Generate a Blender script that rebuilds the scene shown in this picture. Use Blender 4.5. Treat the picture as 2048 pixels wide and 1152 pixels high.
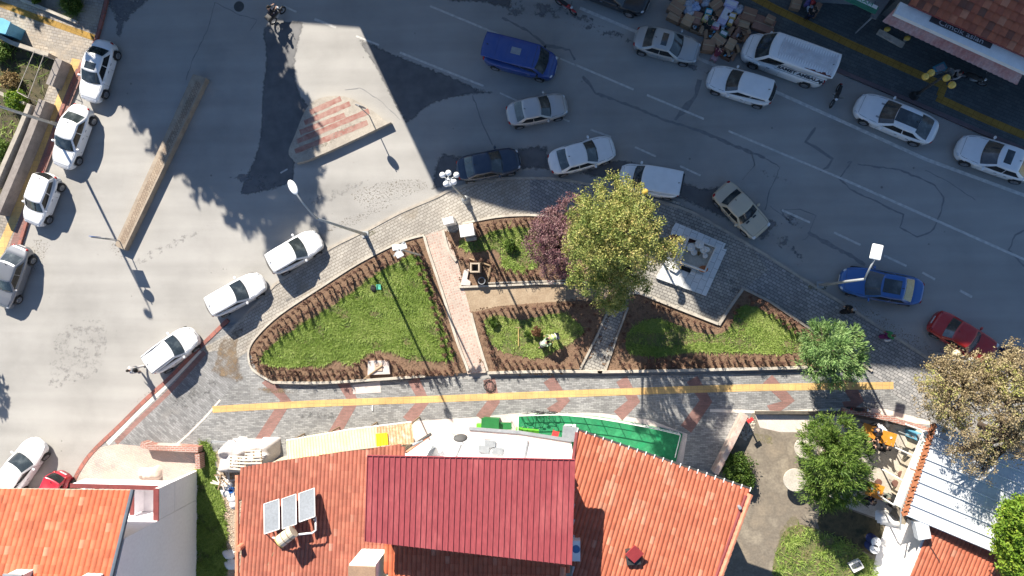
import bpy, bmesh, math, random
import numpy as np
from mathutils import Vector, Matrix, Quaternion
random.seed(11); rng = np.random.default_rng(5)
for o in list(bpy.data.objects): bpy.data.objects.remove(o)
SC = bpy.context.scene
COL = SC.collection
# ---------------------------------------------------------------- camera
FOC, CAMH = 1365.0, 44.0
NAD = (1140.0, 600.0)
dn = Vector(((NAD[0]-1024)/FOC, -(NAD[1]-576)/FOC, -1.0)).normalized()
QC = dn.rotation_difference(Vector((0, 0, -1)))
cd = bpy.data.cameras.new('camera'); cam = bpy.data.objects.new('camera', cd); COL.objects.link(cam)
cam.location = (0, 0, CAMH); cam.rotation_mode = 'QUATERNION'; cam.rotation_quaternion = QC
cd.sensor_width = 36; cd.lens = 36*FOC/2048; cd.clip_end = 2000; cd.clip_start = 0.5
SC.camera = cam
# ---------------------------------------------------------------- light
SUN_EL = math.radians(35)
SHX, SHY = 0.427, -0.904           # direction shadows fall on the ground
wd = bpy.data.worlds.new('World'); SC.world = wd; wd.use_nodes = True
nt = wd.node_tree; bg = nt.nodes['Background']
sky = nt.nodes.new('ShaderNodeTexSky'); sky.sky_type = 'NISHITA'; sky.sun_disc = False
sky.sun_elevation = SUN_EL; sky.sun_rotation = math.atan2(-SHX, -SHY)
sky.altitude = 900; sky.air_density = 1.0; sky.dust_density = 0.5; sky.ozone_density = 2.0
hs_ = nt.nodes.new('ShaderNodeHueSaturation'); hs_.inputs['Saturation'].default_value = 1.08; nt.links.new(sky.outputs[0], hs_.inputs['Color']); nt.links.new(hs_.outputs[0], bg.inputs[0]); bg.inputs[1].default_value = 0.070
sl = bpy.data.lights.new('sun', 'SUN'); sl.energy = 5.0; sl.angle = math.radians(0.53); sl.color = (1.0, 0.92, 0.80)
so = bpy.data.objects.new('sun', sl); COL.objects.link(so)
sdir = Vector((SHX*math.cos(SUN_EL), SHY*math.cos(SUN_EL), -math.sin(SUN_EL)))
so.rotation_mode = 'QUATERNION'; so.rotation_quaternion = sdir.to_track_quat('-Z', 'Y'); so.location = (-20, 40, 60)
SC.view_settings.view_transform = 'Standard'; SC.view_settings.look = 'None'
SC.view_settings.exposure = 1.2; SC.view_settings.gamma = 1.0
# ---------------------------------------------------------------- helpers
def W(x, y, z=0.0):
    """photo coordinates (2048 wide) seen at height z -> world point"""
    r = QC @ Vector(((x-1024)/FOC, -(y-576)/FOC, -1.0))
    t = (z-CAMH)/r.z
    return Vector((0, 0, CAMH)) + r*t
def WP(x, y, p0, n):
    r = QC @ Vector(((x-1024)/FOC, -(y-576)/FOC, -1.0)); o = Vector((0, 0, CAMH))
    return o + r*((Vector(p0)-o).dot(n)/r.dot(n))
def smooth_line(pts, n=6, closed=False):
    out = []; m = len(pts); P = [Vector(p) for p in pts]
    rngi = range(m if closed else m-1)
    for i in rngi:
        if closed: a, b, c, d = P[i-1], P[i], P[(i+1) % m], P[(i+2) % m]
        else: a, b, c, d = P[max(i-1, 0)], P[i], P[i+1], P[min(i+2, m-1)]
        for k in range(n):
            t = k/n
            out.append(0.5*((2*b)+(c-a)*t+(2*a-5*b+4*c-d)*t*t+(3*b-a-3*c+d)*t**3))
    if not closed: out.append(P[-1])
    return out
class MB:
    def __init__(s): s.v = []; s.f = []; s.mi = []
    def add(s, vs, fs, mi=0):
        o = len(s.v); s.v += [tuple(v) for v in vs]; s.f += [tuple(i+o for i in f) for f in fs]; s.mi += [mi]*len(fs); return s
    def box(s, c, d, rz=0, m=None, mi=0, taper=1.0):
        c = Vector(c); R = Matrix.Rotation(rz, 3, 'Z') if m is None else m
        vs = []
        for z in (-1, 1):
            k = taper if z > 0 else 1.0
            for x, y in ((-1, -1), (1, -1), (1, 1), (-1, 1)): vs.append(c + R @ Vector((x*d[0]/2*k, y*d[1]/2*k, z*d[2]/2)))
        return s.add(vs, [(3, 2, 1, 0), (4, 5, 6, 7), (0, 1, 5, 4), (1, 2, 6, 5), (2, 3, 7, 6), (3, 0, 4, 7)], mi)
    def prism(s, pts, z0, z1, mi=0):
        n = len(pts); a = sum(pts[i][0]*pts[(i+1) % n][1]-pts[(i+1) % n][0]*pts[i][1] for i in range(n))
        if a < 0: pts = list(pts)[::-1]
        z0s = z0 if hasattr(z0, '__len__') else [z0]*n; z1s = z1 if hasattr(z1, '__len__') else [z1]*n
        vs = [(p[0], p[1], z) for p, z in zip(pts, z0s)] + [(p[0], p[1], z) for p, z in zip(pts, z1s)]
        return s.add(vs, [tuple(range(n))[::-1], tuple(range(n, 2*n))] + [(i, (i+1) % n, n+(i+1) % n, n+i) for i in range(n)], mi)
    def tube(s, pts, r, n=8, mi=0, cap=True):
        pts = [Vector(p) for p in pts]; rs = r if hasattr(r, '__len__') else [r]*len(pts)
        vs = []; up = Vector((0, 0, 1)); m = len(pts)
        for i, p in enumerate(pts):
            t = (pts[min(i+1, m-1)]-pts[max(i-1, 0)]).normalized()
            a = t.cross(up if abs(t.z) < .95 else Vector((1, 0, 0))).normalized(); b = t.cross(a)
            for k in range(n):
                an = 2*math.pi*k/n; vs.append(p+(a*math.cos(an)+b*math.sin(an))*rs[i])
        fs = [(i*n+k, i*n+(k+1) % n, (i+1)*n+(k+1) % n, (i+1)*n+k) for i in range(m-1) for k in range(n)]
        if cap: fs += [tuple(range(n))[::-1], tuple(range((m-1)*n, m*n))]
        return s.add(vs, fs, mi)
    def ball(s, c, r, nu=12, nv=8, mi=0, R=None):
        c = Vector(c); r = r if hasattr(r, '__len__') else (r, r, r); vs = []; 
        for j in range(nv+1):
            th = math.pi*j/nv
            for i in range(nu):
                ph = 2*math.pi*i/nu; v = Vector((r[0]*math.sin(th)*math.cos(ph), r[1]*math.sin(th)*math.sin(ph), r[2]*math.cos(th)))
                vs.append(c+(R @ v if R else v))
        return s.add(vs, [(j*nu+i, (j+1)*nu+i, (j+1)*nu+(i+1) % nu, j*nu+(i+1) % nu) for j in range(nv) for i in range(nu)], mi)
    def lathe(s, prof, c, n=20, mi=0):
        c = Vector(c); vs = [c+Vector((r*math.cos(2*math.pi*k/n), r*math.sin(2*math.pi*k/n), z)) for r, z in prof for k in range(n)]
        m = len(prof)
        return s.add(vs, [(i*n+k, i*n+(k+1) % n, (i+1)*n+(k+1) % n, (i+1)*n+k) for i in range(m-1) for k in range(n)], mi)
    def strip(s, pts, w, z, jit=0.0, mi=0):
        pts = [Vector((p[0], p[1])) for p in pts]; m = len(pts); vs = []
        for i, p in enumerate(pts):
            t = (pts[min(i+1, m-1)]-pts[max(i-1, 0)]).normalized(); nn = Vector((-t.y, t.x)); ww = w*(1+random.uniform(-jit, jit))/2
            vs += [(p.x+nn.x*ww, p.y+nn.y*ww, z), (p.x-nn.x*ww, p.y-nn.y*ww, z)]
        return s.add(vs, [(2*i+1, 2*i+3, 2*i+2, 2*i) for i in range(m-1)], mi)
    def obj(s, name, mat, parent=None, smooth=False, world=True, bevel=0):
        me = bpy.data.meshes.new(name); vs = s.v
        if parent is not None and world:
            M = parent_world(parent).inverted(); vs = [M @ Vector(v) for v in vs]
        me.from_pydata([tuple(v) for v in vs], [], s.f)
        mats = mat if isinstance(mat, (list, tuple)) else [mat]
        for m in mats: me.materials.append(m)
        if len(mats) > 1: me.polygons.foreach_set('material_index', s.mi)
        if smooth: me.polygons.foreach_set('use_smooth', [True]*len(me.polygons))
        me.update()
        o = bpy.data.objects.new(name, me); COL.objects.link(o)
        if parent is not None: o.parent = parent
        if bevel:
            b = o.modifiers.new('bevel', 'BEVEL'); b.width = bevel; b.segments = 2; b.limit_method = 'ANGLE'
        return o
def parent_world(o):
    M = Matrix.Translation(o.location) @ o.rotation_euler.to_matrix().to_4x4()
    if o.parent is not None: M = parent_world(o.parent) @ M
    return M
def inset(P, d):
    """plan polygon moved inwards by d"""
    n = len(P); A = sum(P[i].x*P[(i+1) % n].y-P[(i+1) % n].x*P[i].y for i in range(n)); s = 1 if A > 0 else -1; out = []
    for i in range(n):
        a, b, c = Vector(P[i-1][:2]), Vector(P[i][:2]), Vector(P[(i+1) % n][:2]); u, v = (b-a).normalized(), (c-b).normalized(); n1, n2 = Vector((-u.y, u.x))*s, Vector((-v.y, v.x))*s
        k = 1+n1.dot(n2); m = (n1+n2)/max(k, .35); out.append(b+m*d)
    return out
def thing(name, label, cat, loc=(0, 0, 0), rz=0.0, group=None):
    o = bpy.data.objects.new(name, None); COL.objects.link(o); o.location = loc; o.rotation_euler = (0, 0, rz)
    o.empty_display_size = 0.3
    o['label'] = label; o['category'] = cat
    if group: o['group'] = group
    return o
def tag(o, label, cat, group=None, kind=None):
    o['label'] = label; o['category'] = cat
    if group: o['group'] = group
    if kind: o['kind'] = kind
    return o
def struct(o): o['kind'] = 'structure'; return o
def dup(root, loc, rz=0, label=None):
    def cp(o, par):
        c = o.copy(); COL.objects.link(c); c.parent = par
        for ch in kids.get(o.name, []): cp(ch, c)
        return c
    kids = {}
    def walk(o):
        kids[o.name] = list(o.children)
        for ch in o.children: walk(ch)
    walk(root)
    r = cp(root, None); r.location = loc; r.rotation_euler = (0, 0, rz)
    if label: r['label'] = label
    return r
# ---------------------------------------------------------------- materials
MATS = {}
def nodes(name):
    m = bpy.data.materials.new(name); m.use_nodes = True; n = m.node_tree
    return m, n, n.nodes['Principled BSDF']
def N(n, t, **k):
    x = n.nodes.new(t)
    for a, b in k.items():
        if a.startswith('i_'): x.inputs[a[2:].replace('_', ' ')].default_value = b
        else: setattr(x, a, b)
    return x
def ramp(n, stops):
    r = N(n, 'ShaderNodeValToRGB'); e = r.color_ramp.elements
    e[0].position, e[0].color = stops[0][0], (*stops[0][1], 1); e[1].position, e[1].color = stops[-1][0], (*stops[-1][1], 1)
    for p, c in stops[1:-1]: q = e.new(p); q.color = (*c, 1)
    return r
def g3(v): return (v, v, v) if not hasattr(v, '__len__') else v
def mat(name, c1, c2=None, scale=3.0, rough=0.8, bump=0.0, metal=0.0, detail=6, coat=0.0, spec=None, bscale=None, em=None, alpha=None, stretch=None, c3=None):
    """plain procedural material: a noise between two close tones plus a second finer noise"""
    if name in MATS: return MATS[name]
    m, n, b = nodes(name); c1 = g3(c1); c2 = g3(c2) if c2 is not None else tuple(x*.82 for x in c1)
    tc = N(n, 'ShaderNodeTexCoord'); src = tc.outputs['Object']
    if stretch:
        mp = N(n, 'ShaderNodeMapping'); mp.inputs['Scale'].default_value = stretch; n.links.new(src, mp.inputs[0]); src = mp.outputs[0]
    no = N(n, 'ShaderNodeTexNoise', i_Scale=scale, i_Detail=detail, i_Roughness=0.62); n.links.new(src, no.inputs['Vector'])
    r = ramp(n, [(0.33, c1), (0.67, c2)] if c3 is None else [(0.3, c1), (0.5, c2), (0.7, g3(c3))])
    n.links.new(no.outputs['Fac'], r.inputs[0])
    n2 = N(n, 'ShaderNodeTexNoise', i_Scale=scale*11, i_Detail=4); n.links.new(src, n2.inputs['Vector'])
    hs = N(n, 'ShaderNodeMix', data_type='RGBA', blend_type='OVERLAY'); hs.inputs[0].default_value = 0.35
    n.links.new(r.outputs[0], hs.inputs[6]); n.links.new(n2.outputs['Fac'], hs.inputs[7]); n.links.new(hs.outputs[2], b.inputs['Base Color'])
    b.inputs['Roughness'].default_value = rough; b.inputs['Metallic'].default_value = metal
    if coat: b.inputs['Coat Weight'].default_value = coat; b.inputs['Coat Roughness'].default_value = 0.05
    if spec is not None: b.inputs['Specular IOR Level'].default_value = spec
    if bump:
        nb = N(n, 'ShaderNodeTexNoise', i_Scale=bscale or scale*8, i_Detail=5); n.links.new(tc.outputs['Object'], nb.inputs['Vector'])
        bp = N(n, 'ShaderNodeBump', i_Strength=min(bump, 1.0), i_Distance=0.03); n.links.new(nb.outputs['Fac'], bp.inputs['Height']); n.links.new(bp.outputs[0], b.inputs['Normal'])
    MATS[name] = m; return m
def asphalt(name, a, warm=(1.0, .97, .915)):
    m, n, b = nodes(name); tc = N(n, 'ShaderNodeTexCoord'); src = tc.outputs['Object']
    big = N(n, 'ShaderNodeTexNoise', i_Scale=0.16, i_Detail=7, i_Roughness=0.6); n.links.new(src, big.inputs['Vector'])
    c = lambda k: tuple(a*k*w for w in warm)
    r = ramp(n, [(.3, c(.76)), (.5, c(.97)), (.72, c(1.12))]); n.links.new(big.outputs['Fac'], r.inputs[0])
    # wheel-worn streaks along the carriageway
    mp = N(n, 'ShaderNodeMapping'); mp.inputs['Rotation'].default_value = (0, 0, math.radians(25)); mp.inputs['Scale'].default_value = (.06, .9, 1)
    n.links.new(src, mp.inputs[0]); st = N(n, 'ShaderNodeTexNoise', i_Scale=1.0, i_Detail=3); n.links.new(mp.outputs[0], st.inputs['Vector'])
    m1 = N(n, 'ShaderNodeMix', data_type='RGBA', blend_type='OVERLAY'); m1.inputs[0].default_value = .24
    n.links.new(r.outputs[0], m1.inputs[6]); n.links.new(st.outputs['Fac'], m1.inputs[7])
    fine = N(n, 'ShaderNodeTexNoise', i_Scale=34, i_Detail=3); n.links.new(src, fine.inputs['Vector'])
    m2 = N(n, 'ShaderNodeMix', data_type='RGBA', blend_type='OVERLAY'); m2.inputs[0].default_value = .45
    n.links.new(m1.outputs[2], m2.inputs[6]); n.links.new(fine.outputs['Fac'], m2.inputs[7])
    sp = N(n, 'ShaderNodeTexVoronoi', i_Scale=1.1); n.links.new(src, sp.inputs['Vector'])
    sn = N(n, 'ShaderNodeTexNoise', i_Scale=.45, i_Detail=3); n.links.new(src, sn.inputs['Vector'])
    ad = N(n, 'ShaderNodeMath', operation='MULTIPLY_ADD'); n.links.new(sn.outputs['Fac'], ad.inputs[0]); ad.inputs[1].default_value = -.32; n.links.new(sp.outputs['Distance'], ad.inputs[2])
    sr = ramp(n, [(0.0, (.45,)*3), (0.03, (1.,)*3)]); sub = N(n, 'ShaderNodeMath', operation='ADD'); sub.inputs[1].default_value = .150
    n.links.new(ad.outputs[0], sub.inputs[0]); n.links.new(sub.outputs[0], sr.inputs[0])
    m3 = N(n, 'ShaderNodeMix', data_type='RGBA', blend_type='MULTIPLY'); m3.inputs[0].default_value = .8
    n.links.new(m2.outputs[2], m3.inputs[6]); n.links.new(sr.outputs[0], m3.inputs[7]); n.links.new(m3.outputs[2], b.inputs['Base Color'])
    b.inputs['Roughness'].default_value = .88
    bp = N(n, 'ShaderNodeBump', i_Strength=.25, i_Distance=.01); n.links.new(fine.outputs['Fac'], bp.inputs['Height']); n.links.new(bp.outputs[0], b.inputs['Normal'])
    return m
def pavers(name, c1, c2, mortar, bw, bh, rot=0, ms=.02, dirt=None, dirt_c=(.28, .22, .15), rough=.85, offset=.5, wet=False):
    m, n, b = nodes(name); tc = N(n, 'ShaderNodeTexCoord'); mp = N(n, 'ShaderNodeMapping'); mp.inputs['Rotation'].default_value = (0, 0, rot)
    n.links.new(tc.outputs['Object'], mp.inputs[0])
    ws = N(n, 'ShaderNodeTexNoise', i_Scale=2.3, i_Detail=2); n.links.new(mp.outputs[0], ws.inputs['Vector'])
    wa = N(n, 'ShaderNodeVectorMath', operation='MULTIPLY_ADD'); n.links.new(ws.outputs['Color'], wa.inputs[0]); wa.inputs[1].default_value = (.06, .06, 0); n.links.new(mp.outputs[0], wa.inputs[2])
    br = N(n, 'ShaderNodeTexBrick', offset=offset, i_Scale=1.0, i_Mortar_Size=ms, i_Mortar_Smooth=.3, i_Brick_Width=bw, i_Row_Height=bh, i_Bias=-.1)
    n.links.new(wa.outputs[0], br.inputs['Vector'])
    for k, c in (('Color1', c1), ('Color2', c2), ('Mortar', mortar)): br.inputs[k].default_value = (*g3(c), 1)
    no = N(n, 'ShaderNodeTexNoise', i_Scale=.55, i_Detail=8, i_Roughness=.7); n.links.new(tc.outputs['Object'], no.inputs['Vector'])
    mx = N(n, 'ShaderNodeMix', data_type='RGBA', blend_type='OVERLAY'); mx.inputs[0].default_value = .55
    n.links.new(br.outputs['Color'], mx.inputs[6]); n.links.new(no.outputs['Fac'], mx.inputs[7]); out = mx.outputs[2]
    if dirt:
        dn_ = N(n, 'ShaderNodeTexNoise', i_Scale=.35, i_Detail=8, i_Roughness=.65); mp2 = N(n, 'ShaderNodeMapping'); mp2.inputs['Location'].default_value = (31, 7, 0)
        n.links.new(tc.outputs['Object'], mp2.inputs[0]); n.links.new(mp2.outputs[0], dn_.inputs['Vector'])
        rr = ramp(n, [(1-dirt-.08, (0, 0, 0)), (1-dirt+.1, (.85,)*3)]); n.links.new(dn_.outputs['Fac'], rr.inputs[0])
        m2 = N(n, 'ShaderNodeMix', data_type='RGBA'); n.links.new(rr.outputs[0], m2.inputs[0]); n.links.new(out, m2.inputs[6]); m2.inputs[7].default_value = (*dirt_c, 1); out = m2.outputs[2]
    f = N(n, 'ShaderNodeTexNoise', i_Scale=22, i_Detail=3); n.links.new(tc.outputs['Object'], f.inputs['Vector'])
    m4 = N(n, 'ShaderNodeMix', data_type='RGBA', blend_type='OVERLAY'); m4.inputs[0].default_value = .4; n.links.new(out, m4.inputs[6]); n.links.new(f.outputs['Fac'], m4.inputs[7])
    n.links.new(m4.outputs[2], b.inputs['Base Color']); b.inputs['Roughness'].default_value = rough
    bp = N(n, 'ShaderNodeBump', i_Strength=.5, i_Distance=.012); iv = N(n, 'ShaderNodeMath', operation='SUBTRACT'); iv.inputs[0].default_value = 1; n.links.new(br.outputs['Fac'], iv.inputs[1])
    n.links.new(iv.outputs[0], bp.inputs['Height']); n.links.new(bp.outputs[0], b.inputs['Normal'])
    return m
def ragged(name, col, col2=None, rough=.6, scale=2.2, k=6.0, bias=.5):
    """ground stain whose edge breaks up: alpha from the fade attribute and a noise"""
    m, n, b = nodes(name); tc = N(n, 'ShaderNodeTexCoord')
    no = N(n, 'ShaderNodeTexNoise', i_Scale=scale, i_Detail=9, i_Roughness=.72); n.links.new(tc.outputs['Object'], no.inputs['Vector'])
    at = N(n, 'ShaderNodeAttribute', attribute_name='fade')
    a = N(n, 'ShaderNodeMath', operation='MULTIPLY_ADD'); n.links.new(at.outputs['Fac'], a.inputs[0]); a.inputs[1].default_value = 1.15; n.links.new(no.outputs['Fac'], a.inputs[2])
    s = N(n, 'ShaderNodeMath', operation='SUBTRACT'); n.links.new(a.outputs[0], s.inputs[0]); s.inputs[1].default_value = bias+.45
    t = N(n, 'ShaderNodeMath', operation='MULTIPLY', use_clamp=True); n.links.new(s.outputs[0], t.inputs[0]); t.inputs[1].default_value = k
    n2 = N(n, 'ShaderNodeTexNoise', i_Scale=1.2, i_Detail=6); n.links.new(tc.outputs['Object'], n2.inputs['Vector'])
    r = ramp(n, [(.35, g3(col)), (.65, g3(col2) if col2 is not None else tuple(x*.8 for x in g3(col)))]); n.links.new(n2.outputs['Fac'], r.inputs[0])
    n.links.new(r.outputs[0], b.inputs['Base Color']); b.inputs['Roughness'].default_value = rough; n.links.new(t.outputs[0], b.inputs['Alpha'])
    return m
def leafmat(name, stops, rough=.55, trans=.25):
    m, n, b = nodes(name); at = N(n, 'ShaderNodeAttribute', attribute_name='tone'); r = ramp(n, stops)
    n.links.new(at.outputs['Fac'], r.inputs[0]); n.links.new(r.outputs[0], b.inputs['Base Color']); b.inputs['Roughness'].default_value = rough
    b.inputs['Specular IOR Level'].default_value = .25
    if trans:
        o = n.nodes['Material Output']; tr = N(n, 'ShaderNodeBsdfTranslucent'); n.links.new(r.outputs[0], tr.inputs[0]); mx = N(n, 'ShaderNodeMixShader'); mx.inputs[0].default_value = trans
        n.links.new(b.outputs[0], mx.inputs[1]); n.links.new(tr.outputs[0], mx.inputs[2]); n.links.new(mx.outputs[0], o.inputs[0])
    return m
def tilemat(name, stops, rough=.7):
    m, n, b = nodes(name); at = N(n, 'ShaderNodeAttribute', attribute_name='tone'); tc = N(n, 'ShaderNodeTexCoord')
    no = N(n, 'ShaderNodeTexNoise', i_Scale=1.1, i_Detail=7, i_Roughness=.65); n.links.new(tc.outputs['Object'], no.inputs['Vector'])
    r = ramp(n, stops); n.links.new(at.outputs['Fac'], r.inputs[0])
    mx = N(n, 'ShaderNodeMix', data_type='RGBA', blend_type='OVERLAY'); mx.inputs[0].default_value = .6; n.links.new(r.outputs[0], mx.inputs[6]); n.links.new(no.outputs['Fac'], mx.inputs[7])
    n.links.new(mx.outputs[2], b.inputs['Base Color']); b.inputs['Roughness'].default_value = rough
    return m
def px(pts, z=0.0): return [W(p[0], p[1], z) for p in pts]
def slab(name, pts, z1, z0, m, sm=0, closed=True):
    """ground sheet or raised slab from photo points at its top height"""
    if sm: pts = [tuple(v) for v in smooth_line([(p[0], p[1]) for p in pts], sm, True)]
    return struct(MB().prism([(v.x, v.y) for v in px(pts, z1)], z0, z1).obj(name, m))
def line(name, pts, w, z1, z0, m, sm=6, kind=True):
    """kerb or band: constant world width along a photo polyline"""
    P = [Vector((v.x, v.y)) for v in px([tuple(v) for v in smooth_line([(p[0], p[1]) for p in pts], sm)] if sm else pts, z1)]
    L, R = [], []; n = len(P)
    for i, p in enumerate(P):
        t = (P[min(i+1, n-1)]-P[max(i-1, 0)]).normalized(); q = Vector((-t.y, t.x))*w/2; L.append(p+q); R.append(p-q)
    mb = MB(); vs = []
    for l, r in zip(L, R): vs += [(l.x, l.y, z0), (r.x, r.y, z0), (r.x, r.y, z1), (l.x, l.y, z1)]
    fs = []
    for i in range(n-1):
        a, b = 4*i, 4*i+4
        fs += [(a+3, a+2, b+2, b+3), (a+2, a+1, b+1, b+2), (a, a+3, b+3, b)]
    fs += [(0, 1, 2, 3), (4*n-1, 4*n-2, 4*n-3, 4*n-4)]
    mb.add(vs, fs); o = mb.obj(name, m)
    return struct(o) if kind else o
def stain(name, pts, z, m, fade=.5, res=5, step=.22):
    """thin ground sheet over a photo polygon, with a fade attribute that grows from its outline inwards"""
    P = smooth_line([(p[0], p[1]) for p in pts], res, True); P = np.array([tuple(W(v.x, v.y, z))[:2] for v in P])
    lo, hi = P.min(0), P.max(0); nx, ny = [int(k)+2 for k in (hi-lo)/step]
    gx, gy = np.meshgrid(np.linspace(lo[0], hi[0], nx), np.linspace(lo[1], hi[1], ny)); X, Y = gx.ravel(), gy.ravel()
    A = P; B = np.roll(P, -1, 0); d = np.full(X.shape, 1e9)
    for a, b in zip(A, B):
        ab = b-a; L = max(float(ab @ ab), 1e-9); t = np.clip(((X-a[0])*ab[0]+(Y-a[1])*ab[1])/L, 0, 1)
        d = np.minimum(d, np.hypot(X-a[0]-t*ab[0], Y-a[1]-t*ab[1]))
    ins = inpoly(P, X, Y); f = np.where(ins, np.clip(d/fade, 0, 1), 0); ok = ins.reshape(ny, nx)
    cell = ok[:-1, :-1] | ok[1:, :-1] | ok[:-1, 1:] | ok[1:, 1:]
    fs = [(r*nx+c, r*nx+c+1, (r+1)*nx+c+1, (r+1)*nx+c) for r, c in zip(*np.nonzero(cell))]
    used = sorted({i for q in fs for i in q}); mp = {u: k for k, u in enumerate(used)}
    o = MB().add([(X[i], Y[i], z) for i in used], [tuple(mp[i] for i in q) for q in fs]).obj(name, m)
    at = o.data.attributes.new('fade', 'FLOAT', 'POINT'); at.data.foreach_set('value', [float(f[i]) for i in used])
    return struct(o)
def inpoly(P, X, Y):
    c = np.zeros(X.shape, bool); n = len(P)
    for i in range(n):
        x1, y1 = P[i][0], P[i][1]; x2, y2 = P[(i+1) % n][0], P[(i+1) % n][1]
        k = ((y1 > Y) != (y2 > Y)) & (X < (x2-x1)*(Y-y1)/((y2-y1) or 1e-9)+x1); c ^= k
    return c
def quads_mesh(name, C, U, V, tone, m, parent=None, tri=False):
    """many leaf-sized faces: centre C, half axes U and V (n,3)"""
    n = len(C)
    if tri: vs = np.stack([C-U, C+U, C+V], 1).reshape(-1, 3); k = 3
    else: vs = np.stack([C-U, C-V*.9, C+U, C+V*.9], 1).reshape(-1, 3); k = 4
    if parent is not None: vs = vs-np.array(parent.location)
    me = bpy.data.meshes.new(name); me.vertices.add(len(vs)); me.vertices.foreach_set('co', vs.ravel().astype(np.float32))
    me.loops.add(len(vs)); me.loops.foreach_set('vertex_index', np.arange(len(vs), dtype=np.int32)); me.polygons.add(n)
    me.polygons.foreach_set('loop_start', np.arange(0, n*k, k, dtype=np.int32)); me.polygons.foreach_set('loop_total', np.full(n, k, dtype=np.int32))
    at = me.attributes.new('tone', 'FLOAT', 'FACE'); at.data.foreach_set('value', tone.astype(np.float32))
    me.materials.append(m); me.update(calc_edges=True); me.validate()
    o = bpy.data.objects.new(name, me); COL.objects.link(o)
    if parent is not None: o.parent = parent
    return o
def unit(a): return a/np.maximum(np.linalg.norm(a, axis=1, keepdims=True), 1e-9)
# ================================================================ SETTING
ASPH = asphalt('asphalt', .33); 
slabm = MB().add([(-300, -300, 0), (300, -300, 0), (300, 300, 0), (-300, 300, 0)], [(0, 1, 2, 3)])
struct(slabm.obj('road', ASPH))
KERB = mat('kerb stone', (.42, .38, .32), (.30, .27, .23), scale=2.5, rough=.85, bump=.3)
KERBW = mat('pale kerb', (0.510, 0.468, 0.399), (0.357, 0.323, 0.272), scale=2.0, rough=.85, bump=.3)
PAVG = pavers('sidewalk pavers', (0.368, 0.344, 0.304), (0.288, 0.264, 0.232), (0.160, 0.140, 0.116), .29, .19, rot=math.radians(-28), ms=.016, dirt=.38, dirt_c=(0.240, 0.200, 0.144))
PAVR = pavers('sidewalk pavers east', (.34, .33, .32), (.20, .20, .20), (.10, .10, .10), .30, .19, rot=math.radians(30), ms=.018, dirt=.2, dirt_c=(.16, .15, .14))
PAVM = pavers('fountain court pavers', (0.340, 0.323, 0.289), (0.221, 0.212, 0.196), (0.102, 0.093, 0.085), .30, .19, rot=math.radians(22), ms=.018, dirt=.3, dirt_c=(0.170, 0.153, 0.128))
PAVP = pavers('plaza pavers', (0.302, 0.302, 0.294), (0.168, 0.168, 0.168), (0.134, 0.134, 0.130), .32, .11, rot=math.radians(2), ms=.010, dirt=.3, dirt_c=(0.353, 0.336, 0.311))
PAVB = pavers('plaza pavers west', (0.255, 0.255, 0.255), (0.145, 0.145, 0.145), (0.136, 0.136, 0.132), .34, .13, rot=math.radians(38), ms=.010, dirt=.3, dirt_c=(0.357, 0.340, 0.315))
PAVPINK = pavers('pink pavers', (0.406, 0.257, 0.211), (0.468, 0.406, 0.343), (0.437, 0.367, 0.312), .17, .17, rot=math.radians(-16), ms=.035, dirt=.3, dirt_c=(0.328, 0.265, 0.211), offset=0)
PAVRED = pavers('red pavers', (.27, .145, .125), (.20, .11, .095), (.19, .13, .115), .32, .11, rot=math.radians(2), ms=.010, dirt=.18, dirt_c=(.42, .30, .26))
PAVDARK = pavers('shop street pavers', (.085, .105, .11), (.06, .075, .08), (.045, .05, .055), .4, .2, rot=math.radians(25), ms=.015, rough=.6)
PAVWORN = pavers('worn grey pavers', (0.342, 0.306, 0.261), (0.234, 0.216, 0.198), (0.180, 0.153, 0.126), .33, .2, rot=math.radians(12), ms=.02, dirt=.45, dirt_c=(0.414, 0.342, 0.261))
YEL = pavers('yellow tactile', (0.589, 0.380, 0.142), (0.513, 0.342, 0.142), (0.437, 0.294, 0.133), .4, .4, rot=0, ms=.02, offset=0, dirt=.2, dirt_c=(0.589, 0.399, 0.171))
YELD = pavers('yellow tactile worn', (.32, .19, .035), (.27, .16, .03), (.2, .12, .02), .4, .4, rot=math.radians(28), ms=.02, offset=0)
REDK = pavers('red kerb stones', (.34, .13, .10), (.25, .10, .08), (.18, .10, .09), .8, .5, rot=math.radians(60), ms=.03, dirt=.25, dirt_c=(.4, .27, .2), offset=0)
WHITEB = mat('pale band', (.72, .66, .57), (.6, .54, .46), scale=2)
SOIL = mat('soil', (0.081, 0.049, 0.030), (0.209, 0.132, 0.084), scale=4.0, rough=.95, bump=1.0, bscale=16, c3=(0.135, 0.081, 0.051))
SAND = mat('sandy path', (0.378, 0.297, 0.207), (0.270, 0.198, 0.131), scale=1.1, rough=.95, bump=.5)
LAWN = mat('lawn ground', (.09, .13, .035), (.19, .16, .075), scale=1.6, rough=.95, bump=1.0, bscale=30)
DIRT = mat('dirt yard', (.30, .26, .20), (.17, .145, .115), scale=.7, rough=.95, bump=.4, c3=(.26, .215, .16))
CONC = mat('concrete', (.50, .46, .40), (.38, .35, .30), scale=1.2, rough=.9, bump=.2)
CONCP = mat('pale concrete slab', (0.607, 0.524, 0.478), (0.515, 0.451, 0.414), scale=1.5, rough=.9)
DKVEG = mat('dark undergrowth', (.03, .035, .018), (.09, .075, .04), scale=1.3, rough=.95, bump=1.0, c3=(.02, .022, .014))
PAINT = mat('road paint', (.62, .60, .56), (.40, .39, .37), scale=4, rough=.7)
TAR = ragged('tar seam', (.045, .045, .05), rough=.6, scale=6, bias=.1)
TARM = mat('tar', (.155, .155, .16), (.21, .21, .215), scale=5, rough=.7)
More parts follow.
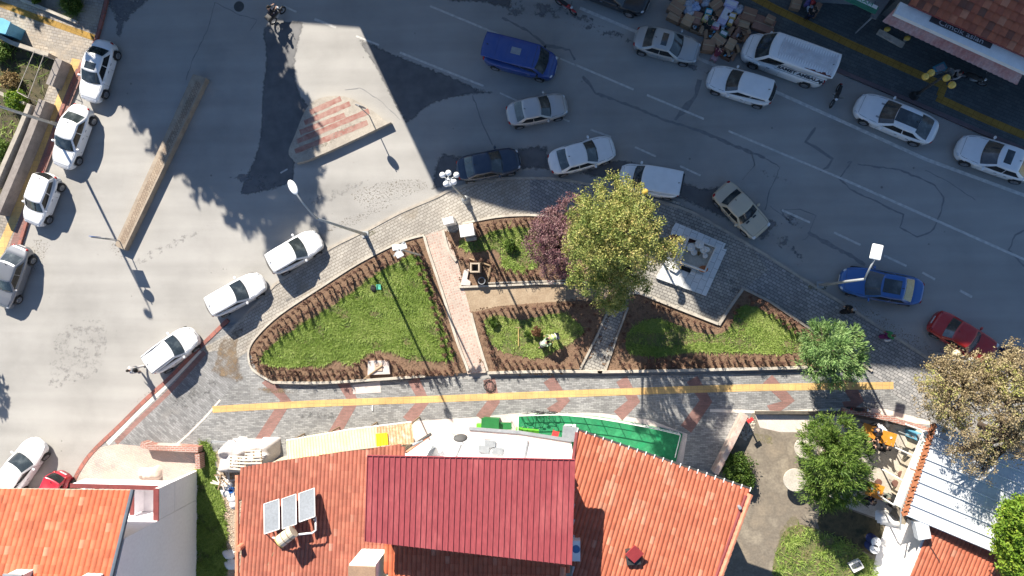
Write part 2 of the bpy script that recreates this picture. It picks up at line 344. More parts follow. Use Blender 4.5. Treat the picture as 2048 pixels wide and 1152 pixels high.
WET = ragged('dark asphalt', (.085, .086, .09), (.125, .125, .128), rough=.55, scale=3.6, k=4.5, bias=.62)  # darker tone for sheets drawn inside the shaded road
DARKR = ragged('patchy dark asphalt', (.10, .10, .105), (.13, .13, .135), rough=.55, scale=3.2, k=5, bias=1.02)
DARKP = ragged('dark patches', (.13, .13, .14), (.16, .16, .165), rough=.5, scale=1.3, k=9, bias=1.2)
DUSTY = ragged('dusty asphalt', (.44, .40, .35), (.37, .34, .30), rough=.95, scale=1.5, k=3, bias=1.08)
MUD = ragged('mud stain', (.26, .19, .12), (.17, .12, .075), rough=.9, scale=1.7, k=4, bias=1.08)
DAMPP = ragged('damp paving', (.13, .13, .13), (.17, .17, .165), rough=.7, scale=3.0, k=6, bias=1.2)
WORNA = ragged('worn asphalt', (.24, .235, .225), (.28, .27, .26), rough=.8, scale=2.2, k=4, bias=1.2)
GRIT = ragged('grit and leaves', (.12, .10, .08), (.2, .17, .13), rough=.9, scale=9, k=12, bias=1.24)
Z1 = .004
# darker tone painted only where the road is shaded, kept out of sunlit wedge
stain('dark_asphalt', [(520, 45), (600, 30), (618, 48), (604, 110), (606, 170), (640, 235), (612, 300), (600, 340), (590, 375), (490, 402), (470, 380), (505, 290), (512, 190), (520, 120)], Z1, WET, .8)
stain('dark_asphalt', [(700, 62), (800, 100), (890, 135), (960, 165), (1000, 175), (1010, 195), (960, 200), (900, 210), (860, 225), (825, 255), (800, 250), (745, 150)], Z1, WET, .8)
stain('dark_asphalt', [(430, 350), (500, 395), (585, 380), (580, 345), (500, 330)], Z1+.0005, DARKP, .6)
stain('dark_asphalt', [(150, -40), (330, -40), (318, 20), (275, 60), (268, 110), (210, 90), (200, 40)], Z1, DARKR, 1.2)
stain('dark_asphalt', [(425, 130), (500, 80), (520, 115), (480, 150), (440, 190), (412, 260), (385, 285), (372, 240), (365, 170)], Z1, DARKR, 1.6)
stain('dark_asphalt', [(880, 290), (960, 300), (1000, 285), (1100, 275), (1130, 330), (1230, 300), (1320, 320), (1400, 355), (1460, 360), (1560, 440), (1530, 500), (1440, 455), (1330, 408), (1180, 372), (1080, 358), (980, 362), (860, 400), (850, 340)], Z1, WET, 1.2)
stain('dark_asphalt', [(1430, 350), (1560, 405), (1620, 470), (1660, 520), (1690, 570), (1780, 620), (1870, 660), (1960, 740), (1840, 720), (1700, 620), (1560, 540), (1500, 480)], Z1+.001, DARKP, 1.2)
stain('dark_asphalt', [(1000, -40), (1160, -20), (1300, 50), (1450, 110), (1600, 180), (1750, 260), (1900, 320), (2100, 390), (2100, 420), (1880, 350), (1700, 285), (1560, 220), (1400, 190), (1240, 130), (1100, 80), (980, 60)], Z1+.001, DARKP, 1.4)
stain('dark_asphalt', [(840, -60), (1000, -60), (1040, 30), (960, 20), (880, 10)], Z1, WET, 1.0)
stain('asphalt_patch', [(1560, 405), (1632, 430), (1620, 450), (1605, 480), (1575, 460), (1545, 420)], Z1+.0012, DARKP, .3)
stain('dusty_asphalt', [(840, 60), (960, 85), (980, 140), (900, 125), (800, 90), (740, 60)], Z1, DUSTY, 1.0)
stain('gutter_dirt', [(150, 985), (185, 900), (235, 840), (300, 795), (330, 760), (300, 770), (240, 815), (190, 865), (150, 930), (130, 985)], Z1, GRIT, .25)
stain('gutter_dirt', [(215, 860), (270, 815), (318, 780), (302, 806), (240, 860), (200, 892)], Z1+.001, DARKP, .3)
for q in ([(330, 730), (420, 668), (480, 640), (440, 690), (380, 740)], [(600, 480), (700, 420), (790, 395), (870, 385), (780, 425), (700, 465)], [(205, 470), (240, 480), (255, 520), (235, 530), (212, 505)],
          [(1570, 560), (1700, 640), (1800, 700), (1900, 770), (1820, 720), (1680, 640)], [(60, 470), (110, 480), (100, 520), (70, 560), (50, 540)], [(690, 380), (780, 350), (850, 350), (870, 380), (800, 410), (730, 430)]):
    stain('gutter_dirt', q, Z1+.002, GRIT, .35)
# road markings
def dash(a, b, w=.13, j=0):
    mk = MB(); p, q = W(*a, Z1+.004), W(*b, Z1+.004); mk.strip([p.lerp(q, k/8) for k in range(9)], w, Z1+.005, .06)
    return struct(mk.obj('lane_marking', PAINT))
for a, b, w in [((860, 12), (1024, 80), .13), ((1024, 80), (1120, 117), .1), ((800, 105), (967, 172), .14), ((712, 72), (758, 90), .12), ((629, 38), (672, 55), .16), ((567, 12), (593, 24), .12),
                ((1000, 186), (1035, 202), .1), ((1118, 116), (1150, 130), .1), ((1152, 130), (1267, 179), .13), ((1294, 190), (1408, 238), .13), ((1457, 262), (1690, 360), .13), ((1690, 360), (2060, 524), .15),
                ((1122, 236), (1139, 243), .1), ((1181, 259), (1222, 274), .12), ((1270, 294), (1312, 313), .12), ((1360, 332), (1401, 351), .12), ((1564, 420), (1620, 445), .13), ((1668, 465), (1721, 490), .13),
                ((1768, 511), (1813, 532), .13), ((1845, 545), (1870, 559), .13), ((1920, 581), (1944, 594), .15), ((561, 346), (575, 338), .1)]:
    dash(a, b, w)
struct(MB().strip([W(x, y) for x, y in [(1160, 16), (1271, 63), (1400, 118), (1550, 183), (1700, 250), (1850, 318), (2060, 395)]], .2, Z1+.0062, .04).obj('edge_marking', PAINT))
# tar-filled cracks
def crack(pts, w=.12):
    P = [W(x, y) for x, y in pts]; Q = []
    for a, b in zip(P, P[1:]):
        k = max(2, int((b-a).length/.25))
        for i in range(k): c = a.lerp(b, i/k); Q.append((c.x+random.uniform(-.035, .035), c.y+random.uniform(-.035, .035)))
    Q.append((P[-1].x, P[-1].y)); struct(MB().strip(Q, w, Z1+.0022+random.uniform(0, .0008), .5).obj('tar_seam', TARM))
for c, w in [([(1005, 35), (1060, 65), (1090, 90), (1140, 100), (1150, 120)], .16), ([(1165, 152), (1180, 170), (1190, 186), (1250, 208), (1330, 240), (1400, 262), (1470, 292), (1530, 316)], .17),
             ([(1400, 160), (1390, 195), (1365, 222), (1350, 240)], .3), ([(1630, 255), (1612, 284), (1640, 300), (1664, 318), (1655, 335), (1640, 343)], .14), ([(1695, 325), (1703, 322), (1690, 342), (1678, 358), (1700, 378), (1745, 400), (1808, 430), (1800, 455), (1835, 473), (1862, 465), (1880, 430), (1888, 395), (1870, 370), (1800, 340), (1715, 328)], .09),
             ([(2060, 455), (2030, 470), (2018, 500), (2045, 530), (2070, 545)], .1), ([(430, 5), (415, 60), (385, 120), (372, 160)], .05), ([(430, 5), (480, 30), (515, 40), (500, 62)], .04), ([(1540, 412), (1575, 438), (1585, 450), (1560, 420), (1600, 418), (1632, 432), (1615, 475), (1605, 480)], .05),
             ([(1616, 465), (1660, 490), (1700, 510), (1730, 530)], .2), ([(945, 190), (962, 240), (985, 290)], .06), ([(0, 0), (0, 1)], .01), ([(690, 180), (720, 176), (760, 200), (800, 240)], .04), ([(1530, 316), (1560, 335), (1540, 380), (1530, 420)], .06), ([(1850, 340), (1900, 365), (1950, 400)], .04), ([(1500, 300), (1510, 330), (1485, 360)], .05)][:]:
    if w > .02: crack(c, w)
m_ = MB().lathe([(.0, .012), (.33, .012), (.36, .004)], (0, 0, 0), 28); o = m_.obj('manhole_cover', mat('cast iron', .06, .09, scale=9, rough=.5, bump=.6, bscale=20, metal=.3)); o.location = W(478, 13); tag(o, 'round dark manhole cover in the asphalt near the top edge', 'manhole cover')
# ---- western pavement and gardens
slab('sidewalk', [(213, -20), (190, 75), (165, 128), (125, 215), (85, 330), (55, 430), (20, 540), (-30, 560), (-60, 400), (-60, -20)], .13, 0, PAVWORN)
line('kerb', [(216, -20), (205, 30), (192, 75), (180, 100), (163, 128), (130, 205), (103, 285), (78, 360), (56, 430), (34, 500), (10, 560)], .22, .17, 0, REDK)
line('tactile_strip', [(-20, 0), (60, 30), (130, 55), (190, 76)], .42, .136, .12, YELD)
line('tactile_strip', [(152, 118), (148, 132), (128, 180), (106, 240), (85, 300), (56, 368), (26, 442), (-8, 520)], .62, .137, .12, YEL)
line('red_strip', [(160, 140), (139, 190), (118, 245), (96, 305), (72, 368), (45, 445), (18, 520)], .62, .138, .12, PAVRED)
stain('trodden_dirt', [(10, 40), (90, 60), (175, 95), (160, 130), (120, 150), (90, 115), (40, 90)], .1352, DUSTY, .7)
slab('garden_soil', [(55, -20), (160, -20), (168, 10), (150, 42), (100, 22), (50, -2)], .145, .1, mat('pale garden soil', (.26, .23, .19), (.17, .15, .12), scale=1, bump=.5))
slab('sunken_garden', [(-60, 62), (0, 72), (60, 100), (116, 120), (96, 175), (64, 262), (30, 345), (-5, 430), (-60, 520)], .134, .1, DKVEG)  # laid flat; dark colour stands in for the lower ground's shade
# ---- park
GZ = .17
outer = [(455, 668), (539, 580), (560, 562), (654, 500), (712, 470), (740, 457), (800, 425), (870, 395), (900, 380), (950, 366), (1000, 358), (1060, 356), (1120, 359), (1180, 369), (1250, 386), (1320, 403), (1380, 423), (1430, 450), (1480, 479), (1536, 513), (1600, 554), (1660, 591), (1720, 629), (1780, 668), (1840, 706), (1900, 746), (1990, 802), (2080, 860)]
slab('sidewalk', outer[:13]+[(1060, 440), (940, 450), (870, 480), (720, 530), (560, 640), (500, 700), (440, 740), (400, 700)], .13, 0, PAVG)
slab('sidewalk', outer[11:]+[(2080, 960), (1860, 850), (1740, 745), (1610, 660), (1487, 583), (1440, 655), (1280, 600), (1130, 560), (1060, 440)], .132, 0, PAVR)
line('kerb', outer, .17, .165, 0, KERB)
plaza = [(440, 655), (395, 697), (340, 752), (290, 797), (240, 847), (187, 897), (160, 932), (146, 965), (180, 1000), (420, 1010), (1500, 960), (1870, 860), (1880, 780), (1740, 740), (1600, 745), (540, 765), (500, 700), (520, 640)]
slab('plaza', plaza, .126, 0, PAVP)
slab('plaza_west_paving', [(395, 708), (345, 775), (236, 886), (215, 905), (300, 900), (345, 890), (440, 800), (480, 760), (470, 720), (440, 700)], .1305, .1, PAVB)
slab('plaza_corner_paving', [(187, 897), (235, 888), (290, 893), (395, 905), (400, 1010), (180, 1010), (146, 965), (160, 932)], .1312, .1, pavers('mottled pavers', (.52, .42, .36), (.36, .34, .32), (.3, .26, .23), .3, .14, rot=math.radians(25), ms=.012, dirt=.5, dirt_c=(.5, .38, .31)))
line('kerb', [(455, 640), (395, 699), (340, 755), (290, 800), (240, 850), (188, 900), (162, 934), (147, 965), (152, 985)], .26, .16, 0, REDK)
line('pale_strip', [(400, 701), (333, 771), (270, 832), (215, 888)], .27, .1345, .12, WHITEB)
line('red_strip', [(410, 704), (343, 778), (280, 838), (232, 886)], .33, .1335, .12, PAVRED)
line('pale_strip', [(440, 800), (410, 835), (375, 870), (352, 890)], .12, .1348, .12, WHITEB, sm=0)
slab('concrete_apron', [(700, 900), (830, 842), (945, 835), (1040, 826), (1200, 826), (1300, 840), (1375, 868), (1365, 930), (1420, 950), (1400, 1000), (700, 1000)], .131, .1, CONCP)
stain('mud', [(430, 660), (540, 590), (600, 600), (520, 655), (500, 705), (520, 760), (560, 800), (480, 790), (400, 760), (410, 700)], .1345, MUD, 1.0)
stain('mud', [(480, 760), (640, 770), (600, 800), (520, 800)], .1349, MUD, .6)
for (x0, x1, x2) in [(532, 572, 520), (682, 706, 664), (826, 848, 815), (978, 988, 962), (1097, 1128, 1102), (1243, 1268, 1236), (1384, 1412, 1372), (1535, 1577, 1540), (1690, 1715, 1690)]:
    yb = {520: 884, 664: 875, 815: 842, 962: 838, 1102: 826, 1236: 832, 1372: 858, 1540: 822, 1690: 815}[x2]
    line('red_chevron', [(x0, 758), (x1, 802), (x2, yb)], .78, .1335, .12, PAVRED, sm=0)
line('tactile_strip', [(425, 819), (560, 811), (660, 806), (900, 797), (1150, 787), (1480, 776), (1787, 771)], .44, .1375, .12, YEL)
slab('repaired_patch', [(705, 770), (760, 762), (762, 785), (706, 788)], .136, .12, CONCP)
slab('dusty_pavement', [(1420, 818), (1560, 822), (1700, 815), (1770, 818), (1860, 842), (1860, 850), (1700, 832), (1560, 828), (1420, 824)], .136, .12, WHITEB)
# paths
slab('pink_path', [(850, 470), (893, 458), (908, 500), (926, 562), (940, 620), (972, 745), (935, 748), (915, 680), (890, 600), (866, 530)], .15, .1, PAVPINK)
slab('sandy_path', [(926, 570), (1060, 572), (1160, 565), (1240, 575), (1240, 615), (1160, 600), (1060, 608), (942, 625)], .152, .1, SAND)
slab('grey_path', [(1222, 600), (1262, 600), (1213, 745), (1160, 745)], .150, .1, PAVM)
slab('fountain_court', [(1230, 520), (1290, 430), (1350, 400), (1500, 490), (1536, 540), (1487, 580), (1441, 648), (1285, 588), (1235, 610)], .1335, .1, PAVM)
# planted beds: soil, lawns
G1 = [(498, 700), (515, 672), (560, 632), (640, 579), (720, 528), (800, 487), (848, 470), (864, 532), (888, 600), (912, 680), (933, 745), (870, 752), (820, 752), (760, 758), (640, 763), (545, 762), (515, 745)]
G2 = [(888, 462), (912, 466), (928, 448), (990, 436), (1050, 431), (1092, 433), (1180, 440), (1240, 470), (1290, 520), (1240, 560), (1150, 563), (1060, 567), (930, 573), (916, 520)]
G3 = [(942, 625), (1000, 612), (1100, 604), (1222, 600), (1160, 738), (976, 743), (958, 680)]
G4 = [(1262, 590), (1285, 588), (1441, 650), (1487, 580), (1540, 603), (1612, 650), (1650, 668), (1740, 735), (1700, 745), (1615, 733), (1450, 737), (1213, 741), (1235, 660)]
beds = [G1, G2, G3, G4]
for g in beds: slab('garden_soil', g, GZ, .1, SOIL)
L1 = [(524, 716), (560, 680), (620, 640), (700, 590), (760, 545), (815, 515), (838, 512), (858, 570), (870, 610), (892, 675), (906, 716), (850, 722), (815, 718), (795, 704), (760, 699), (732, 706), (708, 727), (672, 718), (650, 728), (610, 732), (545, 730)]
L2 = [(920, 480), (945, 485), (965, 472), (1010, 458), (1060, 458), (1085, 475), (1090, 515), (1060, 540), (1015, 540), (1000, 510), (985, 498), (950, 505), (922, 495)]
L3 = [(970, 642), (1000, 633), (1040, 640), (1085, 632), (1130, 628), (1160, 650), (1165, 668), (1130, 690), (1090, 712), (1040, 712), (985, 690)]
L4 = [(1255, 668), (1300, 640), (1340, 645), (1410, 668), (1455, 660), (1475, 620), (1500, 612), (1560, 640), (1610, 680), (1605, 704), (1520, 706), (1400, 702), (1310, 712), (1258, 706)]
L5 = [(398, 902), (428, 905), (432, 960), (445, 1000), (452, 1060), (450, 1160), (396, 1160)]
L6 = [(1560, 1080), (1590, 1050), (1640, 1060), (1700, 1080), (1740, 1120), (1760, 1170), (1560, 1170)]
for l in (L1, L2, L3, L4): slab('lawn', l, GZ+.012, .1, LAWN, sm=4)
slab('lawn', L5, .14, .0, LAWN)
# low kerbs round the beds
def kerbline(pts, w=.13, z=.24, m=KERBW, sm=4): return line('bed_kerb', pts, w, z, .1, m, sm)
kerbline([(848, 470), (800, 484), (720, 524), (640, 575), (560, 628), (515, 670), (497, 700), (500, 730), (513, 746), (545, 765)])
line('bed_kerb', [(545, 765), (640, 766), (740, 760), (800, 756), (850, 752)], .16, .40, .1, KERBW)
kerbline([(848, 472), (856, 500), (866, 530), (889, 600), (913, 680), (937, 742)], .17, .26)
kerbline([(886, 462), (897, 500), (912, 522)], .16, .26)
kerbline([(925, 447), (990, 434), (1050, 430), (1092, 432), (1180, 438)])
kerbline([(918, 574), (1000, 571), (1080, 567), (1145, 566)], .13, .3, sm=0); line('bed_kerb', [(975, 566), (1060, 563), (1145, 560)], .1, .3, .1, KERB, 0)
kerbline([(942, 626), (956, 680), (975, 742)], .15, .26)
line('bed_kerb', [(976, 746), (1100, 743), (1200, 744), (1213, 744), (1450, 739), (1540, 737), (1615, 735)], .16, .42, .1, KERBW)
kerbline([(1222, 608), (1195, 670), (1160, 739)], .13, .26, KERB, 0); kerbline([(1256, 615), (1235, 670), (1211, 741)], .13, .26, KERB, 0)
kerbline([(1268, 584), (1285, 588), (1360, 618), (1437, 648)], .16, .3, KERBW, 0); kerbline([(1438, 650), (1462, 612), (1487, 577)], .17, .3, KERB, 0); kerbline([(1487, 577), (1540, 603), (1612, 652), (1700, 708), (1745, 742)], .14, .26, KERB, 0)
# small worn tufts and weeds at the sidewalk edge
for q in ([(705, 462), (745, 450), (770, 462), (740, 482), (715, 478)], [(1600, 560), (1660, 560), (1670, 580), (1640, 592), (1610, 585)]):
    stain('weedy_ground', q, .1362, ragged('weeds %d' % q[0][0], (.10, .11, .03), (.2, .17, .08), scale=5, k=6, bias=1.15), .3)
# ---- medians
def median(name, pts, z, w=.0):
    return slab(name, pts, z, 0, KERBW)
slab('median_strip', [(386, 148), (412, 156), (248, 500), (229, 491)], .5, 0, mat('worn median stone', (.36, .30, .23), (.26, .21, .16), scale=2, bump=.4))
line('median_brick', [(398, 164), (320, 325), (243, 486)], .46, .504, .45, pavers('median bricks', (.34, .27, .20), (.24, .18, .13), (.17, .125, .09), .26, .16, rot=math.radians(64), ms=.015, dirt=.4), sm=0)
tri = [(640, 196), (690, 193), (735, 215), (772, 243), (768, 251), (612, 322), (585, 318), (577, 302), (590, 270), (612, 218)]
slab('traffic_island', tri, .40, 0, mat('island concrete', (.40, .36, .30), (.29, .26, .22), scale=1.5, bump=.3), sm=3)
IR = mat('red island paint', (.26, .11, .09), (.36, .24, .20), scale=3, rough=.9)
for a, b in [((620, 225), (682, 197)), ((609, 246), (700, 207)), ((600, 265), (690, 230)), ((594, 283), (738, 222)), ((590, 303), (735, 245))]:
    P, Q = W(*a, .4), W(*b, .4); struct(MB().strip([P.lerp(Q, k/14) for k in range(15)], .36, .4035, .12).obj('painted_stripe', IR))
stain('island_dirt', [(600, 290), (640, 280), (690, 240), (730, 225), (725, 250), (650, 300), (600, 312)], .407, ragged('island dirt', (.2, .18, .13), (.4, .36, .3), scale=6, k=8, bias=1.22), .2)
# ---- shop street, north-east
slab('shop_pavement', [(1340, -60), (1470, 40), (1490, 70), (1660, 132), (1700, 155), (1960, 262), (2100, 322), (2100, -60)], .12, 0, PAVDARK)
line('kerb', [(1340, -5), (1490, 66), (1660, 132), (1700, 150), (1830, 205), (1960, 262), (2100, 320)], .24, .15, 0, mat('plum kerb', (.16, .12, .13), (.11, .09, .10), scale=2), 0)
line('tactile_strip', [(1440, -40), (1560, 22), (1700, 88), (1890, 172)], .46, .126, .1, YELD, 0)
line('tactile_strip', [(1889, 168), (1880, 192)], .46, .1265, .1, YELD, 0)
line('tactile_strip', [(1874, 195), (1960, 234), (2100, 292)], .46, .127, .1, YELD, 0)
stain('worn_pavement', [(1740, 75), (1830, 110), (1960, 170), (2060, 220), (2060, 190), (1900, 110), (1760, 50)], .1235, ragged('worn grey', (.16, .18, .21), (.11, .12, .14), rough=.7, scale=1.2, k=4, bias=1.1), .6)
# ---- east yard
slab('yard', [(1505, 826), (1700, 826), (1862, 856), (1890, 900), (1810, 1060), (1760, 1200), (1380, 1200), (1400, 1010), (1440, 930)], .138, 0, DIRT)
slab('yard_slab', [(1510, 829), (1690, 832), (1688, 866), (1560, 864), (1520, 855)], .146, .1, CONCP)
slab('patio', [(1688, 832), (1862, 862), (1842, 940), (1790, 1010), (1770, 1042), (1680, 1010), (1650, 985), (1640, 900), (1670, 866)], .143, .1, CONC)
slab('lawn', L6, .142, .1, LAWN, sm=3)
slab('dark_ground', [(1655, 990), (1700, 1020), (1765, 1050), (1760, 1110), (1700, 1090), (1640, 1060), (1640, 1020)], .1425, .1, DKVEG, sm=3)  # dark ground tone covers the area of the juniper's shade
slab('white_walkway', [(1775, 1040), (1880, 1070), (1830, 1200), (1730, 1200), (1755, 1100)], .148, .1, mat('white render', (.78, .76, .74), (.66, .65, .64), scale=1.2))
stain('mossy_ground', [(1545, 1050), (1600, 1010), (1640, 1080), (1620, 1170), (1530, 1170)], .1405, ragged('moss', (.16, .15, .07), (.25, .22, .13), scale=3, k=5, bias=1.15), .6)
stain('mossy_ground', [(1490, 850), (1560, 866), (1550, 900), (1500, 890)], .1405, ragged('moss2', (.2, .19, .08), (.25, .22, .13), scale=3, k=5, bias=1.15), .4)
slab('alley_ground', [(450, 895), (490, 940), (490, 1170), (446, 1170), (440, 960), (428, 905)], .137, 0, mat('rubble ground', (.40, .33, .25), (.24, .19, .14), scale=2.5, bump=1.0, bscale=9))

for i, q in enumerate(([(600, 810), (700, 815), (690, 850), (590, 850)], [(840, 815), (910, 812), (925, 835), (850, 838)], [(340, 790), (430, 745), (440, 790), (330, 850)], [(1120, 800), (1200, 800), (1210, 825), (1130, 822)], [(560, 770), (680, 772), (670, 795), (570, 795)], [(760, 770), (900, 770), (900, 790), (770, 792)], [(1290, 750), (1400, 748), (1400, 775), (1300, 775)], [(1590, 780), (1700, 780), (1690, 812), (1600, 812)])):
    stain('damp_paving', q, .1342+i*.0002, DAMPP, .5)
for i, q in enumerate(([(730, 470), (840, 440), (880, 420), (860, 450), (760, 490)], [(560, 590), (640, 540), (650, 560), (570, 625)], [(960, 400), (1080, 385), (1100, 410), (980, 425)], [(1420, 520), (1480, 540), (1500, 590), (1450, 600)], [(1640, 620), (1720, 660), (1700, 690), (1640, 650)], [(1520, 560), (1580, 600), (1560, 620), (1510, 590)])):
    stain('damp_paving', q, .1362+i*.0002, DAMPP, .5)
for i, q in enumerate(([(1500, 300), (1620, 350), (1600, 400), (1500, 370)], [(1700, 400), (1850, 480), (1820, 500), (1680, 430)], [(1150, 130), (1300, 190), (1280, 230), (1140, 170)], [(250, 500), (420, 420), (440, 470), (270, 560)], [(100, 640), (230, 620), (220, 760), (80, 800)], [(1300, 60), (1400, 110), (1380, 150), (1280, 110)], [(560, 400), (720, 330), (800, 350), (640, 440)])):
    stain('worn_asphalt', q, Z1+.0026+i*.0002, WORNA, 1.0)
# ================================================================ BUILDINGS
WALLW = mat('white render wall', (.74, .72, .70), (.66, .64, .62), scale=.8, rough=.9, bump=.1)
WALLP = mat('lilac white wall', (.82, .79, .81), (.77, .74, .76), scale=.5, rough=.9, bump=.1)
WALLC = mat('cream wall', (.50, .44, .34), (.42, .37, .29), scale=.8, rough=.9, bump=.1)
TRIM = mat('dark red trim', (.22, .05, .05), (.16, .04, .04), scale=3, rough=.6)
GLASS = mat('window glass', (.03, .04, .05), (.05, .06, .07), scale=2, rough=.08, spec=.8)
FRAME = mat('window frame', .6, .5, scale=5, rough=.5)
GREYM = mat('grey metal', (.30, .32, .34), (.22, .24, .26), scale=3, rough=.5)
WHITEM = mat('white metal', (.8, .8, .79), (.72, .72, .71), scale=3, rough=.4)
DARK = mat('dark metal', .03, .05, scale=5, rough=.5)
WOOD = mat('weathered wood', (.33, .24, .15), (.22, .15, .09), scale=4, rough=.9)
TILE1 = tilemat('orange roof tiles', [(0, (.42, .10, .042)), (.6, (.47, .125, .055)), (.93, (.49, .145, .07)), (1, (.53, .22, .13))])
TILE2 = tilemat('faded roof tiles', [(0, (.31, .10, .065)), (.5, (.35, .118, .075)), (.93, (.38, .14, .09)), (1, (.44, .22, .16))])
TILE3 = tilemat('patched roof tiles', [(0, (.35, .095, .048)), (.55, (.39, .112, .058)), (.88, (.41, .135, .075)), (1, (.46, .20, .125))])
TILE4 = tilemat('old dark roof tiles', [(0, (.16, .065, .04)), (.3, (.34, .09, .045)), (.7, (.42, .12, .055)), (1, (.50, .2, .11))])
RIDGE = mat('ridge tiles', (.50, .17, .09), (.60, .27, .17), scale=2.5, rough=.8)
REDM = mat('red sheet metal', (.285, .060, .066), (.25, .050, .057), scale=.8, rough=.45, coat=.1, stretch=(1.2, .3, 1), c3=(.33, .085, .088), detail=9)
def tileroof(name, ang, w, course, poly, p0, n, mt, parent, amp=.035, lift=.025, p_light=.07, r0=0, patch=0.0):
    """barrel tiles laid on the plane through p0 with normal n; ang: direction up the slope in plan; kept inside the plan polygon"""
    up = Vector((math.cos(ang), math.sin(ang))); ri = Vector((up.y, -up.x)); P = np.array([(p.x, p.y) for p in poly])
    U = P @ np.array(ri); V = P @ np.array(up); u0, u1, v0, v1 = U.min(), U.max(), V.min(), V.max()
    K = 6; nu = int((u1-u0)/w)+1; nv = int((v1-v0)/course)+1
    # each tile is its own little curved strip, its lower end lifted over the one below
    uu = (np.arange(K+1)/K); prof = amp*np.abs(np.sin(np.pi*uu))**.8 ; vs = []; fs = []; tn = []; o = 0
    n = Vector(n); r = np.random.default_rng(int(abs(p0[0]*7+r0)) + 3)
    cl = r.random((nv//3+2, nu//4+2)) < patch
    def H(x, y): return p0[2]-(n.x*(x-p0[0])+n.y*(y-p0[1]))/n.z
    for i in range(nu):
        ua = u0+i*w; uc = ua+w/2; vv_ = []
        for q in range(len(P)):
            if (U[q]-uc)*(U[(q+1) % len(P)]-uc) < 0: s_ = (uc-U[q])/(U[(q+1) % len(P)]-U[q]); vv_.append(V[q]+s_*(V[(q+1) % len(P)]-V[q]))
        if len(vv_) < 2: continue
        lo_, hi_ = min(vv_), max(vv_)
        for j in range(nv):
            va, vb = max(v0+j*course, lo_), min(v0+(j+1)*course, hi_)
            if vb-va < .05: continue
            t = r.random()*.85 if r.random() > p_light else .9+.1*r.random()
            if cl[j//3, i//4] and r.random() < .6: t = .9+.1*r.random()
            jz = r.random()*.008
            for vv, lf in ((va-.04, lift+jz), (vb, 0.0)):
                for k in range(K+1):
                    u = ua+uu[k]*w; x, y = ri.x*u+up.x*vv, ri.y*u+up.y*vv; vs.append((x, y, H(x, y)+prof[k]+lf))
            for k in range(K): fs.append((o+k, o+k+1, o+K+2+k, o+K+1+k))
            tn += [t]*K; o += 2*(K+1)
    ob = MB().add(vs, fs).obj(name, mt, parent)
    at = ob.data.attributes.new('tone', 'FLOAT', 'FACE'); at.data.foreach_set('value', tn)
    return ob
def plane3(a, b, c):
    nn = (b-a).cross(c-a).normalized(); return nn if nn.z > 0 else -nn
def deck(name, pts3, th, m, parent):
    """thin roof slab under sheet or tiles following the given 3-D corner points"""
    mb = MB(); n = len(pts3); vs = [tuple(p) for p in pts3]+[(p.x, p.y, p.z-th) for p in pts3]
    a = sum(pts3[i].x*pts3[(i+1) % n].y-pts3[(i+1) % n].x*pts3[i].y for i in range(n)); f = [tuple(range(n)), tuple(range(n, 2*n))[::-1]]+[(i, n+i, n+(i+1) % n, (i+1) % n) for i in range(n)]
    if a < 0: f = [q[::-1] for q in f]
    return mb.add(vs, f).obj(name, m, parent)
def shrink(P, d):
    c = sum(P, Vector((0, 0, 0)))/len(P); return [p+(c-p).normalized()*d for p in P]
def walls(name, plan, z0, z1, m, parent):
    return MB().prism([(p.x, p.y) for p in plan], z0, z1).obj(name, m, parent)
def window(parent, c, rz, w, h, fr=FRAME):
    """window in a wall facing direction rz (outward normal)"""
    R = Matrix.Rotation(rz, 3, 'Z'); c = Vector(c); mb = MB()
    for s in (-1, 1): mb.box(c+R @ Vector((.03, s*(w/2), 0)), (.1, .08, h+.08), m=R); mb.box(c+R @ Vector((.03, 0, s*h/2)), (.1, w-.08, .08), m=R)
    mb.box(c+R @ Vector((.03, 0, 0)), (.07, .05, h-.08), m=R)
    f = mb.obj('window', fr, parent); 
    g = MB().box(c+R @ Vector((.012, 0, 0)), (.03, w-.06, h-.06), m=R).obj('pane', GLASS, parent); g.parent = f
    s = MB().box(c+R @ Vector((.1, 0, -h/2-.08)), (.24, w+.3, .06), m=R).obj('sill', WALLW, parent); s.parent = f
    return f
# ---- south-west house: orange tiles, pale gable wall, north balcony
e0, e1 = W(-60, 985, 6.8), W(263, 981, 6.8)
SL = (8.7-7.0)/4.3
def zroof(v, y0, z0, sl): return z0+(y0-v.y)*sl
base = W(398, 940, 0)
h1 = thing('tiled_house', 'house with bright orange barrel tile roof, long pale blank side wall and white balcony', 'house', (base.x-6, base.y-6, 0))
P0 = W(263, 981, 6.9); nrm = Vector((0, SL, 1)).normalized()
poly = [WP(-260, 975, P0, nrm), WP(263, 981, P0, nrm), WP(220, 1160, P0, nrm), WP(175, 1330, P0, nrm), WP(-420, 1330, P0, nrm)]
tileroof('roof', math.radians(-90), .33, .42, poly, P0, nrm, TILE1, h1, p_light=.1, amp=.075)
deck('roof_deck', [p-Vector((0, 0, .03)) for p in poly], .16, WALLC, h1)
MB().tube([WP(265, 979, P0, nrm)+Vector((.05, 0, .05)), WP(221, 1160, P0, nrm)+Vector((.05, 0, .05)), WP(178, 1330, P0, nrm)+Vector((.05, 0, .05))], .12, 8).obj('gutter', mat('slate gutter', (.09, .12, .15), (.07, .09, .12), scale=3, rough=.5), h1)
bx = base.x; yN = W(398, 952, 0).y; Y2 = base.y-13
z_at = lambda y: P0.z+(P0.y-y)*SL-.25
wl = MB(); ys = [base.y-1.92, Y2]
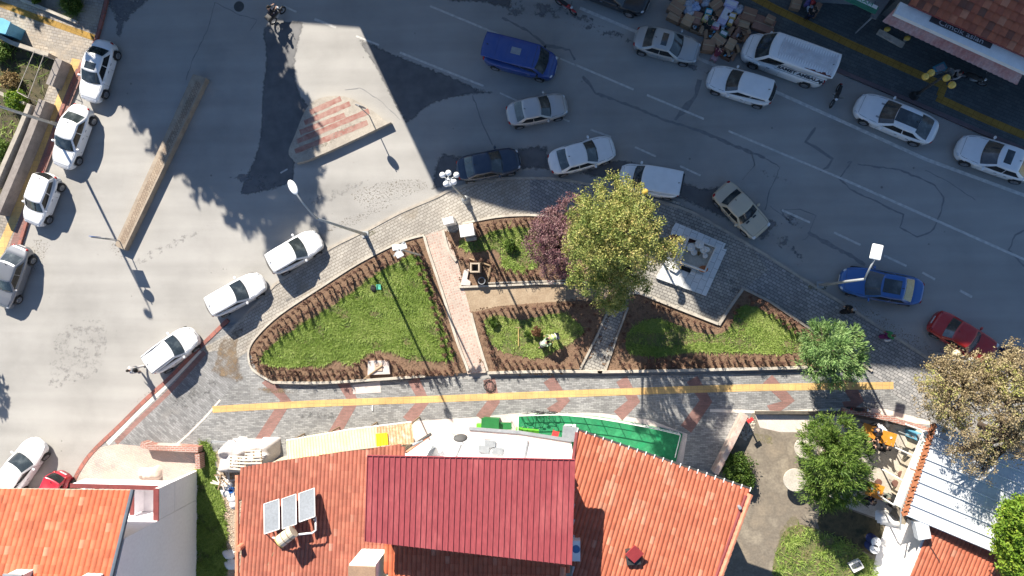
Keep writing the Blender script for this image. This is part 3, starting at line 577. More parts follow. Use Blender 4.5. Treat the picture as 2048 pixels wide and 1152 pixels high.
wl.add([(bx-14, ys[0], 0), (bx, ys[0], 0), (bx, Y2, 0), (bx-14, Y2, 0), (bx-14, ys[0], z_at(ys[0])), (bx, ys[0], z_at(ys[0])), (bx, Y2, z_at(Y2)), (bx-14, Y2, z_at(Y2))], [(0, 1, 5, 4), (1, 2, 6, 5), (2, 3, 7, 6), (3, 0, 4, 7), (4, 5, 6, 7)])
wl.obj('wall', WALLP, h1)
MB().box((bx-.45, (P0.y+Y2)/2, 7.2), (.05, .02, .02)).obj('wall_bracket', TRIM, h1)
# balcony in front of the gable end, stepped parapet with red coping
bal = MB(); zb = 3.0
bal.box((bx-3.0, base.y-.95, zb-.1), (6.0, 1.9, .2)); 
bal.box((bx-.13, base.y-.95, zb+.75), (.26, 1.9, 1.5)); bal.box((bx-3.13, base.y-.1, zb+.5), (5.74, .2, 1.0)); bal.box((bx-4.3, base.y-.9, zb+.5), (.2, 1.4, 1.0)); bal.box((bx-2.0, base.y-1.0, zb+.5), (.2, 1.6, 1.0))
bal.box((bx-.13, base.y-.95, zb/2-.1), (.26, 1.9, zb-.25))
b_ = bal.obj('balcony', WALLP, h1)
cp = MB().box((bx-3.13, base.y-.1, zb+1.03), (5.8, .26, .06)); cp.box((bx-.13, base.y-.97, zb+1.53), (.34, 1.95, .06)); cp.box((bx-4.3, base.y-.95, zb+1.03), (.26, 1.4, .06)); cp.box((bx-2.0, base.y-1.05, zb+1.03), (.26, 1.5, .06))
cq = cp.obj('coping', TRIM, b_)
for dx in (-9.5, -6.5, -3.6): window(h1, (bx+dx, ys[0], 5.2), math.pi/2, 1.4, 1.5)
for dx in (-10.5, -8): window(h1, (bx+dx, ys[0], 1.9), math.pi/2, 1.4, 1.5)
for x, y in ((52, 1140), (192, 1148)):
    c = WP(x, y, P0, nrm); s = MB().box(c+Vector((0, -.35, .35)), (.95, .8, 1.0)).obj('roof_dormer', WALLW, h1); MB().box(c+Vector((0, -.35, .9)), (1.1, .95, .1)).obj('dormer_cap', GREYM, s)
# ---- left wing of the central block: faded tile roof
g0 = Vector(W(600, 1000, 0))
h2 = thing('tiled_house', 'long low house with faded red tile roof carrying the solar water heater', 'house', (g0.x, g0.y, 0))
P0 = W(480, 936, 4.9); SL2 = .16; n2 = Vector((0, SL2, 1)).normalized()
tl = [(480, 936), (560, 922), (650, 909), (740, 898), (806, 888), (810, 915), (760, 1000), (760, 1180), (760, 1320), (470, 1320), (480, 1160)]
poly2 = [WP(x, y, P0, n2) for x, y in tl]
tileroof('roof', math.radians(-90), .235, .40, poly2, P0, n2, TILE2, h2, amp=.06, p_light=.03)
deck('roof_deck', [p-Vector((0, 0, .03)) for p in shrink(poly2, .1)], .15, WALLC, h2)
walls('wall', inset(poly2, .5), 0, 4.6, WALLC, h2)
r = MB(); ed = [WP(478, y, P0, n2)+Vector((-.08, 0, .04)) for y in range(950, 1330, 14)]
for a, b in zip(ed, ed[1:]): r.tube([a, b+(b-a)*.12+Vector((0, 0, .02))], [.14, .11], 8)
r.obj('ridge_tiles', RIDGE, h2)
# solar water heater on that roof
c = WP(580, 1025, P0, n2)
sh = thing('solar_water_heater', 'solar water heater with three tilted panels and a small tank on the faded roof', 'solar heater', tuple(c))
def sp(x, y, h): return WP(x, y, P0, n2)+Vector((0, 0, h))
def onz(x, y, h, k=0):
    q = WP(x, y, P0+Vector((0, 0, h)), n2); return q
SILV = mat('solar glass', (.15, .17, .20), (.125, .145, .17), scale=.8, rough=.5, spec=.3)
for i in range(3):
    xa, xb = [(528, 558), (564, 592), (598, 629)][i]; ya = [1008, 998, 987][i]; yb = [1068, 1058, 1044][i]; d = [-10, -10, -11][i]
    A, B, C_, D = onz(xa, ya, .55), onz(xb, ya+d, .55), onz(xb+1, yb+d, 1.25), onz(xa+1, yb, 1.25)
    deck('panel', [A, B, C_, D], .09, SILV, sh); f = MB()
    for p, q in ((A, B), (B, C_), (C_, D), (D, A)): f.tube([p+Vector((0, 0, .01)), q+Vector((0, 0, .01))], .025, 5)
    f.obj('panel_frame', WHITEM, sh)
for x, y in ((530, 1066), (590, 1052), (628, 1040)): MB().tube([sp(x, y, -.02), onz(x, y, 1.15), sp(x, y-38, 0.1)], .04, 6).obj('support_leg', GREYM, sh)
MB().tube([onz(545, 1074, .95), onz(560, 1080, .9), onz(588, 1070, .9), onz(625, 1066, .9), onz(632, 1060, .9), onz(631, 1034, .95)], .06, 8).obj('pipe', WHITEM, sh, smooth=True)
a, b = onz(587, 1062, 1.35), onz(560, 1083, 1.35); tk = MB().tube([a, b], .36, 18).obj('tank', mat('cream tank', (.62, .56, .45), (.45, .38, .27), scale=2.5, rough=.6), sh)
t = (b-a).normalized(); MB().tube([b-t*.01, b+t*.05], .37, 18).obj('end_cap', mat('straw yellow cap', (.62, .50, .16), (.5, .38, .12), scale=4), tk)
tank_strap = MB(); [tank_strap.tube([a.lerp(b, k)-t*.02, a.lerp(b, k)+t*.02], .375, 18) for k in (.3, .65)]; tank_strap.obj('strap', WOOD, tk)
cable = tag(MB().tube([sp(552, 1096, .05), sp(545, 1110, .03), sp(540, 1122, .04), sp(536, 1130, .03)], .025, 6).obj('cable', WOOD), 'thin frayed brown cable lying on faded roof below the solar tank', 'cable')
# chimney
c = W(745, 1128, 6.0); ch = thing('chimney', 'square brown plastered chimney with white cap between the roofs', 'chimney', (c.x, c.y, 4.8))
MB().box((c.x, c.y-.05, 6.3), (1.45, 1.5, 3.2)).obj('stack', WALLW, ch); MB().box((c.x, c.y-.1, 7.95), (1.5, 1.45, .1)).obj('cap', mat('brown render', (.26, .17, .115), (.34, .22, .14), scale=1.2, rough=.9), ch)
c = WP(484, 1092, P0, n2); MB().tube([c, c+Vector((0, 0, .5))], [.2, .16], 10).obj('vent_pipe', RIDGE, h2)
# ---- middle building with red metal roof
m0 = W(940, 1000, 0); h3 = thing('metal_roofed_building', 'white building with a large ribbed crimson sheet metal roof', 'building', (m0.x, m0.y, 0))
A, B, C_, D = W(735, 912, 8.7), W(1150, 920, 8.7), W(1143, 1130, 9.1), W(730, 1083, 9.1)
n3 = plane3(A, B, D); mr = MB(); k = 37
deck('roof', [A, B, WP(1143, 1130, A, n3), WP(730, 1083, A, n3)], .14, REDM, h3)
rb = MB(); C3, D3 = WP(1143, 1130, A, n3), WP(730, 1083, A, n3)
for i in range(k+1):
    p, q = A.lerp(B, i/k), D3.lerp(C3, i/k); dr = Vector((.028, 0, 0)); u = Vector((0, 0, .055))
    rb.add([p-dr, p+dr, q+dr, q-dr, p-dr*.6+u, p+dr*.6+u, q+dr*.6+u, q-dr*.6+u], [(4, 7, 6, 5), (0, 4, 5, 1), (1, 5, 6, 2), (2, 6, 7, 3), (3, 7, 4, 0)])
    s_ = .35; 
rf = [o for o in h3.children if o.name.startswith('roof')][0]
rb.obj('seams', REDM, rf)
lap = MB()
for f_ in (.42,): 
    lap.tube([A.lerp(D3, .0)+Vector((0, .03, .03)), B+Vector((0, .03, .03))], .04, 6)
lap.obj('edge_flashing', REDM, rf)
yF = W(900, 872, 0).y; xl, xr = W(800, 900, 3).x, A.lerp(B, .985).x
bp = [Vector((A.x+.3, A.y-1.25)), Vector((B.x-.3, B.y-1.25)), Vector((C3.x-.3, C3.y+.3)), Vector((D3.x+.3, D3.y+.3))]
walls('wall', bp, 0, 8.5, WALLW, h3)
yw = A.y-1.25
for zc in (5.9,):
    for fx in (.12, .32, .55, .75, .92): window(h3, (A.x+(B.x-A.x)*fx, yw-.02+ (B.y-A.y)*fx, zc), math.pi/2, 1.3, 1.3, WHITEM)
# first floor terrace over the shop, white
tz = 3.4; T = [W(x, y, tz) for x, y in [(938, 856), (1040, 864), (1142, 880), (1150, 940), (800, 940), (812, 903), (850, 884), (905, 874), (938, 874)]]
ter = MB().prism([(p.x, p.y) for p in T], tz-.18, tz).obj('terrace_roof', mat('white terrace', (.80, .80, .79), (.72, .72, .72), scale=.9, rough=.85), h3)
MB().prism([(p.x, p.y) for p in inset(T, 1.0)], 0, tz-.2).obj('ground_floor_wall', WALLW, h3)
B_ = [W(x, y, tz+.03) for x, y in [(938, 857), (1040, 865), (1142, 881), (1138, 899), (1038, 884), (940, 876)]]; MB().prism([(p.x, p.y) for p in B_], tz, tz+.03).obj('pinkish_strip', mat('pinkish white', (.62, .52, .49), (.56, .47, .44), scale=1.1), ter)
E_ = [W(x, y, tz+.1) for x, y in [(938, 857), (1040, 865), (1142, 881)]]; cp = MB()
for a, b in zip(E_, E_[1:]):
    d = (b-a); mid = (a+b)/2; cp.box((mid.x, mid.y, tz+.04), (d.length, .16, .16), rz=math.atan2(d.y, d.x))
cp.obj('coping', GREYM, ter)
vn = MB()
for x, y in ((980, 888), (968, 898), (995, 902)): vn.box(W(x, y, tz+.06), (.65, .4, .1), rz=-.1)
vn.obj('roof_vent', GREYM, h3)
[MB().box(W(x, y, tz+z), d, rz=r).obj('roof_pipe', GREYM, h3) for x, y, z, d, r in ((862, 905, .15, (.25, .8, .3), -.5), (1052, 898, .06, (.08, 1.0, .12), -.2), (915, 905, .04, (.05, 1.1, .06), -.4))]
# skylight-side orange tiles south of the metal roof
P0s = W(740, 1085, 7.0); ns = Vector((0, .12, 1)).normalized()
pol = [WP(x, y, P0s, ns) for x, y in [(772, 1078), (1140, 1122), (1128, 1180), (1118, 1300), (772, 1300)]]
tileroof('lower_roof', math.radians(-90), .26, .40, pol, P0s, ns, TILE1, h3, amp=.06, p_light=.06); deck('lower_roof_deck', [p-Vector((0, 0, .03)) for p in pol], .15, WALLC, h3)
walls('rear_wall', inset(pol, .5), 0, 6.7, WALLC, h3)
MB().tube([WP(1126, 1132, P0s, ns)+Vector((0, 0, .1)), WP(1116, 1300, P0s, ns)+Vector((0, 0, .1))], .16, 10).obj('ridge_tiles', RIDGE, h3)
# ---- right wing: large tile roof with skewed north eave
r0 = W(1300, 1000, 0); h4 = thing('tiled_house', 'house with wide patchy orange tile roof and a skewed north eave', 'house', (r0.x, r0.y, 0))
P0 = W(1155, 862, 5.4); E1 = W(1500, 980, 5.4); ev = (E1-P0).normalized(); up4 = Vector((ev.y, -ev.x, 0)); up4 = up4 if up4.y < 0 else -up4
n4 = Vector((-up4.x*.17, -up4.y*.17, 1)).normalized()
Q = [(1155, 862), (1500, 980), (1472, 1058), (1440, 1152), (1390, 1300), (1125, 1300), (1146, 1130), (1147, 920)]
poly4 = [WP(x, y, P0, n4) for x, y in Q]
tileroof('roof', math.atan2(up4.y, up4.x), .245, .40, poly4, P0, n4, TILE3, h4, amp=.06, p_light=.04, patch=.07)
deck('roof_deck', [p-Vector((0, 0, .03)) for p in poly4], .16, WALLW, h4)
walls('wall', inset(poly4, 1.0), 0, 5.15, WALLW, h4)
gt = [P0+Vector((0, .06, -.03)), E1+Vector((0, .06, -.03))]; MB().tube(gt, .08, 8).obj('gutter', DARK, h4)
[MB().box(P0.lerp(E1, k/20)+Vector((0, .05, .06)), (.05, .25, .05), rz=-.35).obj('gutter_bracket', WHITEM, h4) for k in range(21)]
MB().tube([WP(1154, 864, P0, n4)+Vector((0, 0, .06)), WP(1146, 922, P0, n4)+Vector((0, 0, .06))], .1, 6).obj('barge_board', TRIM, h4)
r = MB(); ed = [WP(1503-(y-985)*.365, y, P0, n4)+Vector((-.05, 0, .06)) for y in range(988, 1320, 13)]
for a, b in zip(ed, ed[1:]): r.tube([a, b+(b-a)*.12+Vector((0, 0, .02))], [.17, .13], 8)
r.obj('ridge_tiles', RIDGE, h4)
MB().tube([WP(1497-(y-985)*.365, y, P0, n4)+Vector((-.1, 0, .08)) for y in (990, 1150, 1320)], .09, 5).obj('flashing', TRIM, h4)
c = WP(1265, 1110, P0, n4); hb = MB().box(c+Vector((0, 0, .2)), (.75, .75, .42), rz=.1).obj('roof_hatch', DARK, h4); M = Matrix.Rotation(math.radians(45), 3, 'Z') @ Matrix.Rotation(.25, 3, 'X')
MB().box(c+Vector((.05, .28, .62)), (.72, .72, .05), m=M).obj('hatch_lid', mat('red lid', (.38, .05, .05), (.32, .04, .04), scale=2, rough=.5), hb)
c = WP(1477, 1012, P0, n4); MB().tube([c, c+Vector((0, 0, .35))], .09, 10).obj('vent_pipe', GREYM, h4)
bc = W(1152, 1096, 6.4); ac = thing('air_conditioner', 'air conditioner unit beside the metal roof edge', 'air conditioner', tuple(bc)); MB().box(bc+Vector((0, 0, .1)), (.45, 1.1, .7)).obj('case', WHITEM, ac); MB().lathe([(0, .02), (.2, .02), (.22, 0)], bc+Vector((0, .1, .45)), 14).obj('fan', mat('blue plastic', (.08, .2, .38), (.05, .12, .25), scale=4), ac)
# ---- corrugated canopy
yb = thing('corrugated_canopy', 'cream corrugated lean-to canopy with one yellow sheet along the plaza', 'canopy', tuple(W(700, 900, 0)))
sheets = [((573, 880), (634, 868), (638, 912), (575, 920)), ((634, 868), (700, 858), (705, 898), (638, 912)), ((700, 858), (752, 852), (756, 892), (705, 898)), ((752, 852), (823, 843), (828, 888), (756, 892))]
CREAM = mat('cream corrugated sheet', (.66, .58, .36), (.56, .48, .28), scale=1.3, rough=.6); GREYS = mat('rusty pale sheet', (.52, .52, .44), (.42, .24, .12), scale=1.6, rough=.7, c3=(.6, .55, .4)); YS = mat('yellow sheet', (.80, .50, .01), (.72, .44, .01), scale=3, rough=.5)
def corr(name, q, z, m, parent, pitch=.18, amp=.03, lift=0):
    q = [W(x, y, zz) for (x, y), zz in zip(q, z)]; L = (q[1]-q[0]).length; K = int(L/pitch)*4; vs = []; 
    for i in range(K+1):
        a, b = q[0].lerp(q[1], i/K), q[3].lerp(q[2], i/K); h = amp*math.sin(i*math.pi/2+.7)+lift; vs += [(a.x, a.y, a.z+h), (b.x, b.y, b.z+h)]
    return MB().add(vs, [(2*i, 2*i+1, 2*i+3, 2*i+2) for i in range(K)]).obj(name, m, parent)
for s, m in zip(sheets, (CREAM, CREAM, CREAM, GREYS)): corr('roof_sheet', s, (2.8, 2.8, 3.1, 3.1), m, yb)
corr('roof_sheet', ((752, 867), (775, 865), (777, 889), (754, 893)), (2.95, 2.95, 3.1, 3.1), YS, yb, lift=.05)
[MB().tube([W(x, y, 2.75)-Vector((0, 0, 2.6)), W(x, y, 2.75)], .05, 8).obj('post', WOOD, yb) for x, y in ((576, 884), (650, 870), (730, 860), (820, 849))]
mb = MB(); mb.tube([W(573, 881, 2.78), W(700, 859, 2.78), W(823, 844, 2.78)], .05, 6); mb.obj('edge_rail', WHITEM, yb)
# ---- top right shop: dark tiles, white fascia with sign, red canopy
s0 = W(1920, 60, 0); sh1 = thing('shop_building', 'shop with old dark red tile roof, white fascia board and long red canopy', 'shop', (s0.x, s0.y, 0))
FA, FB = W(1822, 22, 4.2), W(2048, 124, 4.2); ev = (FB-FA).normalized(); upd = Vector((-ev.y, ev.x, 0)); 
n5 = Vector((-upd.x*.3, -upd.y*.3, 1)).normalized(); P0 = W(1818, 8, 4.5)
def fr5(u, v): return P0+ev*u+upd*v
poly5 = [fr5(0, 0), fr5(12, 0), fr5(12, 3.6), fr5(0, 3.6)]; poly5 = [Vector((p.x, p.y, P0.z-(n5.x*(p.x-P0.x)+n5.y*(p.y-P0.y))/n5.z)) for p in poly5]
tileroof('roof', math.atan2(upd.y, upd.x), .38, .42, poly5, P0, n5, TILE4, sh1, amp=.04, lift=.05, p_light=.12); deck('roof_deck', [p-Vector((0, 0, .03)) for p in poly5], .12, TRIM, sh1)
fas = [fr5(-.4, -.62), fr5(12, -.62), fr5(12, .1), fr5(-.4, .1)]; MB().prism([(p.x, p.y) for p in fas], 3.9, 4.2).obj('fascia', WHITEM, sh1)
MB().prism([(p.x, p.y) for p in [fr5(-.2, 1.3), fr5(12, 1.3), fr5(12, 3.6), fr5(-.2, 3.6)]], 0, 3.9).obj('wall', mat('dark shopfront', (.10, .11, .12), (.06, .07, .08), scale=1.5), sh1)
CAN = mat('faded red sheet', (.34, .13, .12), (.42, .30, .30), scale=1.1, rough=.6, stretch=(1, 1, 1))
corr('canopy', ((1790, 17), (2050, 139), (2034, 170), (1764, 43)), (3.85, 3.85, 3.2, 3.2), CAN, sh1, pitch=.3, amp=.03)
# sign on fascia
def text(body, size, mt, name, parent, m, ext=.01, bold=0.0, sx=1.0):
    cu = bpy.data.curves.new('t', 'FONT'); cu.body = body; cu.size = size; cu.extrude = ext; cu.offset = bold; cu.align_x = 'CENTER'; cu.align_y = 'CENTER'; cu.resolution_u = 3
    o = bpy.data.objects.new('t', cu); COL.objects.link(o); bpy.context.view_layer.update(); dg = bpy.context.evaluated_depsgraph_get(); me = bpy.data.meshes.new_from_object(o.evaluated_get(dg)); bpy.data.objects.remove(o)
    inv = parent_world(parent).inverted()
    me.transform(inv @ m @ Matrix.Diagonal((sx, 1, 1, 1))); me.materials.clear(); me.materials.append(mt); q = bpy.data.objects.new(name, me); COL.objects.link(q); q.parent = parent; return q
ang5 = math.atan2(ev.y, ev.x); c = W(1922, 64, 4.24)
sg = MB().box(c, (3.6, .34, .05), rz=ang5).obj('sign_board', mat('dark sign', (.05, .045, .05), (.035, .03, .035), scale=3), sh1)
text('Cimcik aslan', .42, mat('sign letters', (.42, .42, .44), (.38, .38, .4), scale=3), 'lettering', sg, Matrix.Translation(c+Vector((0, 0, .03))) @ Matrix.Rotation(ang5, 4, 'Z'), sx=1.25)
# neighbouring shop corner at the top edge
s0 = W(1740, -20, 0); sh2 = thing('corner_shop', 'grey shop front corner with a white and green lettered sign board', 'shop', (s0.x, s0.y, 0))
def P5(x, y, z): p = W(x, y, z); return (p.x, p.y)
MB().prism([P5(1650, -40, 3), P5(1660, -80, 3), P5(1800, -70, 3), P5(1790, -30, 3)], 0, 3.0).obj('wall', GREYM, sh2)
MB().prism([P5(1758, -20, 2.6), P5(1795, -20, 2.6), P5(1752, 38, 2.6), P5(1742, 34, 2.6), P5(1744, 26, 2.6)], 2.5, 2.6).obj('awning', mat('grey awning', (.16, .17, .18), (.11, .12, .13), scale=2), sh2); MB().tube([W(1745, 34, 2.5)-Vector((0, 0, 2.4)), W(1745, 34, 2.5)], .05, 8).obj('post', GREYM, sh2)
gsn = mat('green sign', (.04, .22, .14), (.03, .16, .10), scale=3); c = W(1716, 4, 2.6); a_ = math.atan2((W(1752, 22, 2.6)-W(1680, -12, 2.6)).y, (W(1752, 22, 2.6)-W(1680, -12, 2.6)).x)
sb = MB().box(c, (2.4, .45, .08), rz=a_).obj('sign_board', gsn, sh2); MB().box(c+Vector((.05, .14, .05)), (2.3, .2, .02), rz=a_).obj('sign_band', WHITEM, sb)
text('BAYRAM', .26, mat('green letters', (.03, .3, .16), (.03, .25, .14), scale=3), 'lettering', sb, Matrix.Translation(c+Vector((.05, .14, .07))) @ Matrix.Rotation(a_, 4, 'Z'), sx=1.7)
# ---- east building: long pale sheet roof and tile roof south of it
t0 = W(1950, 980, 0); h6 = thing('sheet_roofed_hall', 'hall with long pale grey ribbed sheet roof beside the patio', 'hall', (t0.x, t0.y, 0))
A, B, C_, D = W(1872, 848, 3.6), W(2160, 965, 3.6), W(2110, 1155, 3.9), W(1812, 1030, 3.6)
C_ = D+(B-A); PALE = mat('pale sheet roof', (.66, .68, .70), (.56, .59, .62), scale=.9, rough=.45)
deck('roof', [A, B, C_, D], .12, PALE, h6); rf = [o for o in h6.children][0]; sm_ = MB()
for i in range(9):
    p, q = A.lerp(D, i/8), B.lerp(C_, i/8); sm_.tube([p+Vector((0, 0, .05)), q+Vector((0, 0, .05))], .045, 4)
sm_.obj('seams', PALE, rf)
rt = MB(); 
for k in range(26): p = A.lerp(D, (k+.5)/26); rt.box(p+Vector((-.12, 0, .03)), (.32, .24, .08), rz=.3)
rt.obj('verge_tiles', mat('rusty verge', (.45, .17, .07), (.32, .12, .06), scale=6, rough=.8), h6)
walls('wall', inset([A, B, C_, D], .6), 0, 3.45, WALLC, h6)
t0 = W(1900, 1130, 0); h7 = thing('tiled_house', 'low house with weathered orange tile roof south of the pale sheet roof', 'house', (t0.x, t0.y, 0))
P0 = W(1856, 1046, 3.1); E7 = W(2040, 1130, 3.1); ev = (E7-P0).normalized(); up7 = Vector((ev.y, -ev.x, 0)); n7 = Vector((-up7.x*.0-.02, .0, 1)).normalized()
n7 = Vector((.08, .05, 1)).normalized()
poly7 = [WP(x, y, P0, n7) for x, y in [(1856, 1046), (2060, 1140), (2100, 1250), (1790, 1260), (1818, 1160)]]
tileroof('roof', math.atan2(up7.y, up7.x), .24, .4, poly7, P0, n7, TILE3, h7, amp=.055, p_light=.03); deck('roof_deck', [p-Vector((0, 0, .03)) for p in poly7], .12, WALLW, h7); walls('wall', inset(poly7, .5), 0, 2.9, WALLW, h7)
# ---- buildings outside the frame whose shadows fall into it
SL_ = 1/math.tan(SUN_EL)
def caster(P, h): return P-Vector((SHX, SHY, 0))*h*SL_
APT = mat('apartment render', (.52, .46, .38), (.45, .40, .33), scale=.4, rough=.9)
def block(label, line_px, h, depth, cat='building'):
    F = [caster(W(x, y), h) for x, y in line_px]; Bk = [p+Vector((.1, depth, 0)) for p in F][::-1]
    base = sum(F, Vector((0, 0, 0)))/len(F); t = thing('apartment_building', label, cat, (base.x, base.y, 0))
    MB().prism([(p.x, p.y) for p in F+Bk], 0, h).obj('wall', APT, t); 
    ins = shrink([Vector((p.x, p.y, 0)) for p in F+Bk], 1.2); MB().prism([(p.x, p.y) for p in ins], h, h+.6).obj('roof', GREYM, t)
    for a, b in zip(F, F[1:]):
        L = (b-a).length; k = max(1, int(L/3.2)); an = math.atan2((b-a).y, (b-a).x)-math.pi/2
        for fl in range(int(h/3)):
            for i in range(k):
                if len(line_px) < 6 or True:
                    p = a.lerp(b, (i+.5)/k); window(t, (p.x, p.y, fl*3+1.7), an, 1.3, 1.3)
    return t
block('cream apartment block north of the road beyond the top edge', [(874, 385), (944, 404), (1024, 428), (1180, 448), (1250, 490), (1344, 536)], 16, 9)
block('taller apartment block north-east of the road beyond the top edge', [(1402, 632), (1436, 652), (1500, 600), (1612, 662), (1720, 736), (1840, 748), (2400, 748)], 21.5, 8)
block('low apartment block north-west of the road beyond the top edge', [(-160, -8), (60, 18), (180, 60), (250, 34), (600, 34), (760, 44)], 12, 8)
# ================================================================ VEHICLES
PAINTS = {}
def paint(name, c, rough=.28, metal=0.0, dust=.08):
    if name in PAINTS: return PAINTS[name]
    m, n, b = nodes('paint '+name); tc = N(n, 'ShaderNodeTexCoord'); no = N(n, 'ShaderNodeTexNoise', i_Scale=2.2, i_Detail=6); n.links.new(tc.outputs['Object'], no.inputs['Vector'])
    r = ramp(n, [(.35, c), (.75, tuple(x*(1-dust)+.30*dust for x in c))]); n.links.new(no.outputs['Fac'], r.inputs[0]); n.links.new(r.outputs[0], b.inputs['Base Color'])
    b.inputs['Roughness'].default_value = rough; b.inputs['Metallic'].default_value = metal; b.inputs['Coat Weight'].default_value = .6; b.inputs['Coat Roughness'].default_value = .08
    PAINTS[name] = m; return m
CGLASS = mat('car glass', (.014, .019, .022), (.035, .045, .05), scale=1.1, c3=(.13, .15, .155), rough=.04, spec=.9)  # paler blotches stand in for reflections and the dashboard behind
SGLASS = mat('car side glass', (.012, .013, .014), (.02, .022, .022), scale=3, rough=.12, spec=.5)
RUBBER = mat('rubber', .022, .03, scale=12, rough=.85)
RIM = mat('alloy rim', (.42, .43, .45), (.3, .31, .33), scale=9, rough=.35, metal=.6)
LAMP = mat('headlight', (.62, .65, .68), (.5, .52, .55), scale=8, rough=.12, spec=.8)
TAIL = mat('tail light', (.35, .01, .012), (.25, .01, .01), scale=8, rough=.25)
BLACKP = mat('black trim plastic', .03, .045, scale=8, rough=.6)
PLATE = mat('number plate', (.7, .7, .7), (.6, .6, .62), scale=12, rough=.5)
SEAT = mat('dashboard grey', (.16, .16, .17), (.10, .10, .11), scale=4, rough=.8)
def lerp(a, b, t): return a+(b-a)*t
def interp(x, xs, ys): return float(np.interp(x, xs, ys))
KINDS = {  # fractions of length from the rear (0) to the front (1): rear glass foot, roof rear, roof front, windscreen foot ; heights
 'sedan': dict(rg=.135, rr=.30, rf=.535, wf=.70, H=1.45, hood=.93, deck=1.02, tail=.90, nose=.66, top=.74, belt=.93),
 'oldsedan': dict(rg=.19, rr=.30, rf=.53, wf=.655, H=1.42, hood=.90, deck=.96, tail=.90, nose=.72, top=.78, belt=.90, box=1),
 'hatch': dict(rg=.015, rr=.10, rf=.53, wf=.70, H=1.48, hood=.95, deck=.96, tail=.94, nose=.68, top=.76, belt=.94),
 'coupe': dict(rg=.06, rr=.30, rf=.53, wf=.69, H=1.42, hood=.92, deck=1.02, tail=.92, nose=.66, top=.72, belt=.92),
 'suv': dict(rg=.01, rr=.07, rf=.56, wf=.71, H=1.62, hood=1.05, deck=1.05, tail=1.0, nose=.78, top=.80, belt=1.03),
 'mpv': dict(rg=.0, rr=.035, rf=.62, wf=.75, H=1.80, hood=1.08, deck=1.15, tail=1.12, nose=.80, top=.86, belt=1.10),
 'van': dict(rg=.0, rr=.02, rf=.74, wf=.86, H=1.95, hood=1.10, deck=1.15, tail=1.1, nose=.80, top=.84, belt=1.12),
}
def wheel(parent, x, y, r, side):
    w = MB(); R = [(r*.62, -.1), (r*.93, -.105), (r, -.08), (r, .08), (r*.93, .105), (r*.62, .1)]; n = 22; vs = []
    for rr, yy in R: vs += [(x+rr*math.cos(2*math.pi*k/n), y+yy, r+rr*math.sin(2*math.pi*k/n)) for k in range(n)]
    m = len(R); w.add(vs, [(i*n+k, i*n+(k+1) % n, (i+1)*n+(k+1) % n, (i+1)*n+k) for i in range(m-1) for k in range(n)])
    o = w.obj('wheel', RUBBER, parent, world=False, smooth=True)
    q = MB(); y0 = y+side*.085; q.add([(x+r*.62*math.cos(2*math.pi*k/n), y0-side*.03, r+r*.62*math.sin(2*math.pi*k/n)) for k in range(n)], [tuple(range(n))])
    for k in range(5):
        a = 2*math.pi*k/5; M = Matrix.Rotation(-a, 3, 'Y'); q.box(Vector((x, y0, r))+M @ Vector((r*.33, 0, 0)), (r*.6, .04, .07), m=M)
    q.tube([(x, y0-.02, r), (x, y0+.02*side, r)], .07, 8)
    rg = MB(); rg_pts = [(x+r*.6*math.cos(2*math.pi*k/n), y0, r+r*.6*math.sin(2*math.pi*k/n)) for k in range(n+1)]; q.tube(rg_pts, .022, 5, cap=False)
    p = q.obj('rim', RIM, o, world=False)
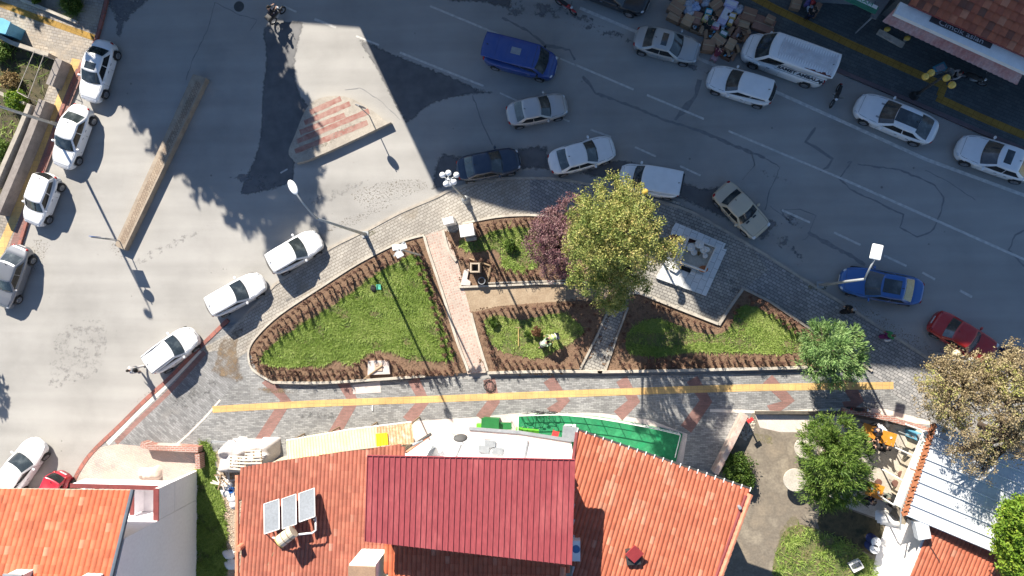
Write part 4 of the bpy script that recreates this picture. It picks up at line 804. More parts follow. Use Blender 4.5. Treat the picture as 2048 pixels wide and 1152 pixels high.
def car(name, label, cat, kind, F, Rr, col, Wd=1.75, z=.0, group=None, wf=1.0, sun=None, rails=False, dark_roof=False, wheelr=.32, plate=True, tint=False, extras=None, hs=1.0):
    k = dict(KINDS[kind]); f, r = W(*F, .55+z), W(*Rr, .6+z); d = f-r; L = math.hypot(d.x, d.y); an = math.atan2(d.y, d.x); c = (f+r)/2
    t = thing(name, label, cat, (c.x, c.y, z), an, group); H = k['H']*hs; pt = col; hw = Wd/2; X = lambda u: (u-.5)*L
    box = k.get('box', 0); pw, pq = (9, 5) if box else ((7, 3.6) if kind in ('van', 'mpv') else (5.5, 3.2))
    def half(u):
        s = min(abs(2*u-1), .993); tp = (.05 if not box else .03); return hw*(1-s**pw)**(1/pq)*(1-tp*s**2)
    belt = k['belt']
    def top(u):
        return interp(u, [0, .02, k['rg'] if k['rg'] > .03 else .04, (k['rg']+.02), k['wf'], k['wf']+.12, .93, .985, 1], [k['tail']*.78, k['tail']*.97, k['deck'], max(belt, k['deck']-.02), k['hood'], k['hood']-.035, lerp(k['nose'], k['hood'], .5), k['nose'], k['nose']*.78])
    wx = (.17 if kind != 'van' else .19, .815); us = sorted(set([0, .004, .012, .025, .045, .07, .1]+[i/50 for i in range(5, 46)]+[.93, .955, .975, .988, .996, 1.0]))
    prof = [(0, 0), (.5, .004), (.8, .014), (.92, .035), (.985, .09), (1.0, .2), (1.0, .36), (.985, .5), (.985, .62), (.97, .68), (.86, .74), (0, .74)]
    vs = []; 
    for u in us:
        x = X(u); w = half(u); zt = top(u); zb = .20+.10*max(0, abs(2*u-1)-.85)/.15
        ring = []
        for a, q in prof:
            zz = zt-q/.74*(zt-zb) if q > .3 else zt-q*.85*(zt-zb)/.62; y = a*w
            if a > .95 and zz < wheelr*2+.06:
                for wu in wx:
                    if math.hypot(x-X(wu), zz-wheelr) < wheelr+.055: y = a*w-.20
            ring.append((x, y, zz))
        full = ring+[(p[0], -p[1], p[2]) for p in ring[::-1] if abs(p[1]) > 1e-6]; vs += full
    n = len(full); fs = [(i*n+j, i*n+(j+1) % n, (i+1)*n+(j+1) % n, (i+1)*n+j) for i in range(len(us)-1) for j in range(n)]
    m = len(us); fs += [tuple(range(n))[::-1], tuple(range((m-1)*n, m*n))]; fs = [q[::-1] for q in fs]
    # greenhouse rings
    nb = 10; ns = 8; rgx, rrx, rfx, wfx = X(k['rg'])+(.03 if k['rg'] < .03 else 0), X(k['rr']), X(k['rf']), X(k['wf'])
    bw_f, bw_r = .085*Wd*1.0, .05*Wd
    def P(side, a, tt):
        """side f/r/l/s, a in 0..1, tt height 0..1"""
        e = tt**1.25; xr = lerp(rgx, rrx, tt if kind != 'coupe' else tt**.9); xf = lerp(wfx, rfx, tt); wb = lambda u: half(u)*.93; wt = hw*k['top']
        zz = lerp(belt-.03, H-.045, tt)
        if side in 'fr':
            u = 2*a-1; xx = xf if side == 'f' else xr; ww = lerp(min(half(xx/L+.5)*.93, hw*.93), wt, e)
            bw = (bw_f if side == 'f' else -bw_r)*(1-abs(u)**2.2)*(1-.25*tt); return Vector((xx+bw, u*ww, zz-(.0)))
        xx = lerp(xr, xf, a); wfv = lerp(min(half(xf/L+.5)*.93, hw*.93), wt, e); wrv = lerp(min(half(xr/L+.5)*.93, hw*.93), wt, e)
        bulge = .045*math.sin(math.pi*a)*(1-tt*.4); return Vector((xx, (lerp(wrv, wfv, a)+bulge)*(1 if side == 'l' else -1), zz))
    def ringat(tt):
        R = [P('f', i/nb, tt) for i in range(nb)]+[P('l', 1-i/ns, tt) for i in range(ns)]+[P('r', 1-i/nb, tt) for i in range(nb)]+[P('s', i/ns, tt) for i in range(ns)]; return R
    rings = [ringat(i/6) for i in range(7)]; cx = sum((p.x for p in rings[-1]), 0)/len(rings[-1]); cen = Vector((cx, 0, H))
    for sc_, dz in ((.95, .02), (.85, .033), (.6, .043), (.3, .047)):
        rings.append([Vector((lerp(cx, p.x, sc_), p.y*sc_, H-.045+dz)) for p in rings[6]])
    o = len(vs); nr = len(rings[0])
    for R in rings: vs += [tuple(p) for p in R]
    for i in range(len(rings)-1): fs += [(o+i*nr+j, o+i*nr+(j+1) % nr, o+(i+1)*nr+(j+1) % nr, o+(i+1)*nr+j) for j in range(nr)]
    fs.append(tuple(range(o+(len(rings)-1)*nr, o+len(rings)*nr)))
    body = MB().add(vs, fs).obj('body', pt, t, world=False, smooth=True)
    def patch(nm, side, a0, a1, t0, t1, mt, off=.008, cut=0.0):
        A, T = 10, 4; q = MB(); v = []
        for j in range(T+1):
            for i in range(A+1):
                tt = lerp(t0, t1, j/T); a = lerp(a0+cut*(0 if side in 'fr' else 0), a1, i/A); p = P(side, a, tt)
                if side in 'fr': p = p+Vector((off if side == 'f' else -off, 0, off*.9))
                else: p = p+Vector((0, off if side == 'l' else -off, off*.5))
                v.append(p)
        q.add(v, [(j*(A+1)+i, j*(A+1)+i+1, (j+1)*(A+1)+i+1, (j+1)*(A+1)+i) for j in range(T) for i in range(A)]); return q.obj(nm, mt, t, world=False, smooth=True)
    ws = patch('windshield', 'f', .055, .945, .06, .95, CGLASS)
    wp = MB()
    for s in (.15, .55): p, q = P('f', s, .08), P('f', s+.33, .13); wp.tube([p+Vector((.02, 0, .03)), q+Vector((.02, 0, .03))], .012, 4)
    for i_, s in enumerate((.15, .55)): p, q = P('f', s, .08), P('f', s+.33, .13); MB().tube([p+Vector((.03, 0, .03)), q+Vector((.03, 0, .03))], .013, 4).obj('wiper', BLACKP, t, world=False)
    if kind == 'van': patch('rear_window', 'r', .12, .88, .35, .85, SGLASS)
    else: patch('rear_window', 'r', .07, .93, .08, .93, CGLASS if kind not in ('hatch', 'suv', 'mpv') else SGLASS)
    spans = {'van': [(.72, .97)], 'mpv': [(.07, .45), (.49, .95)]}.get(kind, [(.09, .49), (.515, .945)])
    if kind == 'van' and not plate == 'panel': spans = [(.1, .38), (.41, .69), (.72, .96)]
    for sd in 'ls':
        for a0, a1 in spans: patch('side_window', sd, a0, a1, .14, .84, SGLASS)
    if sun: 
        u0, u1 = sun; xa, xb = lerp(rrx, rfx, u0), lerp(rrx, rfx, u1); ww = hw*k['top']*.62; q = MB()
        v = [Vector((lerp(xa, xb, i/4), ww*(j/2-1), H+.010-(.006*abs(j/2-1))-.01*abs(lerp(xa, xb, i/4)-cx)/(L*.15))) for i in range(5) for j in range(5)]
        q.add(v, [(i*5+j, i*5+j+1, (i+1)*5+j+1, (i+1)*5+j) for i in range(4) for j in range(4)]); q.obj('sunroof', CGLASS, t, world=False, smooth=True)
    for s in (-1, 1):
        hx = X(.962); q = MB().ball((hx-.03, s*half(.955)*.80, k['nose']*.97+.01), (.15, .13 if not box else .16, .062), 12, 8, R=Matrix.Rotation(-s*.45, 3, 'Z') @ Matrix.Rotation(.22, 3, 'Y')); q.obj('headlight', LAMP, t, world=False, smooth=True)
        q = MB().ball((X(.034), s*half(.03)*.84, k['tail']*.86), (.11, .15, .10 if kind not in ('mpv', 'van', 'suv') else .22), 12, 8); q.obj('tail_light', TAIL, t, world=False, smooth=True)
        c_ = P('l' if s > 0 else 's', .93, .1); q = MB().ball(c_+Vector((.02, s*.16, .02)), (.085, .115, .07), 10, 7); q.box(c_+Vector((.02, s*.05, -.02)), (.05, .14, .03)); q.obj('mirror', pt if not tint else BLACKP, t, world=False, smooth=True)
        for a_ in ((.50, .16) if kind not in ('van',) else (.72,)):
            xx = X(lerp(k['rg']+.1, k['wf']-.1, a_+.15)); MB().box((xx, s*(half(.5)+.006), belt-.16), (.17, .03, .035)).obj('door_handle', GREYM if not box else BLACKP, t, world=False)
    # dark grille, bumpers, plates, panel gaps
    MB().ball((X(.982), 0, k['nose']*.72), (.075, half(.94)*.55, .11), 14, 8).obj('grille', BLACKP, t, world=False, smooth=True)
    MB().box((X(.5)+L/2-.004, 0, .42), (.03, .5, .12)).obj('number_plate', PLATE, t, world=False)
    MB().box((X(.5)-L/2+.004, 0, .62), (.03, .5, .12)).obj('number_plate', PLATE, t, world=False)
    def seam(nm, pts): MB().tube(pts, .009, 4).obj(nm, BLACKP, body, world=False)
    hoodz = lambda u: top(u)+.001; us2 = (k['wf']+.02, k['wf']+.08, .88, .93)
    for s in (-1, 1): seam('hood_gap', [(X(u), s*half(u)*.84, hoodz(u)-.016*(top(u)-.2)/.62*.9) for u in us2])
    seam('hood_gap', [(X(.945), half(.94)*y, hoodz(.945)-.014*abs(y)) for y in (-.8, -.4, 0, .4, .8)])
    for s in (-1, 1):
        for a_ in (.06, .5, .96):
            xx = lerp(rgx, wfx, a_) if kind != 'van' else lerp(rgx, wfx, .6+.4*a_); seam('door_gap', [(xx, s*(half(xx/L+.5)*.99+.002), zz) for zz in (belt-.12, .6, .35)])
    MB().tube([(lerp(rrx, rfx, .08), 0, H-.01), (lerp(rrx, rfx, .08)-.1, 0, H+.09)], [.03, .01], 6).obj('antenna', BLACKP, t, world=False)
    if rails:
        for s in (-1, 1): MB().tube([(lerp(rrx, rfx, a_), s*hw*k['top']*.9, H-.03+.05*math.sin(math.pi*min(1, max(0, a_)))) for a_ in (.0, .06, .5, .94, 1.0)], .022, 6).obj('roof_rail', BLACKP, t, world=False)
    for u in wx:
        for s in (-1, 1): wheel(t, X(u), s*(hw-.115), wheelr, s)
    if extras: extras(t, X, half, top, P, H, L, hw, k)
    return t
WHT = paint('white', (.78, .79, .80), dust=.14); WH2 = paint('white worn', (.72, .73, .74), dust=.12); SILV_ = paint('silver', (.42, .43, .43), rough=.35, metal=.35); GREYC = paint('grey', (.20, .21, .23), rough=.32, metal=.35)
BLUEV = paint('deep blue', (.006, .045, .24), rough=.35); BLUEC = paint('mid blue', (.03, .12, .36), rough=.3, metal=.2); NAVY = paint('navy', (.012, .028, .06), rough=.3); BEIG = paint('beige', (.52, .45, .33), rough=.5, dust=.2)
REDC = paint('red', (.42, .018, .015), rough=.35); REDD = paint('dark red', (.36, .01, .03), rough=.3); CHAMP = paint('pale silver', (.47, .46, .45), rough=.35, metal=.3); BLK = paint('black', (.01, .011, .013))
KL, KP, KR, KT = 'cars parked along the west kerb', 'cars parked beside the little park', 'cars on the shaded road', 'cars parked by the shops'
car('sedan_car', 'white sedan with small square sunroof, topmost of the cars along the west kerb', 'car', 'sedan', (179, 203), (215, 82), WHT, 1.72, group=KL, sun=(.52, .98))
car('sedan_car', 'white sedan with plain roof on the west kerb, beside the tall lamp pole', 'car', 'sedan', (124, 336), (168, 212), WHT, 1.74, group=KL)
car('hatchback_car', 'short white hatchback parked between a white sedan and the grey sedan on the west kerb', 'car', 'hatch', (66, 450), (104, 349), WHT, 1.68, group=KL)
car('sedan_car', 'grey sedan at the left edge, last car along the west kerb', 'car', 'sedan', (3, 614), (46, 492), GREYC, 1.76, group=KL)
car('hatchback_car', 'white hatchback with plain roof nearest the tall curved street lamp', 'car', 'hatch', (640, 476), (540, 534), WHT, 1.74, group=KP)
car('sedan_car', 'small white sedan parked in the middle of the three white cars beside the park', 'car', 'hatch', (527, 560), (419, 619), WHT, 1.70, group=KP, z=0)
car('estate_car', 'white estate car with black roof rails beside the walking man', 'car', 'suv', (391, 667), (304, 733), WHT, 1.76, group=KP, rails=True, hs=.96)
car('hatchback_car', 'white hatchback at the lower left, by the end of the red kerb', 'car', 'hatch', (81, 882), (10, 985), WHT, 1.78, group=KL)
car('small_car', 'bright red small car peeking out above the orange tiled roof', 'car', 'hatch', (86, 1040), (127, 946), REDD, 1.6, group=KL)
def van_roof(t, X, half, top, P, H, L, hw, k):
    MB().box((X(.46), .02, H+.012), (.62, .42, .03)).obj('roof_hatch', GREYM, t, world=False, bevel=.01)
    g = MB(); [g.box((X(u), 0, H+.006), (.018, hw*1.35, .012)) for u in (.2, .34, .62)]; q = [MB().box((X(u), 0, H+.006), (.018, hw*1.35, .014)).obj('roof_rib', BLUEV, t, world=False) for u in (.2, .34, .62)]
    MB().tube([(X(.72), hw*.72, H-.02), (X(.72), -hw*.72, H-.02)], .012, 4).obj('roof_seam', BLACKP, t, world=False)
car('blue_van', 'deep blue minibus with a roof hatch driving on the shaded road', 'van', 'van', (1112, 138), (970, 101), BLUEV, 1.86, z=0, group=KR, extras=van_roof, tint=True)
car('sedan_car', 'silver sedan driving just below the blue van', 'car', 'sedan', (1134, 208), (1014, 233), CHAMP, 1.68, group=KR)
car('sedan_car', 'white sedan on the shaded road between the dark sedan and the white minivan', 'car', 'sedan', (1229, 293), (1098, 330), WHT, 1.76, group=KR)
car('sedan_car', 'dark navy sedan parked next to the globe street lamp', 'car', 'sedan', (1040, 318), (914, 342), NAVY, 1.72, group=KR)
def mpv_roof(t, X, half, top, P, H, L, hw, k):
    [MB().box((X(.33), s*.28, H-.002), (1.5, .03, .014)).obj('roof_rib', WHT, t, world=False) for s in (-1, 0, 1)]
    MB().box((X(.02), 0, H-.03), (.1, hw*1.4, .03)).obj('rear_spoiler', BLACKP, t, world=False)
car('minivan', 'white minivan half under the big tree on the shaded road', 'van', 'mpv', (1238, 352), (1361, 374), WHT, 1.76, group=KR, extras=mpv_roof)
def vents(t, X, half, top, P, H, L, hw, k): [MB().box((X(.71), s*.27, top(.71)+.012), (.1, .24, .012)).obj('hood_vent', BLACKP, t, world=False) for s in (-1, 1)]
car('old_sedan', 'old boxy beige sedan turned across the lane above the fountain', 'car', 'oldsedan', (1524, 466), (1439, 376), BEIG, 1.64, group=KR, extras=vents)
car('sedan_car', 'bright blue sedan with wide glass roof under the square headed lamp', 'car', 'sedan', (1680, 557), (1845, 587), BLUEC, 1.84, group=KR, sun=(.15, 1.05), wheelr=.34)
car('old_sedan', 'red boxy saloon at the right, front end hidden by tree tops', 'car', 'oldsedan', (1985, 710), (1866, 639), REDC, 1.64, group=KR)
car('sedan_car', 'silver sedan with sunroof parked beside the heap of cartons', 'car', 'sedan', (1398, 108), (1269, 74), SILV_, 1.72, group=KT, sun=(.42, .8))
car('hatchback_car', 'white hatchback parked along the lettered white van', 'car', 'hatch', (1416, 152), (1547, 193), WHT, 1.74, group=KT)
def samet(t, X, half, top, P, H, L, hw, k):
    rf_ = MB(); K = 44; v = []; x0, x1 = X(.03), X(.655)
    for i in range(K+1):
        zz = H-.035+(.018 if i % 2 else 0); xx = lerp(x0, x1, i/K)
        v += [(xx, -hw*.76, zz), (xx, 0, zz+.06), (xx, hw*.76, zz)]
    rf_.add(v, [q for i in range(K) for q in ((3*i, 3*i+1, 3*i+4, 3*i+3), (3*i+1, 3*i+2, 3*i+5, 3*i+4))]); rp = rf_.obj('ribbed_roof', mat('worn white roof', (.62, .63, .65), (.50, .50, .52), scale=2.5, rough=.6), t, world=False)
    RUST = mat('rust', (.17, .05, .03), (.10, .035, .03), scale=6, rough=.9); q = MB(); rr = random.Random(4)
    pts = [(X(.03+.30*i/24), hw*.755-rr.uniform(.0, .17)*(1-i/24)*1.3-.01) for i in range(25)]; q.add([(a, hw*.765, H-.006) for a, b in pts]+[(a, b, H+.012) for a, b in pts], [(i, i+1, 25+i+1, 25+i) for i in range(24)]); q.obj('rust_patch', RUST, rp, world=False)
    blk = mat('van lettering', (.02, .03, .05), (.03, .04, .06), scale=5)
    MB().tube([(X(.02), -hw*.70, H+.03), (X(.40), -hw*.70, H+.04)], .02, 5).obj('roof_rail', WHITEM, t, world=False)
    for s, rot in ((1, 180), (-1, 0)):
        # side wall plane: reads from outside
        tilt = .16; cz = 1.60; cy = s*(hw*.885+.055)
        M = parent_world(t) @ Matrix.Translation((X(.325), cy, cz)) @ Matrix.Rotation(math.radians(rot), 4, 'Z') @ Matrix.Rotation(math.pi/2-tilt, 4, 'X')
        text('SAMET AMBALAJ', .40, blk, 'lettering', t, M, bold=.016, sx=.95)
        for dz in (-.26, .26):
            MB().box((X(.325), s*(abs(cy)-dz*tilt), cz+dz), (3.1, .012, .024)).obj('stripe', blk, t, world=False)
        sw = MB(); sx_ = -1 if s > 0 else 1
        for q_ in range(3): sw.tube([(X(.075)+q_*.07, cy+s*.005, cz-.1+q_*.07), (X(.055)+q_*.07, cy+s*.005, cz+.02+q_*.05), (X(.075)+q_*.09-.16, cy+s*.005, cz+.08-q_*.03)], [.03, .035, .008], 5)
        sw.obj('emblem', blk, t, world=False)
KINDS['panelvan'] = dict(KINDS['van'], rf=.725, wf=.845, H=2.3, belt=1.2, hood=1.12, nose=.85, rr=.01, top=.80)
def panelvan():
    KINDS['van2'] = KINDS['van']; KINDS['van'] = KINDS['panelvan']
    t = car('delivery_van', 'white delivery van with dark company lettering on its side and a rusty ribbed roof', 'van', 'van', (1487, 92), (1655, 152), WHT, 1.95, group=KT, plate='panel', extras=samet, wheelr=.35)
    KINDS['van'] = KINDS['van2']; return t
panelvan()
car('sedan_car', 'large white saloon with full black glass roof parked below the yellow globe lamp', 'car', 'coupe', (1713, 206), (1870, 271), WHT, 1.86, group=KT, sun=(-.1, 1.12), wheelr=.34, extras=lambda t, X, half, top, P, H, L, hw, k: [MB().box((X(.72), s*.42, top(.72)+.004), (.26, .10, .012), rz=0).obj('hood_vent', GREYM, t, world=False) for s in (-1, 1)])
car('sedan_car', 'white saloon with small dark sunroof cut by the right edge', 'car', 'sedan', (1915, 290), (2072, 345), WHT, 1.84, group=KT, sun=(.45, .85), wheelr=.34)
car('pickup_truck', 'black vehicle cut by the top edge behind the silver sedan', 'car', 'suv', (1296, 12), (1150, -45), BLK, 1.85, group=KT, wheelr=.38)
# motorcycles and bicycles -------------------------------------------------------
def ring(mb, c, r, tr, an, n=20): mb.tube([(c[0]+r*math.cos(2*math.pi*k/n)*math.cos(an), c[1]+r*math.cos(2*math.pi*k/n)*math.sin(an), c[2]+r*math.sin(2*math.pi*k/n)) for k in range(n+1)], tr, 6, cap=False)
def motorbike(label, F, Rr, col, lean=0.0, z=0, cat='motorcycle', box=None):
    f, r = W(*F, .5+z), W(*Rr, .5+z); d = f-r; an = math.atan2(d.y, d.x); c = (f+r)/2; t = thing('motorcycle', label, cat, (c.x, c.y, z), an); L = d.length
    for x in (-L*.36, L*.36): q = MB(); ring(q, (x, 0, .31), .25, .055, 0); w_ = q.obj('wheel', RUBBER, t, world=False, smooth=True); q = MB(); ring(q, (x, 0, .31), .17, .015, 0); [q.tube([(x, 0, .31), (x+.17*math.cos(a), 0, .31+.17*math.sin(a))], .008, 4) for a in (0, 1.05, 2.1, 3.14, 4.2, 5.24)]; q.obj('rim', RIM, w_, world=False)
    MB().tube([(-L*.1, 0, .35), (0, 0, .48), (L*.14, 0, .5)], [.12, .17, .1], 10).obj('engine', GREYM, t, world=False, smooth=True)
    q = MB().tube([(-L*.38, 0, .62), (-L*.2, 0, .66), (L*.0, 0, .62), (L*.16, 0, .74), (L*.24, 0, .7)], [.07, .11, .12, .15, .06], 10); q.ball((L*.36, 0, .58), (.24, .07, .06), 10, 6); q.tube([(L*.36, 0, .31), (L*.26, 0, .75), (L*.22, 0, .95)], .03, 6); q.obj('body', col, t, world=False, smooth=True)
    MB().tube([(-L*.36, 0, .76), (-L*.1, 0, .76), (L*.08, 0, .74)], [.09, .13, .1], 10).obj('saddle', RUBBER, t, world=False, smooth=True)
    MB().tube([(L*.14, .36, .98), (L*.21, .16, 1.0), (L*.21, -.16, 1.0), (L*.14, -.36, .98)], .02, 6).obj('handlebar', BLACKP, t, world=False)
    MB().ball((L*.28, 0, .88), (.08, .1, .09), 10, 7).obj('headlight', LAMP, t, world=False, smooth=True); MB().ball((-L*.47, 0, .62), (.04, .08, .04), 8, 6).obj('tail_light', TAIL, t, world=False, smooth=True)
    for s in (-1, 1): MB().ball((L*.16, s*.3, 1.12), (.02, .06, .04), 8, 6).obj('mirror', GREYM, t, world=False)
    if box: MB().box((-L*.42, 0, .9), (.36, .4, .32)).obj('cargo_box', box, t, world=False, bevel=.03)
    return t
motorbike('black motorcycle parked between the lettered van and the large white saloon', (1664, 212), (1682, 168), BLACKP)
motorbike('black motorcycle with bright red tank cut by the top edge at the kerb', (1152, 26), (1112, -2), REDC)
motorbike('dark red scooter parked against the low wall in tree shade', (1738, 819), (1700, 817), paint('maroon', (.09, .02, .02)), z=.14)
motorbike('motorcycle with pale seat and dark body under the shop canopy edge', (1975, 168), (1922, 146), BLACKP, z=.12)
motorbike('black motorcycle ridden on the road at the top edge', (566, 14), (541, 44), BLACKP, box=BLACKP)
def bicycle(label, F, Rr, col, z=.14):
    f, r = W(*F, .35+z), W(*Rr, .35+z); d = f-r; an = math.atan2(d.y, d.x); c = (f+r)/2; t = thing('bicycle', label, 'bicycle', (c.x, c.y, z), an, 'bicycles leaning on the terrace railing'); h = .52
    for x in (-h, h): q = MB(); ring(q, (x, 0, .33), .31, .022, 0); w_ = q.obj('wheel', RUBBER, t, world=False); q = MB(); [q.tube([(x, 0, .33), (x+.3*math.cos(a*.785), 0, .33+.3*math.sin(a*.785))], .004, 3) for a in range(8)]; q.obj('spokes', GREYM, w_, world=False)
    q = MB(); S, B, Hd = (-.16, 0, .78), (-.05, 0, .3), (.36, 0, .8); [q.tube([a, b], .018, 6) for a, b in ((S, B), (S, Hd), (B, Hd), (B, (-h, 0, .33)), (S, (-h, 0, .33)), (Hd, (h, 0, .33)))]; q.obj('frame', col, t, world=False)
    MB().tube([(.32, .28, .98), (.38, .1, .95), (.38, -.1, .95), (.32, -.28, .98)], .015, 6).obj('handlebar', BLACKP, t, world=False)
    MB().ball((-.2, 0, .86), (.14, .08, .04), 8, 6).obj('saddle', BLACKP, t, world=False); MB().tube([(-.05, -.12, .22), (-.05, .12, .38)], .015, 5).obj('pedals', BLACKP, t, world=False)
    return t
bicycle('pale green bicycle leaning outside the terrace railing', (1054, 829), (1080, 827), paint('pale green', (.35, .6, .4)))
bicycle('black bicycle leaning on the terrace railing beside the pale green one', (1101, 825), (1076, 824), BLACKP)
# ================================================================ TREES AND PLANTS
BARK = mat('bark', (.13, .09, .06), (.08, .055, .04), scale=6, rough=.95, bump=.8, stretch=(4, 4, 1))
def foliage(name, root, blobs, n, size, mt, clump=.34, per=26, flat=.5, bias=.0, needles=False, tonef=None, seed=1, shell=.55, spike=0.0):
    """leaves gathered in clumps spread through several uneven lobes"""
    r = np.random.default_rng(seed); base = np.array(root.location); vol = np.array([b[3]*b[4]*b[5] for b in blobs])**.7; nc = max(4, n//per)
    bi = r.choice(len(blobs), nc, p=vol/vol.sum()); B = np.array(blobs)[bi]; d = unit(r.normal(size=(nc, 3))); rad = shell+(1-shell)*r.random(nc)**.6; rad *= (1+r.normal(0, .07, nc))
    cc = B[:, :3]+d*B[:, 3:6]*rad[:, None]+base; keep = cc[:, 2] > base[2]+.25; cc = cc[keep]; d = d[keep]; nc = len(cc)
    ct = r.random(nc)*.6+.2; cs = clump*(.55+.8*r.random(nc))
    ci = r.integers(0, nc, n); e = r.normal(size=(n, 3)); e = e/np.maximum(np.linalg.norm(e, axis=1, keepdims=True), 1e-6)*(r.random((n, 1))**.5)*cs[ci][:, None]; e[:, 2] *= .6
    if needles:
        ax = unit(d[ci]*.9+np.array([0, 0, .35])+r.normal(0, .45, (n, 3))); C = cc[ci]+ax*(r.random((n, 1))*cs[ci][:, None]*1.3)+r.normal(0, .04, (n, 3))
        U = unit(ax+r.normal(0, .25, (n, 3)))*size*(.7+.6*r.random((n, 1))); V = unit(np.cross(U, r.normal(size=(n, 3))))*size*.2; C2 = C
    else:
        C2 = cc[ci]+e; nn = unit(r.normal(size=(n, 3))+np.array([0, 0, flat])); U = unit(np.cross(nn, r.normal(size=(n, 3))))*size*(.6+.7*r.random((n, 1))); V = unit(np.cross(nn, U))*size*.62
    tone = np.clip(ct[ci]+r.normal(0, .16, n), 0, 1)
    if tonef is not None: tone = np.clip(tonef(C2-base, tone, r), 0, 1)
    quads_mesh(name, C2, U, V, tone, mt, parent=root)
    return cc
def tree(name, label, base, blobs, n, size, mt, trunk_h, tr, twigs=40, cat='tree', group=None, twig_r=.022, lean=(0, 0), **k):
    t = thing(name, label, cat, tuple(base), group=group); cc = foliage('crown', t, blobs, n, size, mt, **k); b = np.array(t.location)
    m = MB(); tp = Vector((b[0]+lean[0], b[1]+lean[1], b[2]+trunk_h)); m.tube([Vector(b)-Vector((0, 0, .1)), Vector(b).lerp(tp, .5)+Vector((.04, -.03, 0)), tp], [tr*1.25, tr, tr*.7], 10)
    tops = []
    for bl in blobs:
        c = Vector((b[0]+bl[0], b[1]+bl[1], b[2]+bl[2])); mid = tp.lerp(c, .5)+Vector((0, 0, -.15)); m.tube([tp-Vector((0, 0, .2)), mid, c], [tr*.6, tr*.38, tr*.14], 7); tops.append(c)
    rr = random.Random(3)
    for i in range(twigs):
        q = Vector(cc[rr.randrange(len(cc))]); c = min(tops, key=lambda z: (z-q).length); s = tp.lerp(c, rr.uniform(.4, 1)); m.tube([s, s.lerp(q, .55)+Vector((rr.uniform(-.1, .1), rr.uniform(-.1, .1), -.08)), q], [twig_r*1.6, twig_r, twig_r*.4], 5)
    m.obj('trunk', BARK, t, smooth=True); return t
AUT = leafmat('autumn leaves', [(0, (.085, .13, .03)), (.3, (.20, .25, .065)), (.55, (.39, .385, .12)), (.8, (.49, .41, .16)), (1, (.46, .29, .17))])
PUR = leafmat('purple leaves', [(0, (.10, .04, .055)), (.5, (.23, .12, .135)), (.8, (.32, .20, .20)), (1, (.38, .28, .24))])
CON = leafmat('light conifer needles', [(0, (.06, .13, .035)), (.5, (.17, .29, .09)), (1, (.33, .44, .18))], trans=.15)
CON2 = leafmat('dark conifer needles', [(0, (.04, .09, .015)), (.5, (.12, .20, .035)), (1, (.22, .30, .07))], trans=.15)
DRY = leafmat('dry leaves', [(0, (.15, .11, .06)), (.4, (.33, .26, .15)), (.7, (.42, .35, .20)), (.85, (.32, .33, .09)), (1, (.42, .42, .12))])
LIME = leafmat('lime leaves', [(0, (.06, .13, .015)), (.5, (.18, .30, .03)), (1, (.36, .42, .06))])
GRN = leafmat('green leaves', [(0, (.03, .06, .012)), (.5, (.07, .13, .02)), (1, (.14, .2, .04))])
def wb(c, pts):
    """crown lobes given by photo position at a height and a radius in metres"""
    out = []
    for x, y, z, r in pts: p = W(x, y, z); out.append((p.x-c.x, p.y-c.y, z-c.z, r, r, r*.8))
    return out
b = W(1206, 512, .17)
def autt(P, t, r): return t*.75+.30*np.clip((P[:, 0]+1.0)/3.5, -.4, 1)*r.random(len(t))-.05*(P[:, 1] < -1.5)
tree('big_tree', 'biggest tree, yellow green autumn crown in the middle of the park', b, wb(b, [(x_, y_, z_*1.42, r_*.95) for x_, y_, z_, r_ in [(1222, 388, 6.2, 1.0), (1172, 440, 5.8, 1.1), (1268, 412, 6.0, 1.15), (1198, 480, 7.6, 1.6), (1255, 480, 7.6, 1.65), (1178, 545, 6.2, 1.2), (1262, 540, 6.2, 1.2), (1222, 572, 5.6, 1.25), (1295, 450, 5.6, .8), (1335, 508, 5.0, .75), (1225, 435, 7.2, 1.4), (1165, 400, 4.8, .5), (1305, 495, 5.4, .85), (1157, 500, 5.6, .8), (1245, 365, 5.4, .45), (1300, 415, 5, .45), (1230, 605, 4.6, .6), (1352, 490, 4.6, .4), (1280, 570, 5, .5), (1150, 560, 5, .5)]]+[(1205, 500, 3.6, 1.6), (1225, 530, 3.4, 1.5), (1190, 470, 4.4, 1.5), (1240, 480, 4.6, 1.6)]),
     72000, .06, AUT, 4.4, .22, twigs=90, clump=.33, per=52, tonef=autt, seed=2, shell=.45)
b = W(1108, 520, .17)
tree('purple_tree', 'smaller plum purple leaved tree touching the big tree', b, wb(b, [(1098, 450, 3.4, 1.1), (1085, 490, 3.4, 1.1), (1118, 480, 4.2, 1.4), (1105, 525, 3.2, 1.1), (1140, 420, 3.6, .9), (1125, 530, 3.4, .9), (1075, 465, 2.9, .6)]), 20000, .055, PUR, 1.6, .11, twigs=40, clump=.26, per=34, seed=5, shell=.5)
b = W(1648, 692, .17)
tree('conifer', 'pale green conifer at the east tip of the garden beds', b, wb(b, [(1665, 702, 5.2, .8), (1650, 685, 3.6, 1.1), (1690, 690, 3.4, 1.1), (1640, 715, 3.2, 1.05), (1685, 722, 3.2, 1.1), (1660, 735, 2.8, 1.0), (1665, 680, 3.0, 1.0), (1705, 708, 2.6, .7), (1625, 700, 2.6, .6)]), 18000, .12, CON, 2.5, .13, twigs=30, clump=.34, per=40, needles=True, seed=7, shell=.62)
b = W(1650, 905, .14)
